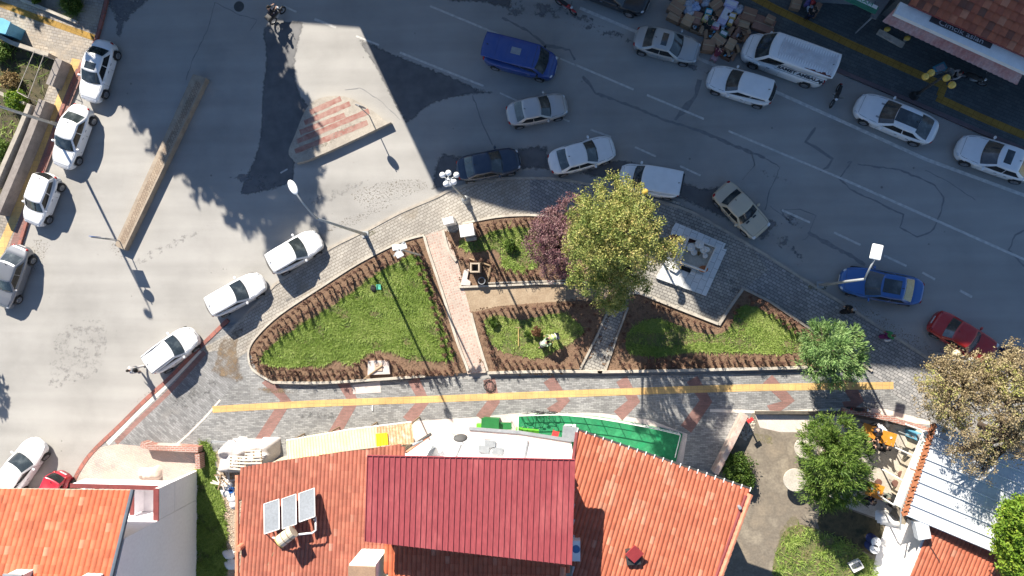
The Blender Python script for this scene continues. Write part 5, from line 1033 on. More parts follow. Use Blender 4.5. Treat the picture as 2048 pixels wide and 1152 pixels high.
tree('conifer', 'dark green bushy juniper with a tall narrow crown in the yard', b, wb(b, [(1665, 865, 3.6, 1.0), (1640, 880, 3.2, .95), (1690, 875, 3.2, .9), (1665, 905, 4.4, 1.25), (1700, 910, 3.4, 1.0), (1640, 925, 3.4, .9), (1675, 945, 4.0, 1.2), (1705, 955, 2.8, .9), (1650, 965, 3.0, 1.0), (1625, 975, 2.2, .6), (1660, 990, 2.4, .8), (1690, 975, 2.8, .9), (1655, 1003, 1.8, .45)]), 30000, .12, CON2, 2.0, .16, twigs=30, clump=.36, per=44, needles=True, seed=9, shell=.78)
b = W(1880, 770, .14)
def dryt(P, t, r): return t*.8+.25*(np.sin(P[:, 0]*1.7+P[:, 1]*1.1) > .35)
tree('half_bare_tree', 'half bare tree with brown and yellow leaves between the red saloon and the patio', b, wb(b, [(1905, 730, 5.0, 1.1), (1870, 755, 5.0, 1.2), (1930, 740, 5.4, 1.3), (1900, 780, 6.0, 1.5), (1945, 790, 6.2, 1.4), (1870, 800, 4.8, 1.1), (1920, 820, 5.4, 1.2), (1975, 750, 5.2, 1.1), (1890, 840, 4.0, .8)]), 12500, .06, DRY, 3.0, .18, twigs=190, twig_r=.018, clump=.30, per=30, tonef=dryt, seed=12, shell=.3)
b = W(1960, 850, .14)
tree('half_bare_tree', 'twiggy brown tree leaning over the pale sheet roof', b, wb(b, [(1935, 890, 6.2, 1.1), (1965, 870, 6.6, 1.2), (1940, 920, 5.8, 1.0), (1975, 910, 6.0, 1.1), (1960, 940, 5.4, .9), (2000, 850, 6.4, 1.1), (1915, 900, 5.4, .7)]), 4200, .05, DRY, 4.0, .15, twigs=260, twig_r=.017, clump=.26, per=22, tonef=dryt, seed=15, shell=.2)
b = W(2010, 790, .14)
tree('half_bare_tree', 'dense brown and green tree at the right edge above the pale sheet roof', b, wb(b, [(2010, 740, 6.0, 1.2), (2045, 760, 6.6, 1.5), (2020, 800, 6.6, 1.4), (2050, 830, 6.0, 1.4), (2030, 870, 5.4, 1.2), (2040, 720, 5.4, 1.1), (1990, 780, 5.6, 1.0), (2050, 900, 5.0, 1.1), (2070, 780, 6, 1.5), (2020, 710, 5.0, .8)]), 14000, .06, DRY, 3.2, .2, twigs=140, twig_r=.02, clump=.32, per=34, tonef=dryt, seed=18, shell=.35)
b = W(2060, 1060, .14)
tree('lime_tree', 'lime green tree at the bottom right corner', b, wb(b, [(2040, 1030, 5.2, 1.0), (2035, 1075, 5.6, 1.2), (2060, 1050, 6.0, 1.4), (2050, 1110, 5.4, 1.3), (2025, 1100, 4.6, .8), (2060, 1150, 5.0, 1.2), (2035, 1135, 4.4, .8)]), 22000, .08, LIME, 3.0, .16, twigs=30, clump=.34, per=36, seed=21, shell=.6)
b = W(1978, 885, 3.6); 
# trees beyond the frame that shade the upper left road
def caster_tree(name, label, tip, h, r, seed, n=9000, dens=.0, z0=2.2):
    T = W(*tip); B = T-Vector((SHX, SHY, 0))*h*SL_; rr = random.Random(seed); bl = []
    k = int((h-z0)/1.1)
    for i in range(k):
        z = z0+(h-z0)*(i+.5)/k; q = math.sin(math.pi*min(1, (i+1.2)/(k+.6)))**.6; bl.append((rr.uniform(-.5, .5)*r, rr.uniform(-.5, .5)*r, z, r*q*.95, r*q*.95, 1.0))
    tree(name, label, Vector((B.x, B.y, 0)), bl, n, .22, GRN, h*.8, .22, twigs=10, clump=.5, per=30, seed=seed, shell=.3)
caster_tree('poplar', 'tall green poplar beyond the top edge, first from the west', (300, 215), 12.5, 2.0, 31, 12000)
caster_tree('poplar', 'tall green poplar beyond the top edge, second from the west', (385, 290), 14.5, 2.9, 32, 20000)
caster_tree('poplar', 'tall green poplar beyond the top edge, third from the west', (475, 425), 17, 3.2, 33, 24000)
caster_tree('poplar', 'tall green poplar beyond the top edge, fourth from the west', (575, 492), 18.5, 3.1, 34, 24000)
caster_tree('poplar', 'tall green poplar beyond the top edge, fifth from the west', (655, 445), 17, 2.2, 35, 14000)
caster_tree('poplar', 'tall green poplar beyond the top edge, sixth from the west', (520, 330), 13, 2.9, 36, 20000)
caster_tree('poplar', 'tall green poplar beyond the top edge, seventh from the west', (430, 210), 11, 2.9, 37, 16000)
caster_tree('poplar', 'tall green poplar beyond the top edge, eighth from the west', (425, 350), 15, 2.6, 41, 16000)
caster_tree('poplar', 'tall green poplar beyond the top edge, ninth from the west', (520, 470), 17.5, 2.6, 42, 16000)
caster_tree('poplar', 'tall green poplar beyond the top edge, tenth from the west', (610, 400), 16, 2.4, 43, 15000)
caster_tree('bare_tree', 'sparse tree beyond the left edge of the road', (20, 860), 8, 1.2, 38, 500)
caster_tree('leafy_tree', 'leafy tree beyond the top left corner', (100, 60), 9, 2.0, 39, 6000)
# ---- grass, seedlings, weeds
def area_pts(poly, n, r, z):
    P = np.array([tuple(W(p[0], p[1], z))[:2] for p in [tuple(v) for v in smooth_line([(q[0], q[1]) for q in poly], 4, True)]]); lo, hi = P.min(0), P.max(0); out = np.zeros((0, 2))
    while len(out) < n:
        q = lo+(hi-lo)*r.random((n*2, 2)); out = np.vstack([out, q[inpoly(P, q[:, 0], q[:, 1])]])
    return out[:n]
def smooth_noise(P, s, r):
    k = r.normal(size=(7, 2))*s; ph = r.random(7)*6.28; return sum(np.sin(P[:, 0]*a+P[:, 1]*b_+c) for (a, b_), c in zip(k, ph))/3.5
GRASS = leafmat('grass blades', [(0, (.09, .14, .03)), (.4, (.24, .35, .07)), (.7, (.37, .46, .13)), (1, (.52, .49, .24))], trans=.3)
def grass(label, poly, n, z, h=.09, dry=.0, seed=1, thin=.35):
    r = np.random.default_rng(seed); P = area_pts(poly, n, r, z); g = smooth_noise(P, 1.3, r); g2 = smooth_noise(P, 3.5, r); ok = (g*.6+g2*.8+r.normal(0, .25, n) > -.6+thin) | (r.random(n) < .12); P = P[ok]; g = g[ok]; g2 = g2[ok]; m = len(P)
    hh = h*(.6+.8*r.random((m, 1)))*(1+.35*np.clip(g2, -1, 1)[:, None]); a = r.random(m)*6.283; w = .024
    C = np.c_[P, np.full(m, z)]; U = np.c_[np.cos(a), np.sin(a), np.zeros(m)]*w*(1+r.random((m, 1))); V = np.c_[r.normal(0, 1.3, (m, 2)), np.ones(m)]*hh
    t = np.clip(.42+.16*g+.14*g2+r.normal(0, .13, m)+dry, 0, 1)
    o = quads_mesh('grass', C, U, V, t, GRASS, tri=True); tag(o, label, 'grass', kind='stuff')
grass('thick bright grass of the large western lawn', L1, 80000, GZ+.01, .10, seed=1)
grass('grass patch between the purple tree and the utility boxes', L2, 16000, GZ+.01, .10, .06, 2, .9)
grass('short patchy grass around the two gardeners', L3, 22000, GZ+.01, .07, .12, 3, .8)
grass('grass of the eastern lawn partly in shade', L4, 34000, GZ+.01, .08, .06, 4, .6)
grass('narrow grass strip along the pale house wall', L5, 26000, .15, .11, -.1, 5, .2)
grass('wild grass at the bottom of the yard', L6, 14000, .15, .13, .05, 6, 1.1)
grass('dark weeds in the sunken western garden', [(-20, 75), (60, 105), (110, 125), (90, 180), (60, 262), (20, 345), (-20, 400)], 4000, .14, .2, -.15, 7, 1.5)  # blade tone lowered for the shade of the sunken ground
grass('weeds on the upper left garden bed', [(128, -10), (150, 0), (165, 12), (148, 30), (132, 15)], 1500, .15, .2, -.2, 8, .2)
# planted seedlings in the beds
SEED = mat('dead twigs', (.085, .040, .028), (.14, .075, .05), scale=9, rough=.9)
def seedling_mesh(seed):
    rr = random.Random(seed); m = MB()
    for i in range(9):
        a = rr.uniform(0, 6.28); h = rr.uniform(.4, .75); l = rr.uniform(.03, .18); m.tube([(0, 0, -.02), (l*.4*math.cos(a), l*.4*math.sin(a), h*.5), (l*math.cos(a), l*math.sin(a), h)], [.02, .017, .006], 4)
    for i in range(46):
        a = rr.uniform(0, 6.28); h = rr.uniform(.12, .62); l = rr.uniform(.02, .13); c = Vector((l*math.cos(a), l*math.sin(a), h)); s = .042; M = Matrix.Rotation(rr.uniform(0, 6), 3, 'Z') @ Matrix.Rotation(rr.uniform(-1, 1), 3, 'X')
        m.add([c+M @ Vector(v) for v in ((-s, 0, 0), (0, s*.6, 0), (s, 0, 0), (0, -s*.6, 0))], [(0, 1, 2, 3)])
    me = m.obj('hedge_seedling', SEED); d = me.data; bpy.data.objects.remove(me); return d
SM = [seedling_mesh(i) for i in range(5)]; seeds = []
def row(pts, off, gap=.42, lab=''):
    P = [W(*p, GZ) for p in pts]; L = 0; pos = []
    for a, b_ in zip(P, P[1:]):
        d = (b_-a); k = max(1, int(d.length/gap)); n_ = Vector((-d.y, d.x, 0)).normalized()
        for i in range(k): pos.append(a.lerp(b_, (i+.3)/k)+n_*off)
    for k, p in enumerate(pos): seeds.append((Vector((p.x+random.uniform(-.08, .08), p.y+random.uniform(-.08, .08), GZ)), lab, k))
S_ = 'dark twiggy hedge seedling '
w1 = [(508, 705), (530, 672), (565, 640), (640, 587), (720, 536), (800, 494), (842, 478)]
row(w1, -.1, .40, 'outer row by the curved north kerb|west'); row(w1, -.62, .46, 'inner row by the curved north kerb|west')
e1_ = [(846, 484), (862, 535), (886, 602), (908, 680), (926, 735)]; row(e1_, -.3, .38, 'row west of the pink path|north'); row(e1_, -.72, .48, 'row between large lawn and pink path|north')
row([(512, 720), (545, 752), (640, 756), (730, 748)], .1, .40, 'south kerb row of the western bed|west'); row([(530, 735), (600, 742), (660, 738), (700, 742), (725, 722), (760, 712), (790, 722), (810, 740), (860, 742), (910, 738)], 0, .40, 'wavy row round the square manhole slab|west'); row([(790, 748), (860, 748), (920, 745)], 0, .42, 'edge row east of the manhole slab|west')
row([(955, 450), (1000, 442), (1060, 438), (1110, 440)], -.15, .38, 'row behind the shaded sidewalk kerb|west'); row([(955, 462), (1000, 452), (1060, 448)], -.1, .45, 'row above the small topiary|west'); row([(902, 480), (912, 510), (935, 522), (975, 520)], 0, .38, 'row below the two utility boxes|west'); row([(985, 552), (1060, 554), (1140, 548)], .1, .40, 'row above the sandy path kerb|west'); row([(975, 520), (1000, 540), (1080, 545)], 0, .45, 'row right of the hollow column|west')
row([(955, 625), (1000, 618), (1100, 610), (1205, 608)], -.1, .36, 'row below the sandy path|west'); row([(952, 635), (968, 690), (984, 732)], .3, .38, 'row east of the pink path|north'); row([(990, 735), (1060, 735), (1150, 732)], .1, .40, 'kerb row below the gardeners|west'); row([(1205, 615), (1180, 670), (1155, 725)], -.3, .42, 'row west of the grey path|north'); row([(975, 700), (1010, 720), (1080, 725)], 0, .45, 'curved row below the rake|west')
row([(1290, 598), (1360, 628), (1430, 655)], -.15, .38, 'kerb row below the fountain court|west'); row([(1496, 590), (1540, 612), (1610, 660), (1650, 678)], -.1, .38, 'outer row by the eastern sidewalk|west'); row([(1500, 600), (1550, 628), (1612, 672)], -.2, .45, 'inner row by the eastern sidewalk|west'); row([(1255, 625), (1235, 690), (1225, 730)], .2, .45, 'row east of the grey path|north'); row([(1240, 728), (1340, 728), (1450, 726), (1600, 722)], .0, .40, 'south kerb row of the eastern bed|west'); row([(1290, 718), (1400, 716), (1500, 714), (1600, 712)], .0, .50, 'row below the eastern lawn|west'); row([(1445, 655), (1462, 630), (1480, 600)], -.1, .38, 'row at the fountain court notch|south')
ORD = 'first second third fourth fifth sixth seventh eighth ninth tenth eleventh twelfth thirteenth fourteenth fifteenth sixteenth seventeenth eighteenth nineteenth twentieth'.split()
ORD += ['twenty-'+o for o in ORD[:9]]+['thirtieth']+['thirty-'+o for o in ORD[:9]]+['fortieth']+['forty-'+o for o in ORD[:9]]+['fiftieth']+['fifty-'+o for o in ORD[:9]]
far = ('row below the eastern lawn', 'inner row by the eastern sidewalk', 'row right of the hollow column', 'row at the fountain court notch', 'row between large lawn', 'curved row below', 'inner row by the curved')
seeds.sort(key=lambda s: s[1].startswith(far))
for p, lab, kk in seeds[:295]:
    o = bpy.data.objects.new('hedge_seedling', random.choice(SM)); COL.objects.link(o); o.location = p; o.rotation_euler = (random.uniform(-.12, .12), random.uniform(-.12, .12), random.uniform(0, 6.28)); s = random.uniform(.75, 1.25); o.scale = (s, s, s); rw, en = lab.split('|'); tag(o, 'hedge seedling %s from the %s in the %s' % (ORD[kk], en, rw), 'seedling', 'hedge seedlings of the '+rw)
m = MB()
for p, lab, kk in seeds[295:]:
    d = random.choice(SM); a = random.uniform(0, 6.28); s = random.uniform(.75, 1.2); M = Matrix.Translation(p) @ Matrix.Rotation(a, 4, 'Z') @ Matrix.Scale(s, 4); m.add([M @ v.co for v in d.vertices], [tuple(f.vertices) for f in d.polygons])
if m.v: tag(m.obj('hedge_seedling', SEED), 'remaining dark hedge seedlings scattered through the soil borders', 'seedling', kind='stuff')
# soil clods
def clods(label, poly, n, z, s, mt, seed):
    r = np.random.default_rng(seed); P = area_pts(poly, n, r, z); m = MB(); rr = random.Random(seed)
    for x, y in P:
        k = s*rr.uniform(.4, 1.3); h = k*.6; a = rr.uniform(0, 6); v = [(x+k*math.cos(a+i*1.571)*rr.uniform(.7, 1.2), y+k*math.sin(a+i*1.571)*rr.uniform(.7, 1.2), z-.01) for i in range(4)]+[(x+rr.uniform(-.3, .3)*k, y+rr.uniform(-.3, .3)*k, z+h)]
        m.add(v, [(0, 1, 4), (1, 2, 4), (2, 3, 4), (3, 0, 4)])
    tag(m.obj('soil_clods', mt), label, 'soil clods', kind='stuff')
for i, (g, n_, l_) in enumerate(((G1, 3800, 'large western bed'), (G2, 2200, 'bed by the utility boxes'), (G3, 1800, 'gardeners bed'), (G4, 2600, 'eastern bed'))): clods('loose brown soil clods all over the %s' % l_, g, n_, GZ, .055, SOIL, 40+i)
def bush(label, p, r, n, mt, size=.05, seed=3, name='shrub', cat='shrub'):
    t = thing(name, label, cat, tuple(p)); foliage('leaves', t, [(0, 0, r*.7, r, r, r*.7)], n, size, mt, clump=r*.35, per=18, seed=seed, shell=.4)
    MB().tube([p, p+Vector((0, 0, r*.8))], [.04, .02], 6).obj('stem', BARK, t)
bush('small round green topiary on the lawn beside the purple tree', W(1022, 492, GZ), .38, 1600, GRN, seed=61)
bush('dry brown ball shaped bush beside the kneeling gardener', W(1073, 663, GZ), .32, 1500, leafmat('brown twigs', [(0, (.13, .06, .03)), (1, (.26, .15, .08))]), .045, 62)
bush('low green weeds clump west of the brown bush', W(1056, 670, GZ), .26, 900, GRN, seed=63)
for i, (x, y, r_, l_) in enumerate([(1470, 930, .9, 'dark shrub behind the low brick wall of the yard'), (1480, 955, .7, 'dark shrub at the corner of the patchy tiled roof'), (990, 645, .3, 'green weed clump near the pink path in the gardeners bed')]): bush(l_, W(x, y, .15), r_, 2600, GRN, .07, 65+i)
DR2 = leafmat('straw weeds', [(0, (.16, .11, .05)), (.6, (.36, .26, .12)), (1, (.42, .34, .16))])
for i, (x, y, r_, m_, l_) in enumerate([(30, 165, .6, DR2, 'straw coloured bush inside the sunken garden'), (44, 205, .7, LIME, 'yellow green bush at the white wall end of the sunken garden'), (10, 110, .7, CON2, 'dark bush in the shaded corner of the sunken garden'), (14, 300, .6, CON2, 'dark bush behind the long pale wall'), (18, 355, .5, CON2, 'lower dark bush behind the long pale wall'), (148, 8, .6, GRN, 'dark bush in the upper left garden bed'), (80, 0, .35, GRN, 'small dark plant near the top edge at left')]): bush(l_, W(x, y, .14), r_, 2600, m_, .07, 75+i)
# ================================================================ STREET FURNITURE
POLE = mat('galvanised pole', (.40, .42, .43), (.32, .34, .35), scale=4, rough=.5, metal=.3)
LWH = mat('lamp shell', (.80, .82, .82), (.72, .74, .75), scale=4, rough=.4)
GLOBE = mat('white globe', (.82, .83, .84), (.75, .76, .78), scale=3, rough=.2)
GLOBY = mat('yellow globe', (.62, .42, .08), (.52, .34, .06), scale=3, rough=.25)
def cobra(label, base, kink, head, zk, zh, z0=.13, headsize=(.85, .42, .16), square=False):
    B = W(*base, z0); K = W(*kink, zk); Hd = W(*head, zh); K.x = B.x+(K.x-B.x)*.5; K.y = B.y+(K.y-B.y)*.5
    t = thing('street_lamp', label, 'street lamp', tuple(B))
    MB().box(B+Vector((0, 0, .03)), (.42, .42, .06)).box(B+Vector((0, 0, .35)), (.2, .2, .6)).obj('base_plate', POLE, t)
    MB().tube([B, B.lerp(K, .5), K], [.11, .085, .065], 12).obj('pole', POLE, t, smooth=True)
    mid = K.lerp(Hd, .5)+Vector((0, 0, .25 if square else .0))
    pts = smooth_line([tuple(B.lerp(K, .8)), tuple(K), tuple(mid+(K-B).normalized()*(.0 if square else .35)), tuple(Hd)], 5)[5:] if not square else [K, Hd]
    MB().tube(pts, .045 if not square else .05, 8).obj('arm', POLE, t, smooth=True)
    d = Vector((Hd.x-mid.x, Hd.y-mid.y, 0)).normalized(); an = math.atan2(d.y, d.x); c = Hd+d*headsize[0]*.4
    q = MB()
    if square: q.box(c, headsize, rz=an); h = q.obj('lamp_head', LWH, t, bevel=.05)
    else: q.ball(c, (headsize[0]/2, headsize[1]/2, headsize[2]/2), 18, 10, R=Matrix.Rotation(an, 3, 'Z')); h = q.obj('lamp_head', LWH, t, smooth=True)
    MB().box(c-Vector((0, 0, headsize[2]/2+.0)), (headsize[0]*.6, headsize[1]*.6, .03), rz=an).obj('lens', GLASS, h)
    return t
cobra('tall street lamp with oval white head curving over the sunlit road', (731, 469), (640, 438), (592, 386), 9.0, 10.3)
cobra('street lamp pole rising beyond the left edge above the west kerb', (116, 250), (-60, 200), (-150, 150), 9.0, 10.3)
cobra('street lamp with a square white head bent over the blue sedan', (1640, 570), (1728, 552), (1750, 516), 6.6, 7.3, headsize=(.8, .55, .14), square=True)
def globes(label, base, topp, z, heads, gm, pole=POLE, z0=.13, r=.17):
    B = W(*base, z0); T = W(*topp, z); T.x, T.y = B.x+(T.x-B.x)*.4, B.y+(T.y-B.y)*.4
    t = thing('globe_lamp', label, 'street lamp', tuple(B))
    MB().lathe([(0, .5), (.16, .5), (.2, .42), (.17, .3), (.24, .1), (.3, .0)], B, 16).obj('pedestal', pole, t, smooth=True)
    MB().tube([B, B.lerp(T, .5), T], [.1, .08, .06], 12).obj('pole', pole, t, smooth=True)
    MB().lathe([(0, .06), (.2, .05), (.26, 0), (.2, -.06), (0, -.06)], T, 16).obj('collar', gm if gm is GLOBE else pole, t, smooth=True)
    for x, y in heads:
        c = W(x, y, z+.1); a = MB().tube([T, T.lerp(c, .5)+Vector((0, 0, .18)), c-Vector((0, 0, .15))], .028, 6).obj('arm', pole, t, smooth=True)
        g = MB().ball(c, r, 16, 10); gg = g.obj('globe', gm, t, smooth=True); MB().lathe([(0, -.1), (.1, -.1), (.11, -.2), (0, -.2)], c, 12).obj('holder', pole, gg)
    return t
globes('ornate street lamp with white globes and camera beside the navy sedan', (932, 399), (899, 360), 6.4, [(885, 350), (897, 346), (908, 364), (892, 368), (913, 350)], GLOBE)
globes('black and yellow globe lamp on the shop pavement', (1828, 192), (1874, 152), 5.0, [(1851, 153), (1904, 170), (1893, 156), (1862, 146)], GLOBY, DARK, r=.2)
globes('single yellow globe lamp reaching over the white minivan', (1277, 430), (1289, 386), 4.6, [(1290, 384)], GLOBY, DARK, r=.2)
globes('pale globe lamp standing in the round planter near the red saloon', (1876, 720), (1913, 708), 4.6, [(1913, 707)], mat('straw globe', (.72, .62, .42), (.66, .56, .38), scale=3, rough=.3), POLE, r=.22)
t = thing('planter', 'round pale concrete planter ring on the sidewalk by the red saloon', 'planter', tuple(W(1876, 720, .13))); MB().lathe([(.0, .1), (.32, .1), (.36, .3), (.46, .3), (.5, .0)], t.location, 24).obj('ring', CONC, t, smooth=False)
# floodlight mast
B = W(842, 511, .17); T = W(800, 499, 6.0); T.x, T.y = B.x+(T.x-B.x)*.3, B.y+(T.y-B.y)*.3; t = thing('floodlight_mast', 'slim mast with two pale floodlight panels at the top corner of the large lawn', 'floodlight', tuple(B))
MB().tube([B, T], [.07, .05], 10).obj('pole', POLE, t); MB().box(T, (.1, 1.0, .08), rz=-.6).obj('crossbar', POLE, t)
for x, y, a in ((799, 509, .5), (806, 493, .35), (792, 495, .2)): c = W(x, y, 6.0); MB().box(c, (.42, .34, .1), m=Matrix.Rotation(a, 3, 'Z') @ Matrix.Rotation(.35, 3, 'Y')).obj('floodlight', LWH, t, bevel=.03)
# round and pointed traffic signs seen from above (edge on)
def sign(label, base, z0, h, rz, plates):
    B = W(*base, z0); t = thing('traffic_sign', label, 'traffic sign', tuple(B)); MB().tube([B, B+Vector((0, 0, h))], .035, 8).obj('pole', POLE, t); R = Matrix.Rotation(rz, 3, 'Z')
    for kind, z, w, hh, m in plates:
        q = MB(); c = B+Vector((0, 0, z))
        if kind == 'rect': q.box(c+R @ Vector((.06, 0, 0)), (.03, w, hh), m=R)
        else: n = 20 if kind == 'disc' else 3; q.add([c+R @ Vector((.05+dx, w*math.cos(2*math.pi*k/n+math.pi/2), w*math.sin(2*math.pi*k/n+math.pi/2))) for dx in (0, .03) for k in range(n)], [tuple(range(n)), tuple(range(n, 2*n))[::-1]]+[(k, n+k, n+(k+1) % n, (k+1) % n) for k in range(n)])
        q.obj('sign_plate', m, t)
GREYP = mat('sign back', (.30, .31, .32), (.24, .25, .26), scale=4, rough=.5); BLUES = mat('blue sign', (.03, .12, .4), (.02, .09, .3), scale=4, rough=.4)
sign('traffic sign post at the south end of the long median', (241, 482), .42, 2.9, math.radians(85), [('rect', 1.6, .75, .9, GREYP), ('disc', 2.5, .34, 0, BLUES)])
sign('traffic sign post on the east corner of the triangular island', (739, 232), .40, 2.4, math.radians(70), [('disc', 2.0, .36, 0, GREYP)])
# white utility cabinets
def cabinet(label, c, d, rz, h, m=WHITEM, roof=True):
    p = W(*c, .13); t = thing('utility_cabinet', label, 'cabinet', (p.x, p.y, .13), 0); MB().box((p.x, p.y, .13+h/2), (d[0], d[1], h), rz=rz).obj('case', m, t, bevel=.02)
    if roof: MB().box((p.x, p.y, .13+h+.04), (d[0]+.16, d[1]+.14, .08), rz=rz).obj('roof', WHITEM, t, bevel=.02); R = Matrix.Rotation(rz, 3, 'Z'); MB().box(Vector((p.x, p.y, 1.0))+R @ Vector((0, -d[1]/2-.02, -.1)), (d[0]*.8, .03, h*.7), rz=rz).obj('door', GREYM, t); MB().box(Vector((p.x, p.y, .3))+R @ Vector((.05, -d[1]/2-.16, 0)), (d[0]*.9, .2, .35), rz=rz).obj('step', CONC, t)
cabinet('larger white utility cabinet with ridged roof on the garden soil', (940, 465), (.75, .62), .16, 1.35)
cabinet('small plain white utility cabinet at the top of the pink path', (902, 445), (.68, .42), .22, 1.05, roof=False)
# hollow column and slab bench in the garden
STONE = mat('dusty stone', (.50, .42, .33), (.38, .31, .24), scale=3, rough=.9, bump=.3)
p = W(955, 545, .17); t = thing('stone_column', 'low hollow square stone column in the dirt corner near the pink path', 'column', tuple(p)); q = MB(); x, y = p.x-.05, p.y+.28
for dx, dy, sx, sy in ((-.26, 0, .09, .62), (.26, 0, .09, .62), (0, -.26, .44, .09), (0, .26, .44, .09)): q.box((x+dx, y+dy, .62), (sx, sy, .9), rz=0)
q.obj('shaft', STONE, t); MB().box((x, y, .3), (.42, .42, .2)).obj('shaft_floor', DARK, t)
t = thing('stone_slab', 'L shaped pale stone slab lying beside the hollow column', 'slab', tuple(W(935, 560, .17))); P = [W(a, b_, .32) for a, b_ in ((928, 540), (938, 538), (934, 558), (941, 563), (940, 571), (921, 570))]; MB().prism([(v.x, v.y) for v in P], .17, .32).obj('slab', CONCP, t)
for i, (a, b_, lb) in enumerate((((938, 517), (982, 532), 'upper dark timber beam edging the dirt corner'), ((983, 530), (973, 567), 'right timber beam edging the dirt corner'), ((936, 541), (955, 544), 'short timber between slab and hollow column'))):
    tag(MB().tube([W(*a, .26), W(*b_, .26)], .07, 5).obj('timber_beam', WOOD), lb, 'beam')
t = thing('metal_pot', 'open round metal pot beside the right timber beam', 'pot', tuple(W(965, 562, .17))); MB().lathe([(.0, .05), (.2, .05), (.24, .45), (.2, .45), (.17, .1), (0, .1)], t.location, 18).obj('pot', GREYM, t); MB().lathe([(0, .3), (.18, .3), (.18, .28)], t.location, 14).obj('contents', SOIL, t)
tag(MB().lathe([(0, .08), (.08, .08), (.09, .0)], W(1102, 565, .3), 14).obj('drain_cap', CONCP), 'small round pale cap on the kerb of the sandy path', 'cap')
# square manhole slab with planks
t = thing('manhole_slab', 'square concrete manhole slab sunk in the border of the large lawn', 'manhole slab', tuple(W(757, 737, .17))); P = [W(a, b_, .42) for a, b_ in ((736, 722), (776, 721), (780, 748), (735, 750))]; MB().prism([(v.x, v.y) for v in P], .15, .42).obj('slab', CONCP, t); MB().box(W(757, 734, .46), (.5, .5, .03)).obj('lid', mat('rusty concrete', (.45, .30, .2), (.5, .42, .34), scale=2), t)
tag(MB().tube([W(765, 731, .5), W(728, 758, .42)], .05, 5).obj('plank', WOOD), 'thin plank lying from the manhole slab over the kerb', 'plank')
tag(MB().box(W(745, 792+24, .16), (.07, .34, .05)).obj('stick', WHITEM), 'tiny white stick on the plaza paving below the yellow strip', 'stick')
# cable coil
t = thing('cable_coil', 'messy coil of dark cable on the plaza beside the kerb', 'cable', tuple(W(978, 770, .14))); rr = random.Random(8); c = W(978, 770, .16)
for i in range(6): 
    a0 = rr.uniform(0, 6); rx, ry = rr.uniform(.22, .4), rr.uniform(.3, .5); cx = c+Vector((rr.uniform(-.12, .12), rr.uniform(-.12, .12), .02*i)); MB().tube([cx+Vector((rx*math.cos(a0+k*.5), ry*math.sin(a0+k*.5), .03*math.sin(k))) for k in range(12)], .013, 5).obj('loop', RUBBER, t)
# rake, tools
t = thing('rake', 'wooden handled rake lying on the grass left of the gardeners', 'rake', tuple(W(1037, 672, .2))); MB().tube([W(1037, 692, .22), W(1037, 657, .24)], .028, 6).obj('handle', mat('yellow wood', (.62, .45, .18), (.5, .36, .14), scale=4), t); MB().box(W(1037, 655, .24), (.4, .05, .05)).obj('head', WOOD, t)
t = thing('tool_tray', 'small mint green tray on the large lawn', 'tray', tuple(W(758, 574, .2))); q = MB(); c = W(758, 574, .27); q.box(c, (.25, .36, .03), rz=.1); q.box(c+Vector((.13, 0, .05)), (.02, .36, .12), rz=.1); q.box(c-Vector((.13, 0, -.05)), (.02, .36, .12), rz=.1); q.obj('tray', mat('mint plastic', (.12, .52, .38), (.1, .45, .32), scale=3, rough=.4), t); MB().tube([c+Vector((-.12, 0, .1)), c+Vector((0, 0, .28)), c+Vector((.12, 0, .1))], .012, 5).obj('handle', DARK, t)
t = thing('backpack', 'black bag on the large lawn beside the mint tray', 'bag', tuple(W(748, 577, .2))); c = W(747, 577, .3); MB().ball(c, (.2, .26, .14), 12, 8, R=Matrix.Rotation(.5, 3, 'Z')).obj('bag', mat('black fabric', .012, .02, scale=6), t, smooth=True); MB().tube([c+Vector((-.1, .1, .1)), c+Vector((0, .2, .18)), c+Vector((.1, .1, .1))], .02, 5).obj('strap', DARK, t)
# ---- fountain
p = W(1390, 510, .14); t = thing('fountain', 'square fountain with white rimmed sandy basin on a pale blue marble platform', 'fountain', tuple(p))
MARB = pavers('marble slabs', (.66, .67, .66), (.55, .565, .56), (.22, .23, .23), .62, .42, rot=math.radians(-67), ms=.012, rough=.4)
def pr(pts, z0, z1, nm, m, par=t): P = [W(a, b_, z1) for a, b_ in pts]; return MB().prism([(v.x, v.y) for v in P], z0, z1).obj(nm, m, par)
pr([(1352, 445), (1452, 487), (1447, 497), (1454, 499), (1412, 592), (1312, 556), (1330, 520), (1345, 456)], .14, .36, 'platform', MARB)
# basin walls as four slabs
z = 1.05; cor = [W(a, b_, z) for a, b_ in ((1377, 472), (1434, 494), (1411, 544), (1357, 523))]; cc_ = sum(cor, Vector((0, 0, 0)))/4; inn = [v+(cc_-v)*.1 for v in cor]; rim = mat('white rim', (.70, .67, .62), (.58, .54, .48), scale=2.5, rough=.8)
MB().prism([(v.x, v.y) for v in cor], .36, .80).obj('basin', mat('basin wall', (.56, .58, .60), (.46, .48, .50), scale=2), t)
for a, b_, c, d in [(cor[i], cor[(i+1) % 4], inn[(i+1) % 4], inn[i]) for i in range(4)]: MB().prism([(v.x, v.y) for v in (a, b_, c, d)], .80, 1.07).obj('rim', rim, t)
MB().prism([(v.x, v.y) for v in inn], .80, .84).obj('basin_floor', mat('silty floor', (.52, .47, .39), (.36, .32, .26), scale=1.5, rough=.9), t)
rr = random.Random(5)
for x, y, r_, h in ((1381, 495, .26, .3), (1397, 489, .28, .42), (1406, 500, .24, .34), (1412, 500, .17, .4), (1387, 505, .2, .22), (1409, 512, .16, .28)): MB().lathe([(0, h+.02), (r_*.3, h+.02), (r_*.35, h-.04), (r_, h-.05), (r_, h-.12), (r_*.4, h-.14), (r_*.35, 0)], W(x, y, .86), 12).obj('stone_bowl', rim, t)
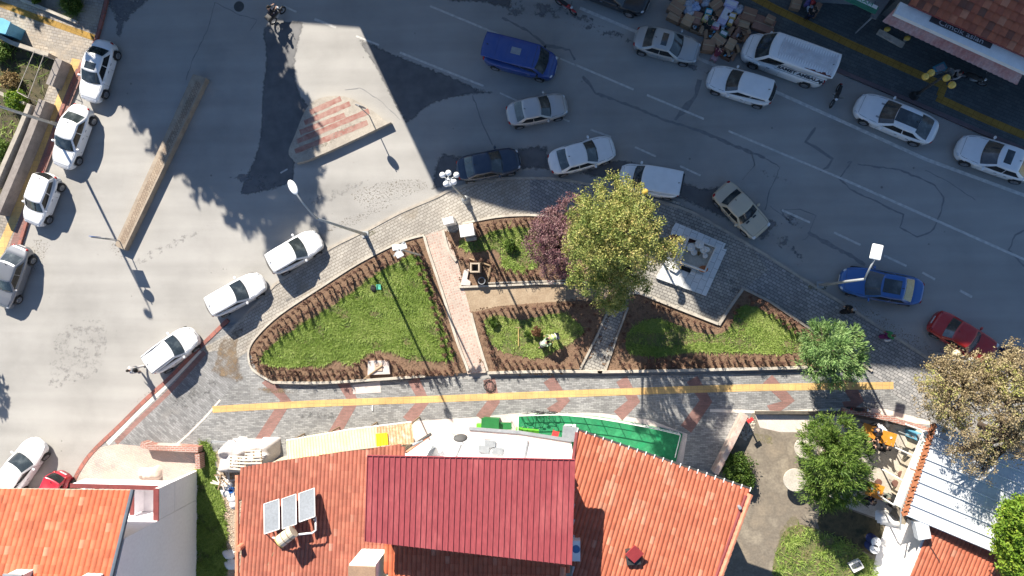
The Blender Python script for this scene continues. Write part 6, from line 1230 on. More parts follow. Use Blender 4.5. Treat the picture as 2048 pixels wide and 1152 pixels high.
MB().ball(W(1407, 538, .86), (.3, .22, .04), 10, 6).obj('rust_stain', mat('orange rust', (.48, .16, .06), (.36, .12, .05), scale=6), t); MB().ball(W(1383, 481, .86), (.28, .14, .04), 10, 6).obj('leaf_litter', mat('dark leaves', (.12, .035, .02), (.08, .03, .02), scale=8), t)
pr([(1364, 531), (1383, 538), (1380, 546), (1360, 538)], .36, .42, 'hatch_opening', mat('deep black', .004, .006, scale=2)); pr([(1382, 543), (1408, 552), (1404, 560), (1376, 552)], .36, .50, 'step', MARB); pr([(1342, 530), (1360, 538), (1352, 546), (1338, 538)], .36, .52, 'step', MARB)
MB().ball(W(1348, 475, .37), (.34, .2, .05), 12, 6).obj('leaf_pile', mat('leaf pile', (.07, .05, .04), (.2, .09, .04), scale=9), t)
bush('tiny dry weed growing inside the fountain basin', W(1396, 508, .85), .2, 500, DR2, .04, 91)
# ---- terrace: green turf, railing
TURF = mat('green turf', (.006, .24, .09), (.015, .17, .07), scale=1.3, rough=.95, c3=(.03, .27, .11)); c = W(1200, 860, .2); t = thing('terrace', 'green artificial turf terrace with thin white railing along the plaza', 'terrace', tuple(c))
TP = [(1036, 829), (1100, 826), (1140, 828), (1200, 834), (1270, 846), (1320, 856), (1365, 868), (1350, 930), (1300, 925), (1100, 890), (1036, 872)]
P = [W(a, b_, .22) for a, b_ in TP]; MB().prism([(v.x, v.y) for v in P], .12, .22).obj('turf', TURF, t)
RP = [(1037, 832), (1100, 830), (1135, 831), (1200, 838), (1270, 850), (1320, 860), (1361, 870)]; z = 1.15; RP3 = [W(a, b_, z) for a, b_ in RP]
posts = smooth_line([tuple(v) for v in RP3], 2); MB().tube(posts, .028, 6).obj('top_rail', WHITEM, t); MB().tube([v-Vector((0, 0, .45)) for v in posts], .018, 6).obj('middle_rail', WHITEM, t)
for v in posts: MB().tube([(v.x, v.y, .2), v], .022, 6).obj('post', WHITEM, t)
MB().tube([W(1361, 870, z), W(1350, 915, z)], .025, 6).obj('side_rail', WHITEM, t); MB().tube([W(1037, 832, z), W(1036, 862, z)], .025, 6).obj('side_rail', WHITEM, t); MB().tube([W(1361, 870, .7), W(1350, 915, .7)], .018, 6).obj('side_rail', WHITEM, t)
GRC = mat('lime plastic', (.12, .45, .03), (.1, .38, .03), scale=3, rough=.4); REDP = mat('red plastic', (.50, .05, .05), (.42, .04, .04), scale=3, rough=.4)
def chair(label, c, rz, m, group=None, z=.22, name='chair', legm=None):
    p = W(*c, z); t = thing(name, label, 'chair', (p.x, p.y, z), rz, group); lm = legm or m
    MB().box((0, 0, .45), (.42, .42, .04)).obj('seat', m, t, world=False, bevel=.01); MB().box((-.2, 0, .68), (.04, .40, .34)).obj('backrest', m, t, world=False, bevel=.01)
    for x in (-.18, .18):
        for y in (-.18, .18): MB().tube([(x, y, .44), (x*1.1, y*1.1, 0)], .018, 5).obj('leg', lm, t, world=False)
    return t
for i, (x, y) in enumerate(((1040, 858), (1050, 860), (1061, 861), (1072, 862))): chair(['lime green chair by the terrace corner post, first of four', 'lime green chair, second from the terrace corner', 'lime green chair, third from the terrace corner', 'lime green chair nearest the red chair'][i], (x, y), math.radians(-95), GRC, 'lime chairs on the terrace', legm=GREYM)
chair('red chair alone on the green turf', (1111, 866), 1.3, REDP)
t = thing('kiosk_booth', 'small grey topped booth on the terrace against the tiled house corner', 'booth', tuple(W(1140, 866, .22))); p = W(1140, 860, 1.9); MB().box((p.x, p.y-.3, 1.0), (.75, .7, 1.6)).obj('body', WALLW, t); MB().box((p.x, p.y-.25, 1.86), (.95, .9, .1), rz=-.1).obj('roof', GREYM, t); MB().box((p.x-.1, p.y+.06, 1.2), (.5, .04, .5)).obj('window', GLASS, t)
t = thing('green_stall', 'dark green box stall with small table in front of the white building', 'stall', tuple(W(975, 850, .14))); GP = mat('dark green panel', (.015, .16, .04), (.012, .12, .03), scale=2, rough=.5); p = W(980, 843, 1.2); MB().box((p.x, p.y-.2, .62), (1.05, .6, .95), rz=-.03).obj('body', GP, t, bevel=.01); MB().box((p.x, p.y-.15, 1.13), (1.12, .68, .05), rz=-.03).obj('lid', GP, t)
MB().box((p.x-.75, p.y-.55, .35), (.4, .5, .4)).obj('crate', GRC, t); t2 = thing('side_table', 'small dark green table beside the green stall', 'table', tuple(W(1010, 856, .14))); p = W(1010, 852, .8); MB().box((p.x, p.y, .78), (.85, .45, .04)).obj('table_top', GP, t2); [MB().tube([(p.x+a, p.y+b_, .14), (p.x+a, p.y+b_, .77)], .02, 5).obj('leg', DARK, t2) for a in (-.38, .38) for b_ in (-.18, .18)]
# satellite dish and wires on white terrace
c = W(921, 876, 5.0); t = thing('satellite_dish', 'dark satellite dish on the white terrace edge', 'satellite dish', (c.x, c.y, 4.3)); MB().ball(c, (.42, .16, .40), 16, 10, R=Matrix.Rotation(.3, 3, 'X')).obj('dish', mat('dark dish', (.10, .10, .10), (.06, .06, .06), scale=3), t, smooth=True); MB().tube([c, c+Vector((.1, -.5, -.6))], .03, 6).obj('mount', GREYM, t); MB().tube([c, c+Vector((-.5, .3, .2))], .02, 5).obj('arm', GREYM, t)
t = thing('pipe_bundle', 'slanting pipes and gutter ends beside the corrugated canopy', 'pipe', tuple(W(850, 885, 3.2)))
for a, b_, r_, m_ in (((862, 868), (835, 885), .09, DARK), ((858, 872), (812, 905), .07, RIDGE), ((846, 880), (826, 890), .1, GREYM)): MB().tube([W(*a, 4.4), W(*b_, 4.4)], r_, 8).obj('pipe', m_, t)
# ---- tarpaulin, pallets and rubble in the alley
def drape(name, label, cat, pts, z0, h, mt, seed, step=.16, rough=.5):
    P = np.array([tuple(W(v[0], v[1], z0+h*.6))[:2] for v in [tuple(v) for v in smooth_line(pts, 4, True)]]); lo, hi = P.min(0), P.max(0); nx, ny = [int(k)+2 for k in (hi-lo)/step]; X, Y = np.meshgrid(np.linspace(lo[0], hi[0], nx), np.linspace(lo[1], hi[1], ny)); ins = inpoly(P, X.ravel(), Y.ravel()); r = np.random.default_rng(seed); Q = np.c_[X.ravel(), Y.ravel()]
    d = np.full(len(Q), 9.)
    for a, b_ in zip(P, np.roll(P, -1, 0)): ab = b_-a; t_ = np.clip(((Q-a) @ ab)/max(ab @ ab, 1e-9), 0, 1); d = np.minimum(d, np.linalg.norm(Q-a-t_[:, None]*ab, axis=1))
    n1 = smooth_noise(Q, 1.6, r); n2 = np.abs(smooth_noise(Q, 4.5, r)); Z = z0+np.clip(d/.35, 0, 1)**.6*(h*(.75+.3*n1)+rough*.22*n2); Z = np.where(ins, Z, z0-.02)
    ok = ins.reshape(ny, nx); cell = ok[:-1, :-1] | ok[1:, 1:] | ok[1:, :-1] | ok[:-1, 1:]; fs = [(a*nx+b_, a*nx+b_+1, (a+1)*nx+b_+1, (a+1)*nx+b_) for a, b_ in zip(*np.nonzero(cell))]
    used = sorted({i for q in fs for i in q}); mp = {u: k for k, u in enumerate(used)}; o = MB().add([(Q[i, 0], Q[i, 1], Z[i]) for i in used], [tuple(mp[i] for i in q) for q in fs]).obj(name, mt, smooth=True); tag(o, label, cat); return o
TARP = mat('grey white tarp', (.56, .52, .50), (.46, .42, .40), scale=1.5, rough=.7, bump=.2)
drape('tarpaulin', 'large dusty white tarpaulin draped over a pile beside the tiled roof', 'tarpaulin', [(436, 895), (470, 880), (500, 884), (548, 879), (550, 905), (540, 925), (490, 945), (438, 948), (432, 920)], .14, 1.1, TARP, 3, .13, 1.0)
def pallet(label, c, z, rz):
    p = W(*c, z); t = thing('pallet', label, 'pallet', (p.x, p.y, z), rz, 'pallets on the tarpaulin')
    for y in np.linspace(-.4, .4, 5): MB().box((0, y, .1), (1.1, .1, .03)).obj('slat', WHITEB, t, world=False)
    for x in (-.5, 0, .5): MB().box((x, 0, .04), (.08, .9, .08)).obj('bearer', WOOD, t, world=False)
pallet('wooden pallet on the tarpaulin, left one touching the roof edge', (477, 925), 1.5, -.05); pallet('wooden pallet on the tarpaulin, right and higher one', (508, 913), 1.62, .05)
rr = random.Random(12)
for i in range(12):
    x, y = rr.uniform(434, 474), 948+i*2.3; p = W(x, y, .3+.03*i); a = rr.uniform(0, 3); tag(MB().box(p, (rr.uniform(.5, 1.2), .08, .05), rz=a).obj('board', [WHITEB, WOOD, CONCP][i % 3]), '%s, %s from the tarpaulin down the alley heap' % (['pale broken board', 'brown stick', 'dusty plank'][i % 3], ORD[i]), 'board', 'boards in the alley heap')
SACK = mat('white sack', (.70, .70, .72), (.58, .58, .61), scale=3, rough=.7)
for x, y, rx, lb in ((452, 968, .5, 'lilac grey cement sack at the top of the alley heap'), (450, 985, .55, 'white sack left of the blue bucket'), (463, 998, .5, 'white torn sack lower in the alley'), (466, 1012, .4, 'small white sack beside the roof tiles'), (470, 990, .3, 'small round white bag near the ridge tiles'), (455, 1110, .55, 'crumpled pale sheet low in the shaded alley'), (458, 1130, .6, 'second crumpled pale sheet at the bottom of the alley')): drape('sack', lb, 'sack', [(x-rx*24, y-rx*10), (x, y-rx*18), (x+rx*22, y-rx*8), (x+rx*18, y+rx*14), (x-rx*8, y+rx*18)], .14, .22, SACK, int(x*7+y), .1, .5)
t = thing('bucket', 'bright blue bucket in the alley rubble', 'bucket', tuple(W(467, 978, .3))); MB().lathe([(0, .05), (.14, .05), (.19, .36), (.17, .36), (.12, .08), (0, .08)], t.location, 16).obj('pail', mat('blue plastic pail', (.02, .12, .4), (.02, .1, .33), scale=4, rough=.4), t); MB().tube([t.location+Vector((-.18, 0, .34)), t.location+Vector((0, .12, .42)), t.location+Vector((.18, 0, .34))], .008, 4).obj('handle', GREYM, t)
clods('broken tile and plaster rubble in the alley between the houses', [(440, 945), (478, 960), (478, 1150), (448, 1150), (446, 1040)], 900, .14, .07, mat('rubble bits', (.50, .42, .34), (.34, .22, .16), scale=6), 71)
clods('pale rubble heap at the corner of the yard', [(1482, 842), (1510, 836), (1508, 860), (1490, 882), (1478, 872)], 160, .14, .09, mat('pale rubble', (.60, .56, .50), (.3, .26, .2), scale=5), 72)
clods('dead leaves and gravel along the kerb beside the blue sedan', [(1700, 600), (1780, 640), (1860, 690), (1850, 705), (1770, 660), (1690, 615)], 420, .005, .03, mat('leaf bits', (.12, .07, .04), (.2, .15, .1), scale=9), 73)
t = thing('crowd_barrier', 'bent dark metal barrier frame at the left end of the tarpaulin', 'barrier', tuple(W(445, 885, .14))); MB().tube([W(422, 886, .6), W(424, 882, .9), W(462, 884, .9), W(468, 879, .9), W(471, 884, .6)], .03, 6).obj('frame', GREYM, t); MB().tube([W(424, 885, .5), W(462, 887, .5)], .02, 6).obj('rail', GREYM, t)
drape('sack_pile', 'pale crumpled sacking on the mottled paving in front of the balcony', 'sacking', [(275, 940), (300, 938), (316, 932), (320, 955), (300, 962), (276, 958)], .14, .35, mat('pinkish sacking', (.62, .52, .44), (.5, .4, .33), scale=2), 17, .1, .8)
# red brick low walls
BRK = pavers('red brick wall', (.36, .16, .12), (.28, .12, .09), (.42, .36, .32), .3, .12, rot=0, ms=.02, dirt=.3)
def lowwall(label, pts, w, z1, m=BRK, name='low_wall'):
    o = line(name, pts, w, z1, .1, m, 0, kind=False); tag(o, label, 'wall'); return o
lowwall('low brown block wall between the mottled paving and the plaza', [(281, 889), (300, 895), (345, 897), (396, 900)], .35, .85); lowwall('short block wall return beside the grass strip', [(394, 908), (395, 925), (396, 938)], .32, .85)
lowwall('worn red and pale wall leading down from plaza to the patchy tiled roof', [(1492, 830), (1465, 885), (1432, 948)], .3, 1.1, mat('worn red wall', (.42, .26, .22), (.50, .44, .38), scale=2.5)); 
lowwall('low brick wall along the patio edge under the juniper', [(1690, 822), (1720, 826), (1780, 838), (1845, 856), (1862, 862)], .28, .75)
lowwall('thin dark hedge like wall along the pale yard slab', [(1512, 826), (1600, 826), (1690, 826)], .16, .45, mat('dark mossy wall', (.06, .055, .045), (.12, .1, .08), scale=4)); lowwall('long grey stone wall of the sunken garden', [(118, 118), (98, 170)], .5, 1.0, mat('grey brown stone', (.27, .24, .22), (.19, .165, .15), scale=2, bump=.5)); lowwall('long grey stone wall along the west pavement', [(84, 200), (60, 264), (28, 342), (-8, 427)], .5, 1.05, mat('grey brown stone', .27))
lowwall('long pale coping rail inside the western wall', [(58, 208), (36, 262), (8, 325), (-12, 372)], .3, 1.2, KERB); lowwall('pale rail on the north side of the sunken garden', [(-10, 68), (20, 84), (68, 100), (96, 110)], .28, .9, KERB); lowwall('pale kerb of the upper left bed', [(40, -2), (90, 18), (152, 44)], .2, .35, KERBW); lowwall('white rail crossing the sunken garden', [(-10, 182), (20, 196), (48, 206)], .2, .8, KERB)
t = thing('pergola', 'thin white rectangular pipe frame over the sunken garden corner', 'frame', tuple(W(60, 140, .14)))
FP = [(69, 101), (34, 184), (56, 196), (88, 110)]; C3 = [W(a, b_, 2.0) for a, b_ in FP]; PGM = mat('dull pipe', (.42, .38, .32), (.32, .29, .25), scale=3)
for a, b_ in zip(C3, C3[1:]+C3[:1]): MB().tube([a, b_], .025, 6).obj('rail', PGM, t)
for a in C3: MB().tube([(a.x, a.y, .14), a], .025, 6).obj('post', PGM, t)
t = thing('blue_kiosk', 'light blue roofed kiosk at the left edge', 'kiosk', tuple(W(0, 60, .14))); BK = mat('sky blue panel', (.14, .42, .60), (.11, .35, .5), scale=2, rough=.5); P = [W(a, b_, 1.5) for a, b_ in ((-25, 34), (5, 36), (21, 44), (11, 68), (-25, 60))]; MB().prism([(v.x, v.y) for v in P], 1.40, 1.5).obj('roof', BK, t); c_ = sum(P, Vector((0, 0, 0)))/5; MB().prism([(c_.x+(v.x-c_.x)*.9, c_.y+(v.y-c_.y)*.9) for v in P], .14, 1.4).obj('body', BK, t)
sign('small yellow sign board in the dark western garden', (4, 305), .14, 1.2, 1.2, [('rect', 1.1, .5, .5, mat('yellow sign', (.75, .5, .02), (.7, .45, .02), scale=4))])
t = thing('garden_statue', 'small white rounded stone among dark plants of the upper left bed', 'stone', tuple(W(146, 4, .14))); MB().ball(W(141, 2, .4), (.3, .12, .12), 12, 8, R=Matrix.Rotation(-.7, 3, 'Z')).ball(W(149, 8, .35), (.16, .13, .14), 12, 8).obj('stone', WHITEM, t, smooth=True)
# ---- yard and patio
for c, lb in (((1590, 960), 'round pale concrete table with its black shadow beside the juniper'), ((1612, 896), 'round pale concrete table half hidden by the juniper')):
    p = W(*c, .95); t = thing('round_table', lb, 'table', (p.x, p.y, .14), 0, 'round concrete tables in the yard'); MB().lathe([(0, .85), (.68, .85), (.70, .80), (.68, .76), (0, .76)], (p.x, p.y, .14), 28).obj('table_top', CONC, t); MB().lathe([(.12, .76), (.1, .3), (.2, 0)], (p.x, p.y, .14), 14).obj('pedestal', CONC, t)
ORG = mat('orange table', (.62, .26, .03), (.52, .20, .02), scale=3, rough=.5)
def otable(label, c, w, d, rz, items=()):
    p = W(*c, .9); t = thing('patio_table', label, 'table', (p.x, p.y, .14), rz, 'orange tables of the patio'); MB().box((0, 0, .74), (w, d, .04)).obj('table_top', ORG, t, world=False, bevel=.01)
    for x in (-w*.42, w*.42):
        for y in (-d*.4, d*.4): MB().tube([(x, y, .73), (x, y, 0)], .025, 6).obj('leg', DARK, t, world=False)
    for i, (x, y, lb) in enumerate(items):
        q = parent_world(t) @ Vector((x, y, .76)); g = MB().lathe([(0, .005), (.06, .01), (.075, .05), (.065, .05), (.05, .02)], q, 12).obj('saucer', WHITEM); tag(g, lb, 'cup')
otable('orange patio table half hidden by the juniper', (1739, 862), .9, .75, -.35)
otable('orange patio table beside the white cloth', (1777, 877), .85, .8, -.3, [(.1, .1, 'white cup on the orange table beside the white cloth')])
otable('orange patio table alone in the lower patio', (1750, 981), .95, .85, -.35, [(-.22, .05, 'left white cup on the lower orange table'), (.2, -.02, 'right white cup on the lower orange table')])
drape('table_cloth', 'crumpled white striped cloth between the two upper orange tables', 'cloth', [(1752, 852), (1762, 850), (1790, 874), (1785, 880), (1764, 872), (1750, 870)], .5, .5, SACK, 33, .09, .6)
BRS = mat('brown stool seat', (.16, .08, .06), (.12, .06, .05), scale=4, rough=.6)
for c, lb in (((1757, 965), 'brown round stool above the lower orange table'), ((1803, 949), 'brown round stool nearest the sheet roofed hall'), ((1790, 967), 'brown round stool between the lower table and the hall')):
    p = W(*c, .6); t = thing('stool', lb, 'stool', (p.x, p.y, .14), 0, 'brown stools on the patio'); MB().lathe([(0, .48), (.2, .48), (.22, .45), (.2, .42), (0, .42)], (p.x, p.y, .14), 18).obj('seat', BRS, t); [MB().tube([(p.x+.12*math.cos(a), p.y+.12*math.sin(a), .56), (p.x+.2*math.cos(a), p.y+.2*math.sin(a), .14)], .014, 5).obj('leg', DARK, t) for a in (.8, 2.4, 3.9, 5.5)]
for c, a, lb in (((1803, 900), 1.2, 'black chair between the white cloth and the hall'), ((1770, 842), .3, 'grey chair above the white cloth'), ((1775, 1000), 2.0, 'dark chair beside the lower orange table')): chair(lb, c, a, DARK, 'dark chairs on the patio', z=.14)
sign('leaning umbrella pole stub on the patio with small dark plate', (1795, 862), .14, 2.0, 1.0, [('rect', 1.7, .3, .3, DARK)])
# glazed veranda of the hall
t = thing('glass_veranda', 'pale green glass veranda roof along the sheet roofed hall', 'veranda', tuple(W(1835, 950, .14))); GG = mat('greenish glass roof', (.40, .46, .41), (.52, .50, .42), scale=1.4, rough=.15, spec=.7)
A, B, C_, D = W(1848, 862, 2.9), W(1873, 868, 3.3), W(1816, 1024, 3.3), W(1788, 1010, 2.9)
for i in range(8):
    a, b_, c, d = A.lerp(D, i/8+.006), B.lerp(C_, i/8+.006), B.lerp(C_, (i+1)/8-.006), A.lerp(D, (i+1)/8-.006); deck('glass_pane', [a, b_, c, d], .03, GG, t)
    MB().tube([A.lerp(D, i/8), B.lerp(C_, i/8)], .04, 5).obj('rafter', WHITEM if i != 4 else TRIM, t)
MB().tube([A, D], .06, 6).obj('eave_beam', WHITEM, t); MB().tube([A.lerp(B, .5)+Vector((0, 0, .05)), D.lerp(C_, .5)+Vector((0, 0, .05)), W(1800, 1060, 3.0)], .05, 8).obj('gutter_pipe', POLE, t)
for i in (0, 2.7, 5.4, 8): p = A.lerp(D, i/8); MB().tube([(p.x, p.y, .14), p], .05, 6).obj('post', WHITEM, t)
P = [W(a, b_, 1.6) for a, b_ in ((1835, 866), (1857, 870), (1850, 890), (1833, 880))]; t = thing('ice_chest', 'light blue and grey chest at the top corner of the glass veranda', 'chest', tuple(P[0]*0+W(1845, 876, .14))); MB().prism([(v.x, v.y) for v in P], .14, 1.5).obj('body', BK, t); MB().prism([(v.x, v.y) for v in shrink(P, .06)], 1.5, 1.58).obj('lid', GREYM, t)
drape('white_cover', 'white plastic cover over a low heap south of the patio', 'cover', [(1755, 1028), (1772, 1024), (1800, 1048), (1805, 1056), (1790, 1056), (1762, 1048)], .15, .5, WHITEM, 44, .1, .5)
for c, lb in (((1752, 1084), 'white round barrel lid, upper one beside the walkway'), ((1749, 1098), 'white round barrel lid, lower one beside the walkway')): p = W(*c, .9); t = thing('barrel', lb, 'barrel', (p.x, p.y, .14), 0, 'white lidded barrels'); MB().lathe([(0, .8), (.27, .8), (.29, .76), (.29, 0)], (p.x, p.y, .14), 20).obj('body', mat('blue barrel', (.05, .07, .22), (.04, .05, .16), scale=3), t); MB().lathe([(0, .84), (.27, .84), (.29, .80), (.29, .76)], (p.x, p.y, .14), 20).obj('lid', WHITEM, t); [MB().ball((p.x+a, p.y+b_, .985), (.03, .03, .01), 8, 5).obj('lid_hole', DARK, t) for a, b_ in ((.12, .12), (-.02, 0), (.12, -.14))]
p = W(1715, 1134, .6); t = thing('crate', 'open grey white crate on the grass at the bottom of the yard', 'crate', (p.x, p.y, .14), .5); q = MB()
for dx, dy, sx, sy in ((-.33, 0, .04, .5), (.33, 0, .04, .5), (0, -.24, .62, .04), (0, .24, .62, .04)): MB().box((dx, dy, .2), (sx, sy, .38)).obj('side', WHITEM, t, world=False)
MB().box((0, 0, .05), (.6, .44, .04)).obj('bottom', GREYM, t, world=False)
t = thing('traffic_sign', 'small red topped post beside the worn wall at the plaza corner', 'post', tuple(W(1489, 833, .14))); MB().tube([W(1489, 833, .14), W(1489, 833, .14)+Vector((0, 0, 1.3))], .05, 8).obj('post', REDP, t); MB().box(W(1489, 833, .14)+Vector((0, 0, 1.35)), (.4, .2, .1), rz=.6).obj('cap', REDP, t)
t = thing('roof_box', 'white metal box between patio hall and weathered roof', 'box', tuple(W(1840, 1062, 3.2))); MB().box(W(1842, 1058, 3.4), (.7, 1.0, .5), rz=.2).obj('case', PALE, t); MB().tube([W(1849, 1074, 3.3), W(1880, 1124, 3.3)], .02, 5).obj('cable', DARK, t)
# blue things at shop, bin by the road
t = thing('display_board', 'blue framed poster table in front of the shop canopy', 'display table', tuple(W(1880, 134, .12))); p = W(1881, 136, .75); MB().box((p.x, p.y, .72), (.72, .55, .06), rz=.45).obj('table_top', mat('blue table', (.08, .28, .38), (.07, .22, .3), scale=4), t); MB().box((p.x, p.y, .765), (.5, .36, .02), rz=.45).obj('sheet', mat('printed sheet', (.35, .35, .40), (.2, .2, .25), scale=14), t); [MB().tube([(p.x+a, p.y+b_, .12), (p.x+a, p.y+b_, .7)], .02, 5).obj('leg', DARK, t) for a in (-.2, .2) for b_ in (-.2, .2)]
lowwall('pale stone step under the left end of the red canopy', [(1757, 62), (1808, 90)], .32, .3, KERBW)
for c, lb, m_ in (((1775, 58), 'small yellow flower pot at the canopy corner', 0), ((1815, 76), 'small yellow flower pot at the right end of the stone step', 0)): p = W(*c, .5); t = thing('flower_pot', lb, 'flower pot', (p.x, p.y, .12), 0, 'yellow flower pots'); MB().lathe([(0, .25), (.14, .28), (.1, 0)], (p.x, p.y, .12), 12).obj('pot', CONC, t); MB().ball((p.x, p.y, .48), (.2, .16, .12), 10, 6).obj('flowers', GLOBY, t)
p = W(2016, 703, .5); t = thing('litter_bin', 'dark blue bin behind the red saloon at the road side', 'bin', (p.x, p.y, 0)); MB().lathe([(0, .8), (.26, .8), (.3, .7), (.24, 0)], (p.x, p.y, 0), 16).obj('body', mat('navy bin', (.02, .04, .14), (.02, .03, .1), scale=4), t); MB().lathe([(0, .86), (.3, .84), (.31, .78)], (p.x, p.y, 0), 16).obj('lid', DARK, t)
# ================================================================ CARTONS AND GOODS
CB = [mat('carton %d' % i, c, tuple(x*.82 for x in c), scale=2.5, rough=.9) for i, c in enumerate([(.36, .22, .14), (.42, .27, .17), (.30, .17, .11), (.46, .31, .19), (.34, .19, .14)])]
rr = random.Random(21)
def carton(label, c, s, rz, z=0, m=None, open_=False, h=None, group='cartons of the kerbside heap'):
    h = h or s[1]*.75; p = W(*c, z+h); m = m or CB[rr.randrange(5)]; t = thing('carton', label, 'box', (p.x, p.y, z), rz, group)
    if open_:
        for dx, dy, sx, sy in ((-s[0]/2, 0, .02, s[1]), (s[0]/2, 0, .02, s[1]), (0, -s[1]/2, s[0], .02), (0, s[1]/2, s[0], .02)): MB().box((dx, dy, h/2), (sx, sy, h)).obj('side', m, t, world=False)
        MB().box((0, 0, .03), (s[0]*.97, s[1]*.97, .03)).obj('bottom', m, t, world=False)
        for sx, ax in ((1, 0), (-1, 0), (1, 1)):
            M = Matrix.Rotation(math.pi/2*ax, 3, 'Z') @ Matrix.Rotation(sx*rr.uniform(.3, .9), 3, 'Y'); off = Matrix.Rotation(math.pi/2*ax, 3, 'Z') @ Vector((sx*(s[ax]/2+s[0]*.18), 0, h-.03)); MB().box(off, (s[0]*.4, s[1-ax]*.95, .012), m=M).obj('flap', m, t, world=False)
        for i in range(5): MB().box((rr.uniform(-.3, .3)*s[0], rr.uniform(-.3, .3)*s[1], h*.75), (s[0]*.28, s[1]*.22, .1), rz=rr.uniform(0, 3)).obj('packet', rr.choice([WHITEM, BK, GREYM, DARK, SACK]), t, world=False)
    else:
        MB().box((0, 0, h/2), (s[0], s[1], h)).obj('body', m, t, world=False, bevel=.012)
        MB().box((0, 0, h+.004), (s[0]*1.0, .05, .006)).obj('tape', mat('packing tape', (.42, .34, .22), (.38, .3, .2), scale=5, rough=.3), t, world=False)
        for sy in (-1, 1): MB().box((0, sy*(s[1]/4+.012), h+.002), (s[0]*.98, s[1]*.5-.03, .006)).obj('flap', m, t, world=False)
    return t
A_ = math.radians(-25)
BX = [((1353, 15), (.95, .7), -.6, 'big sunlit brown carton at the upper left end of the heap', 0, .6), ((1349, 31), (.8, .6), -.5, 'brown carton below the big one at the left end of the heap', 0, .5), ((1361, 38), (.5, .5), .2, 'dark brown carton low at the left of the heap', 0, .4), ((1376, 40), (.65, .7), -.5, 'tall brown carton in the lower left row of the heap', 0, .65),
      ((1394, 35), (.55, .75), -.35, 'upright narrow carton right of the lower left row', 0, .6), ((1433, 8), (.75, .6), .6, 'tilted ochre carton near the top edge of the heap', 0, .6), ((1441, 22), (.5, .75), -.6, 'long carton lying right of the turquoise box', 0, .4), ((1499, 28), (.85, .8), -.35, 'large square carton at the right end of the heap', 0, .65), ((1489, 45), (.7, .6), -.35, 'square carton below the large right end one', 0, .5),
      ((1478, 38), (.3, .7), -.6, 'narrow folded carton leaning beside the yellow pack', 0, .5), ((1418, 90), (.75, .7), -.2, 'pinkish brown carton at the lowest left of the heap', 0, .6), ((1437, 80), (.85, .6), -.7, 'wide brown carton in the lowest row with skewed lid', 0, .55), ((1438, 98), (.7, .45), -.5, 'flat carton below the wide skewed one', 0, .35), ((1462, 88), (.55, .7), -.5, 'dark sided carton at the lowest right of the heap', 0, .6),
      ((1528, 48), (1.3, .9), -.4, 'wide reddish carton alone beside the delivery van nose', 0, .45), ((1541, 38), (.55, .5), -.5, 'small plain carton on the wide reddish carton', .45, .3), ((1593, 8), (.6, .6), -.3, 'brown carton at the top edge by the shop street person', 0, .5), ((1634, 18), (.35, .85), -.5, 'long pale carton carried beside the shop street person', .5, .4),
      ((1362, 2), (.6, .5), .1, 'brown carton cut by the top edge at the heap', 0, .5), ((1395, 1), (.5, .5), .4, 'small dark carton at the top edge behind the plastic bags', 0, .4), ((1405, 62), (.5, .5), -.3, 'small dark carton between the lower cartons', 0, .25), ((1493, 62), (.5, .45), .3, 'small brown carton near the van nose side of the heap', 0, .3), ((1540, 60), (.5, .5), .1, 'small reddish carton against the wide reddish one', 0, .35)]
for i, (c, s, rz, lb, z, h) in enumerate(BX): carton(lb, c, s, rz, z, h=h, m=CB[i % 5])
for i, (c, s, rz, lb) in enumerate([((1392, 54), (.6, .5), -.4, 'open carton of small white packets in the left lower row'), ((1456, 55), (1.0, .85), -.6, 'large open brown carton of mixed goods in the middle of the heap'), ((1477, 68), (.8, .6), -.5, 'open carton of silver cans right of the middle'), ((1424, 68), (.55, .6), -.1, 'open carton of white cartons above the lowest row'), ((1456, 108), (.6, .5), -.5, 'open carton with silver packets at the very bottom of the heap'), ((1466, 100), (.5, .55), .3, 'open ochre carton next to the bottom packets')]): carton(lb, c, s, rz, 0, CB[(i+3) % 5], True, .42)
def goods(name, label, cat, c, s, rz, z, m, ball=False):
    p = W(*c, z); t = thing(name, label, cat, (p.x, p.y, max(0, z-.3)), rz); q = MB()
    if ball:
        for i in range(7): q.ball((rr.uniform(-.3, .3)*s[0], rr.uniform(-.3, .3)*s[1], .15+rr.uniform(0, .15)), (s[0]*.33, s[1]*.33, .16), 10, 7)
        q.obj('bag', m, t, world=False, smooth=True); MB().ball((0, 0, .42), (.05, .05, .09), 8, 6).obj('knot', m, t, world=False)
    else: q.box((0, 0, .15), (s[0], s[1], .3)).obj('body', m, t, world=False, bevel=.02); MB().box((0, 0, .305), (s[0]*.8, s[1]*.5, .012)).obj('print', SACK, t, world=False)
    return t
CLEAR = mat('milky plastic', (.42, .46, .52), (.30, .34, .42), scale=6, rough=.25)
goods('plastic_bag', 'milky plastic bag with blue goods in the upper left of the heap', 'bag', (1378, 10), (.8, .9), .3, .5, CLEAR, True); goods('plastic_bag', 'round pale blue plastic bag beside the milky one', 'bag', (1392, 12), (.55, .55), .3, .6, mat('pale blue film', (.3, .4, .6), (.25, .33, .5), scale=4, rough=.3), True); goods('plastic_bag', 'grey blue plastic bag near the right end of the heap', 'bag', (1479, 20), (.7, .6), .3, .5, CLEAR, True); goods('plastic_bag', 'small grey plastic bag at the top edge above the white packs', 'bag', (1412, 3), (.6, .5), .1, .5, CLEAR, True)
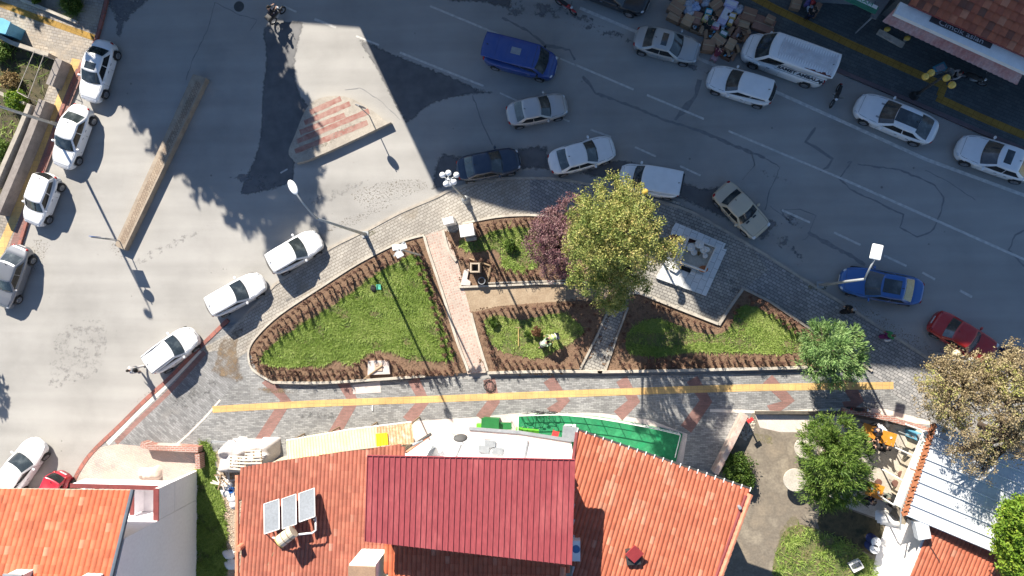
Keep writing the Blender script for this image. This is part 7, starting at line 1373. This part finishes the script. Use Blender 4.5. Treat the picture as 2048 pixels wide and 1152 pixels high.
goods('wrapped_pack', 'large lilac white wrapped pack standing tall in the heap', 'pack', (1452, 28), (.55, 1.3), -.5, .7, mat('lilac film', (.50, .50, .68), (.42, .42, .6), scale=3, rough=.3)); goods('wrapped_pack', 'lilac white wrapped pack at the top edge of the heap', 'pack', (1463, 6), (.8, .45), -.4, .8, mat('lilac film', .5)); goods('gift_box', 'bright turquoise box in the heap', 'box', (1418, 23), (.42, .42), -.3, .6, mat('turquoise', (.03, .36, .5), (.03, .3, .42), scale=3, rough=.4))
goods('wrapped_pack', 'white pack with pale top beside the turquoise box', 'pack', (1385, 25), (.6, .3), .3, .5, WHITEM); goods('printed_box', 'pastel green and yellow printed box in the middle of the heap', 'box', (1418, 38), (.75, .5), -.6, .6, mat('pastel print', (.25, .6, .4), (.75, .6, .2), scale=7, c3=(.7, .35, .35))); goods('printed_box', 'white box with red and blue print in the middle of the heap', 'box', (1432, 48), (.55, .6), -.3, .55, mat('red blue print', (.7, .7, .75), (.6, .12, .12), scale=6, c3=(.15, .2, .5))); goods('wrapped_pack', 'ochre yellow ribbed pack in the heap', 'pack', (1463, 30), (.6, .4), -.3, .7, mat('ochre pack', (.55, .38, .13), (.45, .3, .1), scale=5)); goods('wrapped_pack', 'second ochre ribbed pack just below the first', 'pack', (1462, 42), (.3, .5), -.4, .6, mat('ochre pack', .5))
goods('plastic_bag', 'dark green sack in the gap beside the printed boxes', 'bag', (1412, 52), (.6, .8), .5, .3, mat('dark green sack', (.02, .045, .04), (.03, .05, .045), scale=4), True); goods('wrapped_pack', 'green topped pack on the large open carton', 'pack', (1448, 66), (.5, .4), -.5, .6, mat('sage pack', (.10, .2, .15), (.08, .15, .12), scale=4))
for c, l_, m_ in (((1616, 6), 'violet bag carried at the top edge by the shop street', mat('violet', (.16, .12, .3), (.1, .08, .2), scale=4)), ((1626, 3), 'red bag carried at the top edge by the shop street', REDP), ((1622, 17), 'pale blue bag carried on the shop street', CLEAR)): goods('shopping_bag', l_, 'bag', c, (.4, .4), .3, .7, m_, True)
# ================================================================ PEOPLE
SKIN = mat('skin', (.45, .27, .19), (.40, .235, .165), scale=5, rough=.6)
def skinned(name, V, E, Rd, m, parent, root=0, sub=1):
    me = bpy.data.meshes.new(name); me.from_pydata([tuple(v) for v in V], E, []); o = bpy.data.objects.new(name, me); COL.objects.link(o); o.parent = parent; me.materials.append(m)
    md = o.modifiers.new('skin', 'SKIN')
    for i, r in enumerate(Rd): s = me.skin_vertices[0].data[i]; s.radius = r if hasattr(r, '__len__') else (r, r); s.use_root = (i == root)
    md.use_smooth_shade = True; md.use_x_symmetry = False; o.modifiers.new('sub', 'SUBSURF').levels = sub; o.modifiers['sub'].render_levels = sub; return o
def person(label, px_, z, face, pose, top, bottom, hair=(.02, .015, .012), h=1.72, skirt=False, vest=None, group=None):
    """face: photo-plane angle of the direction faced, degrees counter-clockwise from right"""
    p = W(*px_, z); t = thing('person', label, 'person', (p.x, p.y, z), math.radians(face), group); s = h/1.72; V = Vector
    sit = pose == 'sit'; bend = {'bend': 1.15, 'kneel': .75, 'sit': .25, 'lean': .35}.get(pose, .04); ph = {'sit': .50, 'kneel': .42, 'bend': .84}.get(pose, .92)
    pel = V((0, 0, ph)); up = V((math.sin(bend), 0, math.cos(bend))); ab = pel+up*.18; ch = pel+up*.40; nk = pel+up*.56; hu = (up+V((.15, 0, .25 if pose in ('bend', 'kneel') else 0))).normalized(); hd = nk+hu*.10; cr = nk+hu*.24
    P = [pel, ab, ch, nk, hd, cr, hd+V((.085, 0, .0))+hu*.03]; R = [(.14, .12), (.135, .10), (.15, .115), .055, (.075, .085), (.06, .07), .014]; E = [(0, 1), (1, 2), (2, 3), (3, 4), (4, 5), (4, 6)]
    for sgn in (-1, 1): P.append(hd+V((0, sgn*.085, 0))+hu*.03); R.append(.012); E.append((4, len(P)-1))
    arms = {}; legs = {}
    for sgn in (-1, 1):
        st = sgn if pose == 'walk' else 0
        hip = pel+V((0, sgn*.095, -.04))
        if sit: kn = hip+V((.42, sgn*.03, 0)); an = V((kn.x+.04, kn.y, .07))
        elif pose == 'kneel': kn = V((.30*(1 if sgn > 0 else .4), sgn*.14, .42 if sgn > 0 else .08)); an = V((.12 if sgn > 0 else -.3, sgn*.13, .07))
        elif pose == 'bend': kn = hip+V((.10, sgn*.05, -.38)); an = V((.0, sgn*.16, .07))
        else: kn = hip+V((.10*st+.04, 0, -.42)); an = V((.27*st, sgn*.09, .07))
        toe = an+V((.17, 0, -.035)); b0 = len(P); P += [hip, kn, an, toe]; R += [.095, .062, .042, .035]; E += [(0, b0), (b0, b0+1), (b0+1, b0+2), (b0+2, b0+3)]; legs[sgn] = (hip, kn, an, toe)
        sh = ch+up*.08+V((0, sgn*.185, 0))
        if pose in ('bend', 'kneel', 'lean'): el = sh+V((.10, sgn*.05, -.24)); wr = el+V((.18, -sgn*.04, -.16))
        elif sit: el = sh+V((.08, sgn*.06, -.25)); wr = el+V((.24, -sgn*.08, .02))
        elif pose == 'carry': el = sh+V((.04, sgn*.05, -.26)); wr = el+V((.22, -sgn*.03, .03))
        else: el = sh+V((-.10*st, sgn*.06, -.27)); wr = el+V((.06-.10*st, 0, -.23))
        hv = (wr-el).normalized(); pa = wr+hv*.07; b1 = len(P); P += [sh, el, wr, pa]; R += [.062, .045, .032, (.036, .022)]; E += [(2, b1), (b1, b1+1), (b1+1, b1+2), (b1+2, b1+3)]; arms[sgn] = (sh, el, wr)
        sd = hv.cross(V((0, 0, 1)) if abs(hv.z) < .9 else V((1, 0, 0))).normalized(); pn = hv.cross(sd)
        for k, (o_, l_) in enumerate(((-.028, .075), (-.009, .085), (.010, .08), (.028, .062))):
            f0 = pa+sd*o_+hv*.03; f1 = f0+hv*l_*.5+pn*.01; f2 = f1+hv*l_*.35+pn*.03; b2 = len(P); P += [f0, f1, f2]; R += [.010, .0085, .007]; E += [(b1+3, b2), (b2, b2+1), (b2+1, b2+2)]
        f0 = wr+hv*.03+sd*.035; f1 = f0+hv*.04+sd*.02; b2 = len(P); P += [f0, f1]; R += [.011, .009]; E += [(b1+3, b2), (b2, b2+1)]
    skinned('body', [v*s for v in P], E, [tuple(x*s for x in r) if hasattr(r, '__len__') else r*s for r in R], SKIN, t)
    # clothes
    g = lambda k: k
    TV = [pel+up*.02, ab, ch, nk-up*.03]; TR = [(.165, .15), (.16, .135), (.18, .15), .075]; TE = [(0, 1), (1, 2), (2, 3)]
    for sgn in (-1, 1): sh, el, wr = arms[sgn]; b0 = len(TV); TV += [sh, el, el.lerp(wr, .85)]; TR += [.085, .062, .05]; TE += [(2, b0), (b0, b0+1), (b0+1, b0+2)]
    skinned('jacket', [v*s for v in TV], TE, [tuple(x*s for x in r) if hasattr(r, '__len__') else r*s for r in TR], top, t)
    if vest:
        skinned('safety_vest', [v*s for v in (pel+up*.0, ab, ch, nk-up*.07)], [(0, 1), (1, 2), (2, 3)], [(.19*s, .175*s), (.185*s, .16*s), (.21*s, .18*s), (.12*s, .1*s)], vest, t)
        q = MB(); 
        for k in (.12, .34): c = (pel+up*k)*s; q.tube([c-up*.02*s, c+up*.02*s], .215*s, 16, cap=False)
        q.obj('reflective_band', WHITEM, t, world=False)
    BV = [pel]; BR = [(.165, .15)]; BE = []
    for sgn in (-1, 1): hip, kn, an, toe = legs[sgn]; b0 = len(BV); BV += [hip, kn, an.lerp(kn, .12)]; BR += [.115 if not skirt else .17, .082 if not skirt else .17, .065 if not skirt else .16]; BE += [(0, b0), (b0, b0+1), (b0+1, b0+2)]
    skinned('skirt' if skirt else 'trousers', [v*s for v in BV], BE, [tuple(x*s for x in r) if hasattr(r, '__len__') else r*s for r in BR], bottom, t)
    for sgn in (-1, 1): hip, kn, an, toe = legs[sgn]; MB().ball((an.lerp(toe, .5)+V((.02, 0, -.01)))*s, (.14*s, .055*s, .05*s), 10, 7).obj('shoe', DARK, t, world=False, smooth=True)
    MB().ball((hd+hu*.055-V((.022, 0, -.01)))*s, (.108*s, .094*s, .12*s), 12, 9).obj('hair', mat('hair %.3f %.3f' % (hair[0], hair[1]), hair, tuple(x*.7 for x in hair), scale=9), t, world=False, smooth=True)
    for sgn in (-1, 1): MB().ball((hd+V((.078, sgn*.03, 0))+hu*.04)*s, .012*s, 6, 5).obj('eye', DARK, t, world=False)
    return t, (lambda v: parent_world(t) @ (V(v)*s))
fab = lambda n_, c: mat('fabric '+n_, c, tuple(x*.75 for x in c), scale=5, rough=.9)
WF, BF, NF, GF = fab('white', (.68, .68, .68)), fab('black', (.012, .012, .014)), fab('navy', (.02, .025, .05)), fab('grey', (.16, .165, .18))
HV = mat('hi vis', (.48, .66, .22), (.42, .6, .18), scale=4, rough=.7); GREENF, PURF, MARF = fab('green', (.05, .28, .10)), fab('purple', (.18, .03, .14)), fab('maroon', (.14, .02, .04))
t, f = person('person in white top walking with a black shoulder bag on the sunlit road', (287, 736), 0, 205, 'walk', WF, WF); MB().ball((-.14, .10, 1.12), (.10, .17, .24), 12, 8).obj('shoulder_bag', BF, t, world=False, smooth=True); MB().tube([(-.02, -.17, 1.36), (.14, .0, 1.2), (-.1, .16, 1.1)], .014, 5).obj('bag_strap', BF, t, world=False)
person('gardener in light green safety vest kneeling on the grass by the brown bush', (1084, 688), .18, 25, 'kneel', fab('mint', (.35, .5, .36)), BF, vest=mat('pale vest', (.55, .68, .50), (.5, .62, .45), scale=4, rough=.7))
person('gardener in bright yellow green safety vest bending over, right of the other', (1114, 671), .18, 195, 'bend', fab('olive', (.2, .25, .1)), NF, vest=HV)
person('person in long black coat with a grey scarf walking up the shaded sidewalk', (1686, 619), .13, 20, 'walk', BF, BF, hair=(.30, .31, .34), skirt=True)
person('person in brown top half hidden by the pale conifer', (1705, 668), .13, -15, 'stand', fab('brown', (.24, .11, .08)), GF)
t, f = person('person in green top and purple skirt walking with a white bag', (1764, 669), .13, 10, 'walk', GREENF, PURF, skirt=True, h=1.6); MB().ball((-.05, -.30, .72), (.2, .09, .17), 12, 8).obj('carrier_bag', SACK, t, world=False, smooth=True)
person('person in black and white jacket standing by the motorcycle near the shop', (1900, 160), .12, 190, 'lean', fab('mixed', (.3, .3, .32)), BF)
person('person in dark clothes carrying goods on the shop street at the top edge', (1612, 40), .12, 75, 'carry', BF, NF)
person('person in maroon top bending beside the lowest cartons', (1424, 124), 0, 60, 'bend', MARF, fab('dusty pink', (.32, .2, .24)))
person('person in dark green jacket bending over cartons in the middle of the heap', (1411, 62), 0, 60, 'bend', fab('dark green', (.02, .05, .04)), BF)
person('rider in black jacket on the motorcycle at the top edge', (549, 33), .38, 50, 'sit', BF, NF)
bch = fab('charcoal', (.03, .03, .035))
PC = [((1722, 878), -10, BF, 'seated person in black left of the half hidden orange table'), ((1738, 892), 80, bch, 'seated person in charcoal below the half hidden orange table'), ((1741, 852), -70, NF, 'seated person in navy above the half hidden orange table'), ((1759, 893), 60, BF, 'seated person in black below the table with the white cloth'), ((1728, 998), 40, NF, 'seated person in navy jacket left of the lower orange table'), ((1768, 990), 170, fab('sage', (.15, .17, .14)), 'seated person in grey green right of the lower orange table')]
for i, (c, a, m_, lb) in enumerate(PC):
    person(lb, c, .14, a, 'sit', m_, bch); d = math.radians(a); q = W(*c, .14)
    t = thing('chair', 'dark chair under the '+lb.split(' in ')[0]+[' at the far left', ' nearest the low wall side', ' at the top table', ' below the cloth table', ' lower left', ' lower right'][i], 'chair', (q.x-.02*math.cos(d), q.y-.02*math.sin(d), .14), d, 'occupied chairs on the patio'); MB().box((0, 0, .37), (.42, .42, .04)).obj('seat', DARK, t, world=False); MB().box((-.23, 0, .62), (.03, .4, .4)).obj('backrest', DARK, t, world=False); [MB().tube([(x, y, .36), (x, y, 0)], .016, 5).obj('leg', DARK, t, world=False) for x in (-.18, .18) for y in (-.18, .18)]
